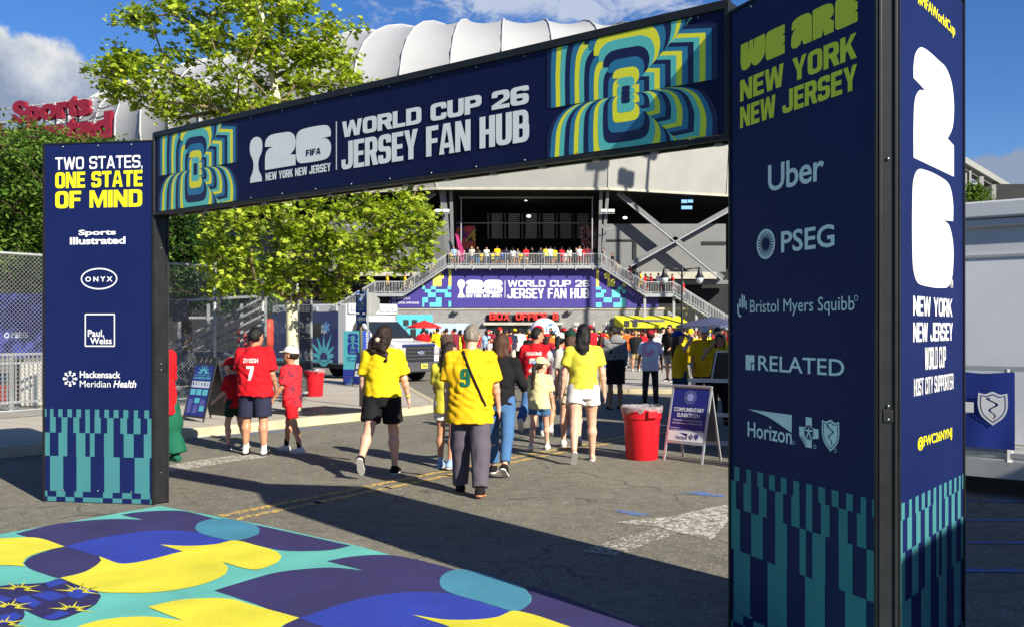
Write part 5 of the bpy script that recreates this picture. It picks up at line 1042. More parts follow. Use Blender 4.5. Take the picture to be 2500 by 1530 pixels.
# ------------------------------------------------------------------ fence, street furniture, vehicle
LOCAL = lambda o: Vector(o)
def on(root):
    """build helper for parts of a thing whose Empty carries no rotation"""
    inv = Vector(root.location)
    def f(mb, name, m, parent=None, **k):
        if isinstance(mb, Ink):
            for nm, q in mb.parts:
                if q.v: f(q, nm, m, parent, **k)
            return
        mb.v = [tuple(Vector(v) - inv) for v in mb.v]; return mb.build(name, m, parent or root, **k)
    return f
def chain_link(b, a, c, z0, z1, pitch=.075, w=.0052):
    a, c = Vector((a[0], a[1], 0)), Vector((c[0], c[1], 0)); d = (c - a); L = d.length; d.normalize(); n = Vector((d.y, -d.x, 0)); H = z1 - z0
    for s in (1, -1):
        k = int((L + H) / pitch) + 1
        for i in range(k):
            u = i * pitch - (H if s > 0 else 0); u0, v0 = u, 0.0; u1, v1 = (u + H, H) if s > 0 else (u - H, H)
            pts = [(u0, v0), (u1, v1)]
            def cl(u0, v0, u1, v1):
                for lim, low in ((0, True), (L, False)):
                    if (u0 < lim) == low and (u1 < lim) == low and u0 != lim and u1 != lim: return None
                    if (u0 < lim) == low and u0 != lim: t = (lim - u0) / (u1 - u0); u0, v0 = lim, v0 + (v1 - v0) * t
                    if (u1 < lim) == low and u1 != lim: t = (lim - u0) / (u1 - u0); u1, v1 = lim, v0 + (v1 - v0) * t
                return u0, v0, u1, v1
            q = cl(u0, v0, u1, v1)
            if not q: continue
            u0, v0, u1, v1 = q; p = a + d * u0 + n * (s * .003) + Vector((0, 0, z0 + v0)); r = a + d * u1 + n * (s * .003) + Vector((0, 0, z0 + v1))
            if (r - p).length > .02: b.bar(p, r, w, w, up=n)
M_WIRE = mat('galvanised_wire', srgb(150, 154, 152), .45, .5, var=.1)
def fence(label, a, c, h, posts, sub=None):
    a, c = Vector((a[0], a[1], 0)), Vector((c[0], c[1], 0)); z = .14 + gz((a.y + c.y) / 2); root = thing('chain_link_fence', label, 'fence', (a.x, a.y, z)); bld = on(root)
    b = MB(); chain_link(b, a, c, z + .05, z + h); bld(b, 'wire_mesh', M_WIRE)
    b = MB(); b.tube([a + Vector((0, 0, z + h - .03)), c + Vector((0, 0, z + h - .03))], .024, 8); bld(b, 'top_rail', M_GALV, smooth=True)
    b = MB(); b.tube([a + Vector((0, 0, z + .12)), c + Vector((0, 0, z + .12))], .016, 6); bld(b, 'bottom_rail', M_GALV, smooth=True)
    for t in posts: p = a.lerp(c, t); b = MB(); b.tube([(p.x, p.y, z - .1), (p.x, p.y, z + h + .05)], .034, 10); b.ball((p.x, p.y, z + h + .06), .038, 8, 5); bld(b, 'post', M_GALV, smooth=True)
    return root
FA, FM, FB_ = Vector((-10.6, 13.9, 0)), Vector((-6.35, 19.95, 0)), Vector((-5.04, 21.88, 0))
fence('tall chain-link fence along the sidewalk, running left behind the slogan tower', FA, FM, 2.92, (.0, .36, .68, 1.0))
fence('short chain-link fence section behind the boys, ending at the plane tree', FM + RD * .06, FB_, 2.62, (.55, 1.0))
# dark mesh gate beside the trunk
M_SCRN = mat('dark_screen_mesh', srgb(58, 62, 68), .8, var=.3, vs=5)
ga, gc = FB_ + RD * .05, FB_ + RD * .45; zz = .14 + gz(22.4); root = thing('mesh_gate', 'dark screened gate leaf standing right of the plane tree trunk', 'gate', (ga.x, ga.y, zz)); bld = on(root)
b = MB(); b.bar(ga + Vector((0, 0, zz + 2.5)), gc + Vector((0, 0, zz + 2.5)), .05); b.bar(ga + Vector((0, 0, zz + .1)), gc + Vector((0, 0, zz + .1)), .05)
for p in (ga, gc): b.bar(p + Vector((0, 0, zz)), p + Vector((0, 0, zz + 2.55)), .05)
bld(b, 'gate_frame', M_GALV)
b = MB(); d = (gc - ga)
for k in range(58): z = zz + .14 + k * .041; b.bar(ga + Vector((0, 0, z)), gc + Vector((0, 0, z)), .012, .030)
for k in range(1, 9): p = ga + d * (k / 9); b.bar(p + Vector((0, 0, zz + .12)), p + Vector((0, 0, zz + 2.48)), .012, .012)
bld(b, 'screen_mesh', M_SCRN)
# things behind the fence
b1_ = thing('event_banner', 'long blue banner with a small white PSEG mark behind the fence at far left', 'banner', (-13, 23.5, .14)); bld = on(b1_)
fz = Face((-13, 23.6, 0), (1, 0, 0), (0, -1, 0)); r = fz.rect(-120, 872, 112, 716); b = MB(); b.box(((r[0] + r[2]) / 2 - 13, 23.62, (r[1] + r[3]) / 2), (r[2] - r[0], .04, r[3] - r[1])); bld(b, 'banner_sheet', mat('blue_fence_banner', srgb(52, 60, 150), .7, var=.12, vs=1.5))
w = Ink(); text(w, fz, 'PSEG', fz.rect(28, 824, 68, 810), .03, lift=.006); w.new(); c = fz.uv(17, 818); ring(w, fz, c, .065, .02, .006, n=16); bld(w, 'lettering', WHITE)
bar_ = thing('crowd_barrier', 'galvanised crowd barrier behind the fence at the far left', 'barrier', (-9.6, 17.6, .14)); bld = on(bar_); b = MB(); p, q = at(-60, 866, 17.4), at(112, 866, 18.4); z0 = .14 + gz(18)
for z in (p.z, p.z - .17, p.z - .92): b.bar((p.x, p.y, z), (q.x, q.y, z), .045)
for k in range(17): c = p.lerp(q, k / 16); b.bar((c.x, c.y, p.z - .92), (c.x, c.y, p.z - .02), .022)
for k in (0, 8, 16): c = p.lerp(q, k / 16); b.bar((c.x, c.y, z0), (c.x, c.y, p.z), .06)
bld(b, 'barrier_frame', M_GALV)
b = MB(); c = at(80, 900, 19.2); b.box((c.x, c.y, z0 + .45), (.34, .3, .9)); o = b.build('equipment_case', mat('cream_case_paint', srgb(222, 218, 205), .6), None, bevel=.02); tag(o, 'cream upright case behind the fence at far left', 'case')
o = MB().box((at(40, 950, 20).x, 20.2, z0 + .18), (2.2, .5, .36)).build('bench', mat('red_bench_paint', srgb(150, 44, 52), .6, var=.2, vs=5), None, bevel=.03); tag(o, 'low red bench behind the fence at far left', 'bench')
bl_ = thing('metal_ramp', 'folded grey steel ramp with slanted slats behind the chain-link fence', 'ramp', (-6.9, 23, .14)); bld = on(bl_); M_SLAT = mat('dull_steel_slat', srgb(120, 124, 130), .5, .3, var=.15, vs=4)
for k in range(9): b = MB(); b.bar(at(425, 836 + k * 21, 23.0), at(648, 724 + k * 21, 23.6), .05, .085, up=(0, 1, 0)); bld(b, 'slat', M_SLAT)
b = MB()
for x in (438, 509, 590, 648): b.bar(at(x, 900, 23.65), at(x, 722 if x > 600 else 742, 23.65), .07, .05, up=(0, 1, 0))
b.bar(at(412, 775, 23.7), at(520, 775, 23.7), .06); b.bar(at(412, 735, 23.7), at(655, 722, 23.7), .06); bld(b, 'ramp_post', M_GALV)
o = MB().box(at(436, 758, 22.6), (.46, .08, .52)).build('notice_board', mat('charcoal_board', srgb(70, 66, 72), .7, var=.15), None); o['label'] = 'charcoal board on the fence beside the slogan tower'; o['category'] = 'board'
b = MB(); p, q = at(425, 905, 22.4), at(610, 890, 23.8); b.bar((p.x, p.y, .14 + .55), (q.x, q.y, .14 + .55), .35, .8); o = b.build('covered_pallet', mat('grey_tarpaulin', srgb(92, 98, 106), .55, var=.35, vs=3, bump=.8, bs=4), None, bevel=.05); tag(o, 'low pile under grey tarpaulin behind the fence', 'pile')
for k, (x, yy, hh, ww, cl_, nm) in enumerate(((600, 838, .7, .5, srgb(170, 40, 40), 'wide red plastic drum beyond the ramp, behind the fence'), (655, 815, .8, .3, srgb(206, 70, 44), 'slim orange-red drum at the right end of the ramp'))):
    c = at(x, yy, 24.6); b = MB(); b.lathe([(ww * .42, -hh / 2), (ww * .5, -hh * .2), (ww * .46, 0), (ww * .5, hh * .2), (ww * .42, hh / 2)], c, 14); o = b.build('plastic_drum', mat('drum_%d' % k, cl_, .5), None, smooth=True); tag(o, nm, 'drum')
# red bins
M_BIN = mat('red_bin_plastic', srgb(206, 22, 36), .38, var=.04, spec=.4); M_LINER = mat('bin_liner', srgb(170, 170, 174), .2, var=.35, vs=16, spec=.6); M_LINER.node_tree.nodes['Principled BSDF'].inputs['Alpha'].default_value = .62
def bin_(label, p, s=1.0, rz=0):
    root = thing('trash_bin', label, 'bin', p, rz, 'red plastic trash bins'); b = MB()
    b.lathe([(.198 * s, 0), (.205 * s, .012), (.232 * s, .50 * s), (.236 * s, .52 * s), (.250 * s, .53 * s), (.254 * s, .605 * s), (.262 * s, .61 * s), (.266 * s, .66 * s), (.258 * s, .665 * s), (.245 * s, .60 * s), (.19 * s, .05)], n=40); b.build('bin_body', M_BIN, root, auto=40)
    for a in (-1.2, 1.94): b = MB(); c = Vector((math.cos(a), math.sin(a), 0)); t = Vector((-c.y, c.x, 0)); b.box(c * .268 * s + Vector((0, 0, .595 * s)), (.05, .14 * s, .10 * s), (c, t, Vector((0, 0, 1)))); b.build('handle', M_BIN, root, bevel=.012)
    rng = random.Random(5); b = MB(); n = 48; prof = []
    for i, (r, z) in enumerate(((.262, .62), (.272, .655), (.266, .680), (.250, .688), (.228, .655), (.12, .58))):
        for k in range(n): j = rng.uniform(-1, 1); b.v.append(((r + j * .006) * s * math.cos(k * 2 * math.pi / n), (r + j * .006) * s * math.sin(k * 2 * math.pi / n), (z + rng.uniform(-1, 1) * .010 - (.03 * rng.random() if i == 0 else 0)) * s))
        if i:
            for k in range(n): a, c = (i - 1) * n + k, (i - 1) * n + (k + 1) % n; b.f.append([a, c, c + n, a + n]); b.mi.append(0)
    b.build('bin_liner', M_LINER, root, auto=25); return root
p = G(1567, 1119); bin_('red trash bin with crumpled clear liner beside the sunscreen sign', p)
p = G(768, 966, .14); p.z = .14 + gz(p.y); bin_('red trash bin on the sidewalk between the boys and the ambulance', p, .95, 2.3)
# folding A-frame signs
def aframe(name, label, pos, hinge, w, h, spread, board_mats, legs=0.0, thick=.02):
    """two hinged boards; hinge = direction of the top edge, the first board faces to its right-hand side"""
    u = Vector((hinge[0], hinge[1], 0)).normalized(); n = Vector((u.y, -u.x, 0)); root = thing(name, label, 'sign', pos); faces = []
    for s, m in ((1, board_mats[0]), (-1, board_mats[1])):
        top = Vector((0, 0, h)); bot = n * s * spread / 2; vdir = (top - bot).normalized(); nn2 = u.cross(vdir).normalized(); nn2 = nn2 if nn2.dot(n * s) > 0 else -nn2
        L = (top - bot).length; f = Face(bot - u * w / 2, u, nn2, vdir); faces.append((f, L))
        b = MB(); b.box(f.p(w / 2, (L + legs) / 2, -thick / 2), (w - .05, thick * .6, L - legs - .05), (u, nn2, vdir)); pn = b.build('panel', m, root)
        b = MB()
        for a, c in (((.0125, 0), (.0125, L)), ((w - .0125, 0), (w - .0125, L))): b.bar(f.p(*a, -thick / 2), f.p(*c, -thick / 2), .025 if not legs else .03, thick, up=nn2)
        for v in (L - .0125, legs + .0125): b.bar(f.p(.025, v, -thick / 2), f.p(w - .025, v, -thick / 2), .025 if not legs else .03, thick, up=nn2)
        b.build('sign_frame', board_mats[2], root, bevel=.003)
    return root, faces
NAVYS = mat('sunscreen_blue_print', srgb(34, 40, 128), .45, var=.04); ALU = mat('brushed_aluminium', srgb(206, 208, 210), .32, .55, var=.04); SIGNBACK = mat('grey_sign_back', srgb(120, 120, 124), .7)
p = (G(1619, 1122) + G(1711, 1133)) / 2; hng = Vector((.72, -.69, 0)); nrm = Vector((-.69, -.72, 0)); p = p - nrm * .24; p.z = 0
root, fcs = aframe('sandwich_board', 'white-framed blue sandwich board offering COMPLIMENTARY SUNSCREEN beside the red bin', p, hng, .585, .955, .46, (NAVYS, SIGNBACK, ALU), .23)
f, L = fcs[0]; w = Ink(); mx = .292
quadb = MB(); quad(quadb, f, (.03, .262, .555, .392), .0015); quadb.build('white_strip', WHITE, root)
w.new(); fill(w, f, [circle((mx, L - .155), .052, 24)], .002)
for k in range(16): a = k * math.pi / 8; c = Vector((math.cos(a), math.sin(a))); t = Vector((-c.y, c.x)) * .008; q0 = Vector((mx, L - .155)) + c * .066; fill(w, f, [[tuple(q0 + t), tuple(q0 - t), tuple(q0 + c * .036)]], .002)
def on_root(ink, m, r):
    for nm, q in ink.parts:
        if q.v: q.build(nm, m, r)
on_root(w, mat('lilac_sun_print', srgb(150, 160, 214), .5), root)
w = Ink(); text(w, f, 'COMPLIMENTARY', (.07, L - .342, .515, L - .290), .025, lift=.002); text(w, f, 'SUNSCREEN', (.125, L - .412, .46, L - .362), .025, lift=.002)
text(w, f, 'Wearing Sunscreen is one of the best,', (.07, L - .468, .515, L - .442), .012, lift=.002); text(w, f, 'and easiest ways to protect your skin!', (.07, L - .505, .515, L - .479), .012, lift=.002)
text(w, f, '*Special gifts for', (.05, L - .565, .19, L - .545), .01, lift=.002); text(w, f, 'Horizon Blue Cross Blue Shield of New Jersey MEMBERS', (.05, L - .592, .535, L - .572), .01, lift=.002); on_root(w, WHITE, root)
w = Ink(); text(w, f, 'Horizon', (.15, .285, .315, .335), .012, lift=.003); fill(w, f, [[(.19, .372), (.318, .362), (.318, .322)]], .003); w.new(); cross_and_shield(w, f, (.375, .328), (.45, .328), .036, .003); on_root(w, NAVYS, root)
# black board listing prohibited items
pz = .14 + gz(15.3); p = G(471, 1027, .14); hng = Vector((.78, -.63, 0)); nrm = Vector((-.63, -.78, 0)); p = p - nrm * .27; p.z = pz
BLKP = mat('black_sign_plastic', (.02, .02, .022), .45, var=.1); INK1 = mat('deep_blue_print', srgb(34, 44, 128), .5, var=.04); PALE = mat('pale_print_panel', srgb(206, 212, 220), .5); LILAC = mat('small_print_lilac', srgb(120, 124, 190), .5); TEALL = mat('light_teal_print', srgb(96, 190, 205), .5)
root, fcs = aframe('sandwich_board', 'black sandwich board with a blue poster of prohibited items by the chain-link fence', p, hng, .63, 1.07, .56, (BLKP, BLKP, BLKP), .06)
f, L = fcs[0]; b = MB(); quad(b, f, (.035, .09, .595, L - .15), .001); b.build('poster', INK1, root)
b = MB()
for u in (.16, .30, .44): b.bar(f.p(u, L - .09, .004), f.p(u + .05, L - .012, .004), .012, .012); b.bar(f.p(u + .05, L - .012, .004), f.p(u + .09, L - .012, .004), .012, .012)
b.build('clip', SIGNBACK, root)
w = Ink(); c = Vector((.315, L - .27))
for k in range(7): a = math.pi * k / 6; d_ = Vector((math.cos(a), math.sin(a) * .8)); t = Vector((-d_.y, d_.x)) * .022; fill(w, f, [[tuple(c + d_ * .035 + t), tuple(c + d_ * .035 - t), tuple(c + d_ * .20)]] if k not in (0,) else [[tuple(c + d_ * .035 + t), tuple(c + d_ * .035 - t), tuple(c + d_ * .22)]], .002)
text(w, f, 'THE ENJOYMENT ZONE', (.09, L - .335, .54, L - .305), .02, lift=.002); text(w, f, 'PROHIBITED ITEMS', (.07, L - .385, .56, L - .345), .03, lift=.002)
for i in range(3):
    quad(w, f, (.06 + i * .18, L - .66, .21 + i * .18, L - .56), .002)
quad(w, f, (.24, L - .80, .39, L - .71), .002); quad(w, f, (.42, L - .93, .56, L - .83), .002); on_root(w, TEALL, root)
b = MB(); quad(b, f, (.05, L - .53, .58, L - .42), .002); b.build('white_panel', PALE, root)
w = Ink()
for i in range(6): w.new('item_pictogram'); shape(w, f, [[(0, 0), (1, 0), (1, .8), (.7, 1), (.2, .9)], [(.2, 0), (.8, 0), (.8, 1), (.2, 1)], [(.4, 0), (.6, 0), (.6, 1), (.4, 1)], [(0, .3), (.5, 0), (1, .3), (.7, .8), (.3, .8)], [(.1, 0), (.9, 0), (.9, 1), (.1, 1)], [(.2, 0), (.8, 0), (.6, 1), (.3, .8)]][i], (.075 + i * .086, L - .495, .115 + i * .086, L - .44), .003)
on_root(w, INK1, root)
w = MB()
for c0_ in (.06, .24, .42):
    for k in range(13):
        if c0_ == .24 and k < 5 or c0_ == .42 and k > 6: continue
        quad(w, f, (c0_, .36 - k * .0185, c0_ + .11 + .03 * ((k * 7) % 3) / 2, .369 - k * .0185), .002)
w.build('small_print', LILAC, root)
# sign posts
def sign_post(label, px_, py_, top_z, r, m=None):
    p = G(px_, py_, .14); p.z = .14 + gz(p.y); root = thing('sign_post', label, 'sign', p); b = MB(); b.tube([(0, 0, -.1), (0, 0, top_z)], r, 10); b.build('post', m or M_STL, root, smooth=True); return root, p
root, p = sign_post('post with blue accessible-parking plate and white arrow plate at the kerb', 881, 990, 2.56, .032, mat('brown_green_post', srgb(86, 84, 66), .5, .2))
f = Face((0, -.045, 0), (1, 0, 0), (0, -1, 0)); BLUEP = mat('blue_sign_plate', srgb(22, 92, 190), .4, var=.03); sc_ = p.y / F
zc = lambda yy: CAMH + (HZ - yy) / F * (p.y - .045) - p.z; xc = lambda x: (x - CX) / F * (p.y - .045) - p.x
for i, (y0, y1) in enumerate(((713, 764), (767, 789.5))):
    b = MB(); fill(b, f, [RR(xc(868.5), zc(y1), xc(894.5), zc(y0), .012)], 0); fill(b, f, [RR(xc(868.5), zc(y1), xc(894.5), zc(y0), .012)], -.004); pl_ = b.build('sign_plate', BLUEP, root); w = Ink(); T = lambda x0, ya, x1, yb: (xc(x0), zc(ya), xc(x1), zc(yb))
    if i == 0:
        text(w, f, 'RESERVED', T(871, 722, 892.5, 717), .03, lift=.003); text(w, f, 'PARKING', T(872, 729, 891.5, 724), .03, lift=.003); text(w, f, 'ONLY', T(876, 757, 887, 752), .03, lift=.003)
        w.new(); x0, z0, x1, z1 = T(874, 749, 889, 731)
        for k in ((x0, z0, x1, z0 + .006), (x0, z1 - .006, x1, z1), (x0, z0, x0 + .006, z1), (x1 - .006, z0, x1, z1)): quad(w, f, k, .003)
        c_ = ((x0 + x1) / 2, (z0 + z1) / 2); s_ = (x1 - x0); ring(w, f, (c_[0] + .0 * s_, c_[1] - .18 * s_), .24 * s_, .06 * s_, .0034, n=20); fill(w, f, [circle((c_[0] - .06 * s_, c_[1] + .42 * s_), .075 * s_, 12)], .0038)
        fill(w, f, [[(c_[0] + p_[0] * s_, c_[1] + p_[1] * s_) for p_ in ((-.12, .32), (.0, .32), (.02, .05), (.2, .05), (.3, -.25), (.4, -.22), (.38, -.12), (.27, .15), (.05, .15), (.03, .3))]], .0042)
    else:
        x0, z0, x1, z1 = T(871, 787, 892.5, 769.5); shape(w, f, [(0, .5), (.42, 0), (.42, .3), (1, .3), (1, .7), (.42, .7), (.42, 1)], (x0, z0, x1, z1), .003)
    for nm, q in w.parts:
        if q.v: q.build(nm, WHITE, pl_)
p = Vector((at(898, 940, 26).x, 26, 0)); p.z = .14 + gz(26); root = thing('stop_sign', 'grey back of an eight-sided road sign on a thin post behind the parking sign', 'sign', p); b = MB(); b.bar((0, 0, -.1), (0, 0, at(898, 705, 26).z - p.z), .06, .05); b.build('post', M_GALV, root)
b = MB(); R_ = .355; cz = at(898, 743, 26).z - p.z; pts = [(R_ * math.cos(math.pi / 8 + k * math.pi / 4), R_ * math.sin(math.pi / 8 + k * math.pi / 4)) for k in range(8)]; b.add([(x, .04, cz + z) for x, z in pts] + [(x, .046, cz + z) for x, z in pts], [tuple(range(8)), tuple(range(8, 16))[::-1]] + [(k, (k + 1) % 8, 8 + (k + 1) % 8, 8 + k) for k in range(8)]); b.build('sign_plate', mat('dull_aluminium', srgb(176, 178, 176), .5, .4, var=.08), root)
# kiosk
p = G(871, 936, .14); p.z = .14 + gz(p.y); root = thing('kiosk_column', 'teal and navy square kiosk column on the sidewalk before the ambulance', 'kiosk', p, R(-14)); sc_ = p.y / F; KW, KH = .62, 129 * sc_
b = MB(); b.box((0, 0, KH * .64 + .0), (KW, KW * .9, KH * .72)); b.build('upper_box', mat('teal_kiosk_print', srgb(70, 156, 166), .5, var=.04), root); b = MB(); b.box((0, 0, KH * .14), (KW + .006, KW * .9 + .006, KH * .28)); b.build('lower_box', INK1, root)
b = MB(); b.box((KW / 2 + .003, 0, KH * .64), (.004, KW * .88, KH * .71)); side = b.build('side_panel', mat('kiosk_blue_print', srgb(52, 72, 170), .5), root)
f = Face((-KW / 2, -KW * .45, 0), (1, 0, 0), (0, -1, 0)); w = Ink(); w.new('numeral'); shape(w, f, FIG2, (.14, KH * .78, .48, KH * .95), .002); w.new('numeral'); shape(w, f, FIG6, (.14, KH * .56, .48, KH * .765), .002); text(w, f, 'NEW YORK', (.12, KH * .475, .5, KH * .515), .03, lift=.002); text(w, f, 'NEW JERSEY', (.12, KH * .42, .5, KH * .46), .03, lift=.002); on_root(w, INK1, root)
w = Ink(); shape(w, f, CUP, (.24, KH * .66, .38, KH * .92), .004); text(w, f, 'FIFA', (.22, KH * .585, .40, KH * .625), .04, lift=.004)
for k in range(7): a = math.pi * (k + .0) / 6; d_ = Vector((math.cos(a), math.sin(a))); c = Vector((.34, .04)); t = Vector((-d_.y, d_.x)) * .014; fill(w, f, [[tuple(c + d_ * .07 + t), tuple(c + d_ * .07 - t), tuple(c + d_ * (.24 if k % 2 else .30))]], .006)
on_root(w, TEALP, root)
f2 = Face((KW / 2 + .006, 0, 0), (0, 0, -1), (1, 0, 0), (0, 1, 0)); w = Ink(); text(w, f2, '#FIFAWorldCup', (-KH * .97, -.07, -KH * .34, .11), .05, lift=.001); on_root(w, WHITE, side)
p = G(884, 941, .14); p.z = .14 + gz(p.y); root, fcs = aframe('sandwich_board', 'small blue sandwich board leaning open beside the teal kiosk', p, Vector((.8, -.6, 0)), .42, .95, .4, (INK1, BLKP, BLKP), .05); f, L = fcs[0]; b = MB(); quad(b, f, (.05, .5, .37, .66), .002); quad(b, f, (.05, .28, .37, .44), .002); b.build('white_panel', PALE, root)
# black street lamp
p = Vector(((1665 - CX) / F * 50, 50, gz(50) + .12)); root = thing('street_lamp', 'black street lamp with two hanging lanterns before the right stairs', 'lamp', p); IRON = mat('black_cast_iron', (.012, .012, .014), .4, var=.1)
zt = at(1665, 644, 50).z - p.z; za = at(1665, 657, 50).z - p.z; b = MB(); b.lathe([(.20, 0), (.20, .12), (.12, .3), (.09, .8), (.07, 1.0), (.055, zt - .35), (.08, zt - .33), (.05, zt - .2), (.06, zt - .15), (.0, zt)], n=14); b.build('post', IRON, root, auto=35)
for s in (-1, 1):
    L = (43 if s > 0 else 43) / F * 50; b = MB(); b.tube([(0, 0, za - .05), (s * L * .5, 0, za + .02), (s * L, 0, za + .06)], .035, 8); b.tube([(0, 0, za - .5), (s * L * .18, 0, za - .2), (s * L * .4, 0, za - .02)], .015, 6); b.build('arm', IRON, root, smooth=True)
    b = MB(); b.lathe([(.02, .1), (.06, .02), (.12, -.18), (.15, -.3), (.24, -.42), (.24, -.47)], (s * L, 0, za), 14); b.build('lantern_hood', IRON, root, auto=30)
    b = MB(); b.lathe([(.22, -.47), (.20, -.6), (.14, -.72), (.04, -.8)], (s * L, 0, za), 14); b.build('globe', mat('lantern_glass', srgb(190, 196, 198), .15, spec=.6), root, smooth=True)
# umbrellas
def umbrella(label, px_, Y, half, py_top, py_edge, m, n=8, square=False):
    p = Vector(((px_ - CX) / F * Y, Y, gz(Y) + .12)); root = thing('patio_umbrella', label, 'umbrella', p); zt, ze = at(px_, py_top, Y).z - p.z, at(px_, py_edge, Y).z - p.z; r = half / F * Y; b = MB(); vs = [(0, 0, zt)]
    for k in range(n): a = (k + .5) * 2 * math.pi / n; vs.append((r * math.cos(a) * 1.05, r * math.sin(a) * 1.05, ze))
    for k in range(n): a = k * 2 * math.pi / n; vs.append((r * math.cos(a) * .5, r * math.sin(a) * .5, (zt * .56 + ze * .44)))
    v2 = [(x, y, z - .10) for x, y, z in vs[1:n + 1]]; b.add(vs + v2, [(0, n + 1 + k, n + 1 + (k + 1) % n) for k in range(n)] + [(n + 1 + k, 1 + k, n + 1 + (k + 1) % n) for k in range(n)] + [(n + 1 + (k + 1) % n, 1 + k, 1 + (k + 1) % n) for k in range(n)] + [(1 + k, 2 * n + 1 + k, 2 * n + 1 + (k + 1) % n, 1 + (k + 1) % n) for k in range(n)]); b.build('canopy', m, root)
    b = MB(); b.tube([(0, 0, 0), (0, 0, zt + .08)], .03, 8); b.lathe([(.3, 0), (.3, .06), (.05, .1)], n=14); b.build('pole', M_STL, root, smooth=False); b = MB()
    for k in range(n): a = (k + .5) * 2 * math.pi / n; b.bar((0, 0, zt - .45), (r * .7 * math.cos(a), r * .7 * math.sin(a), ze + (zt - ze) * .27), .02)
    b.build('rib', M_STL, root)
umbrella('red patio umbrella over the crowd beside the pale screen', 1036, 70, 42, 781, 797.5, mat('red_canopy', srgb(214, 36, 34), .7, var=.05)); umbrella('navy patio umbrella beside the shaded tower, over people in yellow', 1738, 41, 88, 772, 794, mat('navy_canopy', srgb(70, 74, 104), .7, var=.06), 6)
# giant ball, booth, screen, loudspeakers
Yb = 56; c = at(1329, 813, Yb); r = 37 / F * Yb; root = thing('giant_ball', 'giant inflatable football in white and red rising behind the crowd', 'ball', (c.x, c.y, gz(Yb) + .12)); m = bpy.data.materials.new('printed_ball_vinyl'); m.use_nodes = True; t = m.node_tree; bs = t.nodes['Principled BSDF']; bs.inputs['Roughness'].default_value = .3
tc = _nn(t, 'ShaderNodeTexCoord'); sp_ = _nn(t, 'ShaderNodeSeparateXYZ'); t.links.new(tc.outputs['Object'], sp_.inputs[0]); n = _nn(t, 'ShaderNodeTexNoise'); n.inputs['Scale'].default_value = 3.4 / r; n.inputs['Detail'].default_value = 2; t.links.new(tc.outputs['Object'], n.inputs['Vector'])
X_ = _m(t, 'DIVIDE', sp_.outputs[0], r); Z_ = _m(t, 'DIVIDE', sp_.outputs[2], r); el_ = lambda cx_, cz_, k: _m(t, 'LESS_THAN', _m(t, 'ADD', _m(t, 'POWER', _m(t, 'ABSOLUTE', _m(t, 'SUBTRACT', X_, cx_)), 2.0), _m(t, 'POWER', _m(t, 'ABSOLUTE', _m(t, 'SUBTRACT', Z_, cz_)), 2.0)), k)
st_ = _m(t, 'GREATER_THAN', _m(t, 'FRACT', _m(t, 'MULTIPLY', _m(t, 'ADD', X_, _m(t, 'MULTIPLY', Z_, .5)), 4.2)), .55); redf = _m(t, 'MULTIPLY', el_(-.42, .12, .17), _m(t, 'SUBTRACT', 1, _m(t, 'MULTIPLY', st_, _m(t, 'LESS_THAN', Z_, .22))))
blu = _m(t, 'MULTIPLY', el_(.42, .28, .14), _m(t, 'GREATER_THAN', n.outputs['Fac'], .5))
m1 = _nn(t, 'ShaderNodeMix', data_type='RGBA'); m1.inputs[6].default_value = (.80, .80, .82, 1); m1.inputs[7].default_value = (*srgb(200, 24, 40), 1); t.links.new(redf, m1.inputs['Factor']); m2 = _nn(t, 'ShaderNodeMix', data_type='RGBA'); t.links.new(m1.outputs[2], m2.inputs[6]); m2.inputs[7].default_value = (*srgb(66, 110, 190), 1); t.links.new(blu, m2.inputs['Factor']); t.links.new(m2.outputs[2], bs.inputs['Base Color'])
b = MB(); b.ball((0, 0, 0), r, 32, 20); o = b.build('ball_skin', m, root, smooth=True); o.location = (0, 0, c.z - (gz(Yb) + .12)); b = MB(); b.lathe([(.5, 0), (.5, .3), (.35, c.z - r - gz(Yb) - .05)], n=16); b.build('pedestal', M_DARK, root)
def board(name, label, cat, x0, x1, y0, Y, m, th=.2):
    a, c2 = at(x0, y0, Y), at(x1, y0, Y); z = gz(Y) + .12; root = thing(name, label, cat, ((a.x + c2.x) / 2, Y, z)); b = MB(); b.box((0, th / 2, (a.z - z) / 2), (c2.x - a.x, th, a.z - z)); b.build('panel', m, root, bevel=.02); b = MB()
    for s in (-1, 1): b.box((s * ((c2.x - a.x) / 2 - .1), th + .3, .06), (.12, .9, .12))
    b.build('foot', M_STL, root); return root
board('event_screen', 'pale blue-white display wall behind the crowd beside the red umbrella', 'screen', 1046, 1146, 789, 79, mat('pale_screen_print', srgb(176, 194, 226), .6, var=.12, vs=.35))
rt_ = board('event_booth', 'turquoise booth behind the white ambulance cab', 'booth', 968, 1056, 768, 80, mat('turquoise_booth_print', srgb(84, 190, 200), .6, var=.04))
def speaker(label, px_, y0, y1, Y):
    a = at(px_, y0, Y); z = gz(Y) + .12; root = thing('loudspeaker', label, 'speaker', (a.x, Y, z), 0, 'black loudspeakers on stands'); h = (y1 - y0) / F * Y; b = MB(); b.box((0, 0, a.z - z - h / 2), (.42, .4, h)); b.build('cabinet', BLKP, root, bevel=.03); b = MB(); b.box((0, -.21, a.z - z - h / 2), (.36, .02, h * .9)); b.build('grille', mat('black_grille', (.03, .03, .03), .6, var=.3, vs=40), root); b = MB(); b.tube([(0, 0, 0), (0, 0, a.z - z - h)], .03, 8)
    for k in range(3): b.tube([(0, 0, .5), (.4 * math.cos(k * 2.1), .4 * math.sin(k * 2.1), 0)], .02, 6)
    b.build('stand', M_DARK, root)
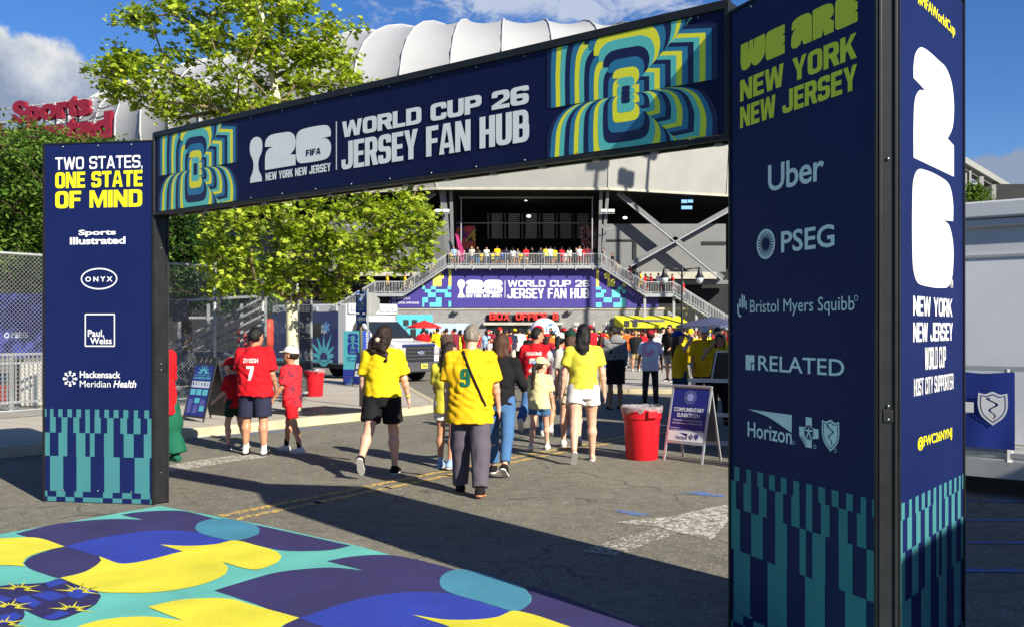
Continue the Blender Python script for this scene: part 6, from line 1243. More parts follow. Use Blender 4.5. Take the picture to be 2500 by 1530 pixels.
for x, y0, y1, Y, lb in ((991, 780, 795, 76, 'black loudspeaker left of the red umbrella, before the turquoise booth'), (1012, 780, 795, 76, 'black loudspeaker just behind the left edge of the red umbrella'), (1530, 782, 798, 79, 'left one of two black loudspeakers before the yellow awning'), (1550, 782, 798, 79, 'right one of two black loudspeakers before the yellow awning')): speaker(lb, x, y0, y1, Y)
# white-framed counter behind the sunscreen sign
root = thing('booth_counter', 'white-framed counter with navy panels beside the shaded tower', 'counter', (2.6, 13.3, 0)); bld = on(root); WPAINT = mat('white_frame_paint', (.72, .72, .70), .45, var=.05); Yc = 13.3; d_ = Vector((.94, -.34, 0))
A_ = at(1680, 927, Yc); Bp = A_ + d_ * 1.6; b = MB(); b.bar((A_.x, A_.y, A_.z), (Bp.x, Bp.y, A_.z), .09, .05); b.bar((A_.x, A_.y, .46), (Bp.x, Bp.y, .46), .05, .05); b.bar((A_.x, A_.y, .06), (Bp.x, Bp.y, .06), .06, .06)
for t_ in (.07, .62, 1.5): c = A_ + d_ * t_; b.bar((c.x, c.y, 0), (c.x, c.y, A_.z), .06)
b.bar((A_ + d_ * .07) + Vector((0, 0, -A_.z + .03)), (A_ + d_ * .07) + Vector((.4, .55, -A_.z + .03)), .05); bld(b, 'counter_frame', WPAINT)
b = MB(); c = A_ + d_ * 1.08 + Vector((0, .04, 0)); b.box((c.x, c.y, (A_.z + .5) / 2), (.84, .02, A_.z - .55), (d_, Vector((.34, .94, 0)), Vector((0, 0, 1)))); bld(b, 'navy_panel', NAVYS); o = None
b = MB(); c = at(1760, 893, 13.6); b.box(c, (.26, .02, .40), (Vector((.9, -.4, 0)), Vector((.4, .9, .2)), Vector((.15, -.1, 1)).normalized())); o = b.build('menu_board', BLKP, None); b = MB(); b.bar(c + Vector((-.14, 0, -.22)), c + Vector((-.06, 0, .22)), .02); b.bar(c + Vector((-.06, 0, .21)), c + Vector((.2, -.1, .23)), .02); b.build('board_frame', WPAINT, o); tag(o, 'small black board with white edge on the counter beside the shaded tower', 'board')
# ------------------------------------------------------------------ ambulance
hx = Vector((.78, -.626, 0)); Ya = 31.6; p = Vector(((1024 - CX) / F * Ya, Ya, gz(Ya))); amb = thing('ambulance', 'navy and white ambulance with light teal rays on its side, parked beyond the sidewalk', 'ambulance', p, math.atan2(hx.y, hx.x))
AW = mat('white_vehicle_paint', (.74, .75, .76), .25, var=.02, coat=.5); AN = mat('navy_vehicle_paint', srgb(24, 38, 104), .25, var=.03, coat=.5); CHR = mat('chrome_trim', (.55, .56, .58), .12, 1, var=.03); TYRE = mat('tyre_rubber', (.015, .015, .016), .85, var=.1); TRIM = mat('grey_bumper', (.08, .08, .085), .45, var=.08)
b = MB(); prof = [(-.02, .66), (-.02, 1.10), (-.14, 1.27), (-.30, 1.32), (-1.10, 1.40), (-1.22, 1.43), (-1.92, 2.06), (-2.2, 2.12), (-2.75, 2.12), (-2.75, .48), (-1.5, .48), (-1.46, .75), (-1.2, .98), (-.85, .98), (-.58, .75), (-.52, .55)]
wv = [.99, .99, 1.0, 1.0, 1.0, .98, .86, .86, .86, 1.0, 1.0, 1.0, 1.0, 1.0, 1.0, 1.0]; n = len(prof); b.add([(x, -wv[i], z) for i, (x, z) in enumerate(prof)] + [(x, wv[i], z) for i, (x, z) in enumerate(prof)], [(i, (i + 1) % n, n + (i + 1) % n, n + i) for i in range(n)] + [tuple(t) for t in geometry.tessellate_polygon([[Vector((x, z, 0)) for x, z in prof]])] + [tuple(i + n for i in t) for t in geometry.tessellate_polygon([[Vector((x, z, 0)) for x, z in prof]])]); b.build('cab', AW, amb, bevel=.03, auto=40)
b = MB(); pts = [(-1.24, -.88, 1.47), (-1.24, .88, 1.47), (-1.87, .78, 2.03), (-1.87, -.78, 2.03)]; nW = Vector((.63, 0, .70)).normalized(); b.add([Vector(q) + nW * .03 for q in pts], [(0, 1, 2, 3)]); b.build('windscreen', M_GLASS, amb)
for s in (-1, 1):
    b = MB(); b.add([(-1.35, s * 1.01, 1.42), (-2.25, s * 1.015, 1.42), (-2.25, s * .905, 2.0), (-1.92, s * .895, 2.0)], [(0, 1, 2, 3)]); b.build('side_window', M_GLASS, amb)
    b = MB(); b.box((-1.45, s * 1.16, 1.62), (.10, .22, .36)); b.box((-1.45, s * 1.03, 1.5), (.05, .2, .05)); b.build('mirror', BLKP, amb, bevel=.03)
    b = MB(); b.box((-.02, s * .78, 1.06), (.10, .38, .26)); b.build('headlight', mat('headlight_glass', (.6, .62, .64), .08, .4, var=.2, vs=12), amb, bevel=.03)
    b = MB(); b.box((-1.95, s * 1.012, 1.08), (.8, .02, .02)); b.build('door_line', TRIM, amb)
b = MB(); b.box((.02, 0, .96), (.07, 1.36, .56)); gr = b.build('grille', BLKP, amb, bevel=.02); b = MB()
for z in (.80, .92, 1.04, 1.16): b.box((.062, 0, z), (.02, 1.30, .022))
b.build('grille_bar', CHR, gr); b = MB(); b.ball((.085, 0, 1.0), (.02, .17, .075), 16, 8); b.build('badge', mat('oval_badge', srgb(150, 160, 180), .2, .5), gr, smooth=True)
b = MB(); b.box((-.02, 0, 1.245), (.12, 1.5, .10)); b.build('bonnet_shield', mat('dark_blue_shield', srgb(40, 56, 110), .15, .2), amb, bevel=.03)
b = MB(); b.box((.10, 0, .53), (.22, 2.0, .34)); bp = b.build('bumper', TRIM, amb, bevel=.05); b = MB(); b.box((.215, 0, .66), (.03, 1.9, .09)); b.build('bumper_chrome', CHR, bp, bevel=.02); b = MB(); b.box((.10, 0, .42), (.18, 1.8, .10)); b.build('valance', BLKP, amb, bevel=.03)
b = MB(); b.box((.235, .0, .56), (.012, .31, .16)); pl_ = b.build('number_plate', mat('plate_yellow', srgb(228, 214, 90), .5), amb); fpl = Face((.244, -.155, .48), (0, 1, 0), (1, 0, 0)); b = MB(); text(b, fpl, 'OP-HG2A', (.03, .04, .28, .12), .03); b.build('lettering', BLKP, pl_)
def wheel(x, y, r=.41, w=.27):
    b = MB(); prof_ = [(r * .6, -w / 2), (r * .92, -w / 2), (r, -w * .36), (r, w * .36), (r * .92, w / 2), (r * .6, w / 2)]; vs = []; k_ = 28
    for rr_, yy in prof_: vs += [(x + rr_ * math.cos(k * 2 * math.pi / k_), y + yy, r + rr_ * math.sin(k * 2 * math.pi / k_)) for k in range(k_)]
    fs_ = [(i * k_ + k, i * k_ + (k + 1) % k_, (i + 1) * k_ + (k + 1) % k_, (i + 1) * k_ + k) for i in range(5) for k in range(k_)]; b.add(vs, fs_); wl = b.build('wheel', TYRE, amb, auto=40)
    b = MB(); vs = []
    for rr_, yy in ((r * .6, -w * .42), (r * .5, -w * .2), (r * .2, -w * .25), (r * .2, w * .25), (r * .5, w * .2), (r * .6, w * .42)): vs += [(x + rr_ * math.cos(k * 2 * math.pi / 20), y + yy, r + rr_ * math.sin(k * 2 * math.pi / 20)) for k in range(20)]
    b.add(vs, [(i * 20 + k, i * 20 + (k + 1) % 20, (i + 1) * 20 + (k + 1) % 20, (i + 1) * 20 + k) for i in range(5) for k in range(20)]); b.build('rim', CHR, wl, auto=30)
for x in (-1.02, -5.15):
    for y in (-.86, .86): wheel(x, y)
b = MB(); b.box((-4.43, 0, 1.62), (4.16, 2.34, 2.10)); box_ = b.build('box_body', AW, amb, bevel=.05); b = MB(); b.box((-4.4, 0, .50), (4.6, 2.0, .16)); b.build('chassis', BLKP, amb)
f = Face((-6.26, -1.173, 0), (1, 0, 0), (0, -1, 0)); b = MB(); b.box((-4.63, -1.174, 1.50), (3.70, .012, 1.80)); side = b.build('navy_side_panel', AN, amb); w = Ink(); lift = .010
text(w, f, 'Hackensack', (.55, 1.83, 1.70, 1.99), .02, lift=lift); text(w, f, 'Meridian', (1.75, 1.83, 2.75, 1.99), .02, lift=lift); text(w, f, 'University', (1.75, 1.62, 2.85, 1.80), .02, lift=lift); text(w, f, 'Medical Center', (.8, 1.42, 2.1, 1.56), .02, lift=lift)
for nm, q in w.parts:
    if q.v: q.build(nm, WHITE, side)
w = Ink(); w.new('ray_pattern')
c = Vector((2.72, .78)); 
for k in range(7): a = math.pi * (.06 + .88 * k / 6); d_ = Vector((math.cos(a), math.sin(a))); t = Vector((-d_.y, d_.x)) * .085; L_ = (1.35, 1.1, 1.25, 1.1, 1.25, 1.5, 1.6)[k] * .78; fill(w, f, [clip([tuple(c + d_ * .28 + t), tuple(c + d_ * .28 - t), tuple(c + d_ * L_)], .05, .62, 3.24, 2.4)], lift)
ring(w, f, c, .30, .10, lift, n=24); quad(w, f, (.05, .62, 3.2, .72), lift)
for nm, q in w.parts:
    if q.v: q.build(nm, TEALL, side)
w = Ink(); w.new('star_emblem'); c = Vector((2.86, 1.86))
for k in range(3): a = k * math.pi / 3; d_ = Vector((math.sin(a), math.cos(a))) * .2; t = Vector((d_.y, -d_.x)).normalized() * .045; fill(w, f, [[tuple(c - d_ - t), tuple(c - d_ + t), tuple(c + d_ + t), tuple(c + d_ - t)]], lift + .001 * k)
for nm, q in w.parts:
    if q.v: q.build(nm, mat('light_blue_emblem', srgb(110, 160, 220), .5), side)
b = MB(); b.box((-3.95, -1.182, 1.75), (.55, .012, .5)); b.build('side_glass', M_GLASS, side)
b = MB()
for x in (-4.2, -5.25): b.box((x, -1.182, 1.45), (.02, .012, 1.66))
b.build('door_seam', BLKP, side)
for i, x in enumerate((-5.7, -4.0, -2.95)): b = MB(); b.box((x, -1.19, 2.50), (.26, .05, .17)); b.build('side_lamp', mat('warning_lamp', srgb(190, 196, 205), .15, .2), amb, bevel=.02)
b = MB(); b.box((-2.32, 0, 2.50), (.16, 2.30, .36)); hd_ = b.build('light_head', AW, amb, bevel=.03)
for y in (-.95, -.62, -.29, .04, .37, .70, 1.0): b = MB(); b.box((-2.22, y, 2.50), (.05, .25, .20)); b.build('warning_lamp', MATS['warning_lamp'], hd_, bevel=.02)
# ------------------------------------------------------------------ trailer with deck and banner on the right
bd = Vector((.787, -.617, 0)); bn2 = Vector((.617, .787, 0)); O = Vector((4.66, 9.72, 0)) - bd * 1.9; tr = thing('office_trailer', 'pale grey site trailer with white wall panels standing on a low deck', 'trailer', (O.x, O.y, 0)); bld = on(tr); TG = mat('trailer_grey', srgb(206, 210, 214), .4, .05, var=.04); TWh = mat('trailer_white', srgb(226, 230, 236), .4, var=.05, vs=1.5); ax = (bd, bn2, Vector((0, 0, 1)))
LT = 6.2; c = O + bd * LT / 2 + bn2 * 1.75; b = MB(); b.box((c.x, c.y, 1.72), (LT, 2.4, 2.3), ax); bld(b, 'trailer_body', TG); b = MB(); c = O + bd * LT / 2 + bn2 * 1.72; b.box((c.x, c.y, 2.95), (LT + .1, 2.56, .18), ax); b.box((c.x, c.y, 2.81), (LT + .04, 2.48, .09), ax); bld(b, 'cornice', TG, bevel=.02)
for k in range(4):
    c = O + bd * (.55 + 1.50 * k) + bn2 * .545; b = MB(); b.box((c.x, c.y, 1.45), (1.12, .03, 1.98), ax); p_ = bld(b, 'wall_panel', TWh); b = MB()
    for s in (-1, 1): q = c + bd * s * .575; b.box((q.x, q.y - .004, 1.45), (.03, .05, 2.06), ax)
    q = c; b.box((q.x, q.y - .004, 2.455), (1.18, .05, .03), ax); bld(b, 'panel_trim', ALU, p_)
b = MB(); c = O + bd * LT / 2 + bn2 * .35; b.box((c.x, c.y, .30), (LT, 1.0, .10), ax); b.box((O + bd * LT / 2 - bn2 * .14)[:2] + (.27,), (LT, .05, .17), ax); bld(b, 'deck', ALU)
b = MB()
for k in range(5): q = O + bd * (.3 + k * 1.4); b.bar((q.x, q.y, 0), (q.x, q.y, .25), .07); q = q + bn2 * 1.8; b.bar((q.x, q.y, 0), (q.x, q.y, .6), .12)
bld(b, 'deck_foot', M_STL)
b = MB(); q0, q1 = O - bn2 * .12, O + bd * LT - bn2 * .12
for z in (1.28, .42): b.bar((q0.x, q0.y, z), (q1.x, q1.y, z), .05)
for k in range(6): q = q0.lerp(q1, (.02 + k * 1.02 + .32) / LT if k else .01); b.bar((q.x, q.y, .3), (q.x, q.y, 1.28), .06)
bld(b, 'deck_railing', ALU)
b = MB(); c = O + bd * LT / 2 - bn2 * .10; b.box((c.x, c.y, .44), (LT, .03, .14), ax); bld(b, 'toe_board', WPAINT)
fb2 = Face((q0 - bn2 * .05).to_tuple(), bd, -bn2); a = fb2.uv(2478, 905); a0 = fb2.uv(2478, 1098); bw_ = 1.75; cb_ = thing('cloth_banner', 'royal blue cloth banner with white cross and shield tied to the trailer railing', 'banner', fb2.p(a[0] - bw_ / 2, a0[1])); bld = on(cb_); b = MB(); NX, NZ = 24, 10
for j in range(NZ + 1):
    for i in range(NX + 1): u = i / NX; v = j / NZ; b.v.append(tuple(fb2.p(a[0] - bw_ + bw_ * u, 1.25 - (1.25 - a0[1]) * v - .02 * math.sin(u * math.pi * 3) ** 2 * (1 - v), .01 + .008 * math.sin(u * 22 + v * 3) * (.3 + v))))
b.f = [[j * (NX + 1) + i, j * (NX + 1) + i + 1, (j + 1) * (NX + 1) + i + 1, (j + 1) * (NX + 1) + i] for j in range(NZ) for i in range(NX)]; b.mi = [0] * len(b.f); bld(b, 'banner_cloth', mat('royal_blue_cloth', srgb(20, 50, 140), .7, var=.1, vs=3), smooth=True)
w = Ink(); w.new(); cc = fb2.uv(2352, 995); cs = fb2.uv(2425, 995); cross_and_shield(w, fb2, (cs[0] - .335, cs[1]), cs, .165, .028); bld(w, 'emblem', WHITE)
p = Vector((TB.x + .55, TB.y - .1, 0)); p.z = gz(p.y) + .143; root = thing('tree_grate', 'dark square iron grate in the sidewalk at the foot of the plane tree', 'grate', p, ROADANG); b = MB()
for k in range(17): b.box((-.8 + k * .1, 0, .006), (.055, 1.5, .012))
for y in (-.76, 0, .76): b.box((0, y, .007), (1.7, .05, .013))
b.build('grate', IRON, root)
# ------------------------------------------------------------------ people: bodies and clothes as smooth fields turned into single meshes
class Field:
    def __init__(s, lo, hi, h):
        s.h = h; s.lo = np.array(lo, float) - 2 * h; n = np.ceil((np.array(hi) + 2 * h - s.lo) / h).astype(int) + 1; s.n = n; s.D = np.full(n, .5)
        s.ax = [s.lo[i] + h * np.arange(n[i]) for i in range(3)]
    def blk(s, lo, hi, pad):
        a = [max(0, int((lo[i] - pad - s.lo[i]) / s.h)) for i in range(3)]; b = [min(s.n[i], int((hi[i] + pad - s.lo[i]) / s.h) + 2) for i in range(3)]
        if any(b[i] <= a[i] for i in range(3)): return None
        sl = tuple(slice(a[i], b[i]) for i in range(3)); X, Y, Z = np.meshgrid(*[s.ax[i][sl[i]] for i in range(3)], indexing='ij', sparse=True); return sl, X, Y, Z
    def mix(s, sl, d, k):
        o = s.D[sl]
        if k <= 0: s.D[sl] = np.minimum(o, d)
        else: q = np.maximum(k - np.abs(o - d), 0) / k; s.D[sl] = np.minimum(o, d) - q * q * k * .25
    def cap(s, p, q, r0, r1, k=.02, flat=False, sy=1.0):
        p, q = np.array(p, float), np.array(q, float); R_ = max(r0, r1) * max(1, sy); g = s.blk(np.minimum(p, q) - R_, np.maximum(p, q) + R_, .05 + k)
        if not g: return
        sl, X, Y, Z = g; v = q - p; L2 = max(v @ v, 1e-9); t = ((X - p[0]) * v[0] + (Y - p[1]) * v[1] + (Z - p[2]) * v[2]) / L2; tc = np.clip(t, 0, 1)
        dx, dy, dz = X - p[0] - tc * v[0], (Y - p[1] - tc * v[1]) / sy, Z - p[2] - tc * v[2]; r = r0 + (r1 - r0) * tc; d = np.sqrt(dx * dx + dy * dy + dz * dz) - r
        if flat: L = math.sqrt(L2); d = np.maximum(d, (t - 1) * L); 
        s.mix(sl, d, k)
    def ell(s, c, r, M=None, k=.02):
        c, r = np.array(c, float), np.array(r, float); R_ = r.max(); g = s.blk(c - R_, c + R_, .05 + k)
        if not g: return
        sl, X, Y, Z = g; x, y, z = X - c[0], Y - c[1], Z - c[2]
        if M is not None: x, y, z = M[0][0] * x + M[0][1] * y + M[0][2] * z, M[1][0] * x + M[1][1] * y + M[1][2] * z, M[2][0] * x + M[2][1] * y + M[2][2] * z
        q = np.sqrt((x / r[0]) ** 2 + (y / r[1]) ** 2 + (z / r[2]) ** 2); d = (q - 1) * r.min(); s.mix(sl, d, k)
    def loft(s, sec, k=.02, cut=True):
        """stack of elliptical sections (z, rx, ry, cx, cy)"""
        S_ = np.array(sec, float); lo = np.array([(S_[:, 3] - S_[:, 1]).min(), (S_[:, 4] - S_[:, 2]).min(), S_[0, 0]]); hi = np.array([(S_[:, 3] + S_[:, 1]).max(), (S_[:, 4] + S_[:, 2]).max(), S_[-1, 0]]); g = s.blk(lo, hi, .05 + k)
        if not g: return
        sl, X, Y, Z = g; z = Z.ravel(); f = lambda c: np.interp(z, S_[:, 0], S_[:, c]).reshape(1, 1, -1); rx, ry, cx, cy = f(1), f(2), f(3), f(4)
        d = (np.sqrt(((X - cx) / rx) ** 2 + ((Y - cy) / ry) ** 2) - 1) * np.minimum(rx, ry); e = np.maximum(S_[0, 0] - Z, Z - S_[-1, 0]); s.mix(sl, np.maximum(d, e), k)
    def cut(s, fn):
        X, Y, Z = np.meshgrid(*s.ax, indexing='ij', sparse=True); s.D = np.maximum(s.D, fn(X, Y, Z))
    def folds(s, amp, seed, vert=1.0, off=.006):
        if amp <= 0: return
        rng = np.random.default_rng(seed); X, Y, Z = np.meshgrid(*s.ax, indexing='ij', sparse=True); w = 0
        for i in range(5):
            a = rng.uniform(0, 6.28); f = rng.uniform(24, 66); u = X * math.cos(a) + Y * math.sin(a); w = w + (.35 + .65 * np.sin(Z * rng.uniform(4, 9) + X * rng.uniform(-6, 6) + rng.uniform(0, 6)) ** 2) * np.abs(np.sin(u * f * .5 + Z * rng.uniform(-34, 34) * vert + rng.uniform(0, 6.28) + 1.5 * np.sin(Z * rng.uniform(6, 16) + rng.uniform(0, 6))))
        s.D = s.D - off + amp * (.5 - w / 3.2)
    def mesh(s, name, m, parent, sm=True):
        D = s.D; D[0] = D[-1] = .5; D[:, 0] = D[:, -1] = .5; D[:, :, 0] = D[:, :, -1] = .5; I = D < 0
        if not I.any(): return None
        cs = np.zeros(np.array(D.shape) - 1, int)
        for a in (0, 1):
            for b in (0, 1):
                for c in (0, 1): cs += I[a:D.shape[0] - 1 + a, b:D.shape[1] - 1 + b, c:D.shape[2] - 1 + c]
        act = (cs > 0) & (cs < 8); idx = np.full(act.shape, -1); ijk = np.argwhere(act); idx[act] = np.arange(len(ijk))
        off = np.array([(a, b, c) for a in (0, 1) for b in (0, 1) for c in (0, 1)]); val = np.stack([D[tuple((ijk + o).T)] for o in off], 1); P = np.zeros((len(ijk), 3)); cnt = np.zeros((len(ijk), 1))
        for a in range(8):
            for b in range(a + 1, 8):
                if np.abs(off[a] - off[b]).sum() != 1: continue
                va, vb = val[:, a], val[:, b]; mk = (va < 0) != (vb < 0); t = np.where(mk, va / np.where(va == vb, 1, va - vb), 0)[:, None]; P += mk[:, None] * (off[a] + t * (off[b] - off[a])); cnt += mk[:, None]
        V = (ijk + P / np.maximum(cnt, 1)) * s.h + s.lo; F_ = []
        for ax_ in range(3):
            a1, a2 = (ax_ + 1) % 3, (ax_ + 2) % 3; n = np.array(D.shape); sl0 = [slice(None)] * 3; sl1 = [slice(None)] * 3; sl0[ax_] = slice(0, n[ax_] - 1); sl1[ax_] = slice(1, n[ax_]); ch = I[tuple(sl0)] != I[tuple(sl1)]; e = np.argwhere(ch); e = e[(e[:, a1] > 0) & (e[:, a2] > 0) & (e[:, a1] < n[a1] - 1) & (e[:, a2] < n[a2] - 1)]
            ins = I[tuple(e.T)]; u = np.zeros(3, int); u[a1] = 1; w = np.zeros(3, int); w[a2] = 1; q = np.stack([idx[tuple((e - u - w).T)], idx[tuple((e - w).T)], idx[tuple(e.T)], idx[tuple((e - u).T)]], 1); q[~ins] = q[~ins][:, ::-1]; F_.append(q)
        F_ = np.concatenate(F_); F_ = F_[(F_ >= 0).all(1)]; o = mesh_np(name, V, F_, m, parent)
        if sm: o.data.polygons.foreach_set('use_smooth', [True] * len(o.data.polygons))
        return o
def cloth(name, c, rough=.85): return mat('cloth_' + name, c, rough, var=.07, vs=9, bump=.12, bs=260, spec=.2)
SKIN = {k: mat('skin_' + k, srgb(*c), .5, var=.06, vs=14, spec=.35) for k, c in dict(fair=(222, 172, 146), tan=(196, 142, 110), olive=(178, 126, 94), deep=(120, 80, 58)).items()}
HAIR = {k: mat('hair_' + k, srgb(*c), .55, var=.5, vs=60, bump=.9, bs=120, spec=.22, stretch=.12) for k, c in dict(black=(22, 19, 20), dark=(42, 30, 25), brown=(78, 52, 38), gray=(132, 122, 112), blond=(176, 138, 84)).items()}
CL = {k: cloth(k, srgb(*c)) for k, c in dict(yellow=(240, 208, 26), gold=(238, 186, 20), lemon=(226, 216, 70), red=(206, 22, 34), crimson=(150, 26, 40), white=(224, 222, 216), cream=(226, 214, 158), black=(22, 22, 25), navy=(40, 44, 66), grey=(128, 128, 130), slate=(92, 86, 96), denim=(72, 112, 158), darkdenim=(48, 66, 98), khaki=(176, 150, 112), green=(24, 96, 72), darkgreen=(22, 58, 44), brown=(84, 66, 58), maroon=(120, 34, 52), orange=(226, 104, 40), pink=(222, 150, 170), blue=(40, 66, 150), sky=(150, 180, 220), lime=(206, 222, 50), beige=(204, 190, 164), charcoal=(58, 54, 56), offwhite=(214, 206, 190)).items()}
M_SOLE = mat('white_shoe_sole', srgb(214, 210, 204), .6, var=.05); M_GUM = mat('gum_shoe_sole', srgb(186, 120, 80), .6, var=.05); EYEM = mat('eye_dark', (.02, .015, .012), .2); LIPM = mat('lip', srgb(170, 88, 84), .5); SHADES = mat('sunglass_lens', (.01, .01, .012), .1, spec=.6)
def rx(a): c, s = math.cos(R(a)), math.sin(R(a)); return np.array([[1, 0, 0], [0, c, -s], [0, s, c]])
def rz(a): c, s = math.cos(R(a)), math.sin(R(a)); return np.array([[c, -s, 0], [s, c, 0], [0, 0, 1]])
class Body:
    """joint positions of a standing or walking figure; local +y is the way it faces, feet on z = 0"""
    def __init__(s, h, legs=((0, 3, 2, 0), (0, 3, 2, 0)), arms=((4, 9, 12), (4, 9, 12)), lean=2, head=(0, 0), girth=1.0, fem=False, hs=None, elbows=None, wrists=None, sway=0):
        s.h = h; k = h / 1.75; s.k = k; s.g = girth; s.fem = fem; s.hs = hs if hs else max(.92, min(1.0, .62 + .38 * k)) ; u = .44 * k; v = .425 * k; s.hip = np.array([0, 0, .935 * k]); s.legs = []
        hw = (.088 + (.006 if fem else 0)) * k * girth ** .5
        for sd, L in zip((-1, 1), legs):
            a, ab, kn, ft = L[:4]; yaw = L[4] if len(L) > 4 else 4; hp = s.hip + np.array([sd * hw, 0, -.02 * k]); A_, B_ = R(a), R(a - kn); kn_ = hp + u * np.array([sd * math.sin(R(ab)), math.sin(A_), -math.cos(A_)]); an = kn_ + v * np.array([sd * math.sin(R(ab)) * .5, math.sin(B_), -math.cos(B_)])
            f = rz(-sd * yaw) @ np.array([0, math.cos(R(ft)), -math.sin(R(ft))]); n = rz(-sd * yaw) @ np.array([0, math.sin(R(ft)), math.cos(R(ft))]); s.legs.append(dict(hip=hp, knee=kn_, ank=an, f=f, n=n, sd=sd))
        low = min(min((l['ank'] - l['n'] * .085 * k + l['f'] * e * k)[2] for e in (-.06, .10 if l['n'][2] > .9 else .13)) for l in s.legs); dz = np.array([0, 0, -low]); s.hip = s.hip + dz
        for l in s.legs: l['hip'] = l['hip'] + dz; l['knee'] = l['knee'] + dz; l['ank'] = l['ank'] + dz
        s.up = np.array([math.sin(R(sway)), math.sin(R(lean)), math.cos(R(lean))]); sp = lambda z: s.hip + s.up * z * k; s.sp = sp; s.neck = sp(.545); s.sh0 = sp(.456)
        sw = (.172 if fem else .19) * k * (girth ** .35); s.arms = []
        for i, (sd, A_) in enumerate(zip((-1, 1), arms)):
            a, ab, el = A_[:3]; inw = A_[3] if len(A_) > 3 else 0; sh = s.sh0 + np.array([sd * sw, 0, 0]); e = sh + .285 * k * np.array([sd * math.sin(R(ab)), math.sin(R(a)) * math.cos(R(ab)), -math.cos(R(a)) * math.cos(R(ab))]); fa = R(a + el); w = e + .25 * k * np.array([sd * math.sin(R(ab * .4 - inw)), math.sin(fa) * math.cos(R(inw)), -math.cos(fa)])
            if elbows and elbows[i] is not None: e = s.sh0 + np.array(elbows[i]) * k
            if wrists and wrists[i] is not None: w = s.sh0 + np.array(wrists[i]) * k
            s.arms.append(dict(sh=sh, el=e, wr=w, sd=sd))
        s.HM = rz(head[0]) @ rx(head[1]); s.hc = s.neck + s.up * .045 * k + s.HM @ np.array([0, .018, .098]) * s.hs
        s.lo = np.array([-.75, -.6, -.02]); s.hi = np.array([.75, .6, h + .12]); pts = [s.hip, s.hc] + [x[j] for x in s.legs for j in ('hip', 'knee', 'ank')] + [x[j] for x in s.arms for j in ('sh', 'el', 'wr')]; P = np.array(pts); s.lo = P.min(0) - .24; s.hi = P.max(0) + .24; s.lo[2] = -.02
    def H(s, x, y, z): return s.hc + s.HM @ (np.array([x, y, z]) * s.hs)
def skin_mesh(B, h, m, parent, fingers=True, face=True):
    k, g = B.k, B.g; F_ = Field(B.lo, B.hi, h); MT = B.HM.T
    F_.ell(B.H(0, 0, .012), np.array([.073, .092, .106]) * B.hs, MT, .02); F_.ell(B.H(0, .028, -.058), np.array([.052, .056, .058]) * B.hs, MT, .03)
    if face:
        F_.cap(B.H(0, .088, .012), B.H(0, .106, -.026), .011 * B.hs, .015 * B.hs, .012); F_.ell(B.H(0, .074, -.082), np.array([.022, .018, .016]) * B.hs, MT, .02)
        for sd in (-1, 1): F_.ell(B.H(sd * .076, -.004, -.012), np.array([.012, .022, .032]) * B.hs, MT, .008)
    F_.cap(B.neck - B.up * .03 * k, B.H(0, -.012, -.045), .056 * k * g ** .4, .052 * B.hs, .025)
    z0 = B.hip[2]; c = lambda z: (B.hip + B.up * z * k); tor = []
    for z, a, b in (((-.10, .135, .098), (0, .150, .105), (.14, .128, .095), (.32, .142, .104), (.46, .150, .085), (.53, .07, .06)) if B.fem else ((-.10, .135, .095), (0, .145, .10), (.14, .138, .098), (.32, .155, .108), (.46, .165, .088), (.53, .075, .065))): q = c(z); tor.append((q[2], a * k * g, b * k * g, q[0], q[1]))
    F_.loft(tor, .03)
    for a in B.arms:
        F_.cap(a['sh'], a['el'], .045 * k * g, .036 * k * g, .03); m_ = a['el'] * .72 + a['wr'] * .28; F_.cap(a['el'], m_, .036 * k * g, .037 * k * g, .02); F_.cap(m_, a['wr'], .037 * k * g, .024 * k, .02)
        d = (a['wr'] - a['el']); d = d / np.linalg.norm(d); fw = np.array([0, 1.0, 0]) if abs(d[1]) < .8 else np.array([0, 0, 1.0]); t = fw - d * (d @ fw); t /= np.linalg.norm(t); inn = np.cross(d, t) * a['sd']; q = a['wr'] + d * .052 * k
        F_.cap(a['wr'], a['wr'] + d * .03 * k, .022 * k, .026 * k, .015); F_.cap(q - t * .018 * k, q + t * .018 * k, .020 * k, .020 * k, .015); F_.cap(q + d * .022 * k - t * .02 * k, q + d * .022 * k + t * .022 * k, .018 * k, .018 * k, .012)
        if fingers:
            for j, L_ in enumerate((.066, .078, .073, .056)): r0 = q + d * .035 * k + t * (.030 - .020 * j) * k; r1 = r0 + (d * .95 + inn * -.16 * 0 - t * .04) * L_ * .55 * k; r2 = r1 + (d * .82 + inn * .0 + np.cross(t, d) * a['sd'] * .45) * L_ * .45 * k; F_.cap(r0, r1, .0095 * k, .009 * k, .004); F_.cap(r1, r2, .009 * k, .0075 * k, .004)
            r0 = a['wr'] + d * .03 * k + t * .024 * k; r1 = r0 + (d * .7 + t * .62) * .042 * k; F_.cap(r0, r1, .0125 * k, .0105 * k, .01); F_.cap(r1, r1 + (d * .92 + t * .2) * .034 * k, .0105 * k, .0085 * k, .004)
        else: F_.cap(q, q + d * .09 * k, .024 * k, .016 * k, .02)
    for l in B.legs:
        th = l['hip'] * .5 + l['knee'] * .5; F_.cap(l['hip'], th, .086 * k * g, .074 * k * g, .03); F_.cap(th, l['knee'], .074 * k * g, .053 * k * g ** .8, .03); m_ = l['knee'] * .68 + l['ank'] * .32 + np.array([0, -.012 * k, 0]); F_.cap(l['knee'], m_, .050 * k * g ** .8, .055 * k * g, .03); F_.cap(m_, l['ank'], .055 * k * g, .034 * k, .03)
        F_.cap(l['ank'] - l['n'] * .04 * k - l['f'] * .03 * k, l['ank'] - l['n'] * .052 * k + l['f'] * .13 * k, .030 * k, .024 * k, .03)
    return F_.mesh('body', m, parent)
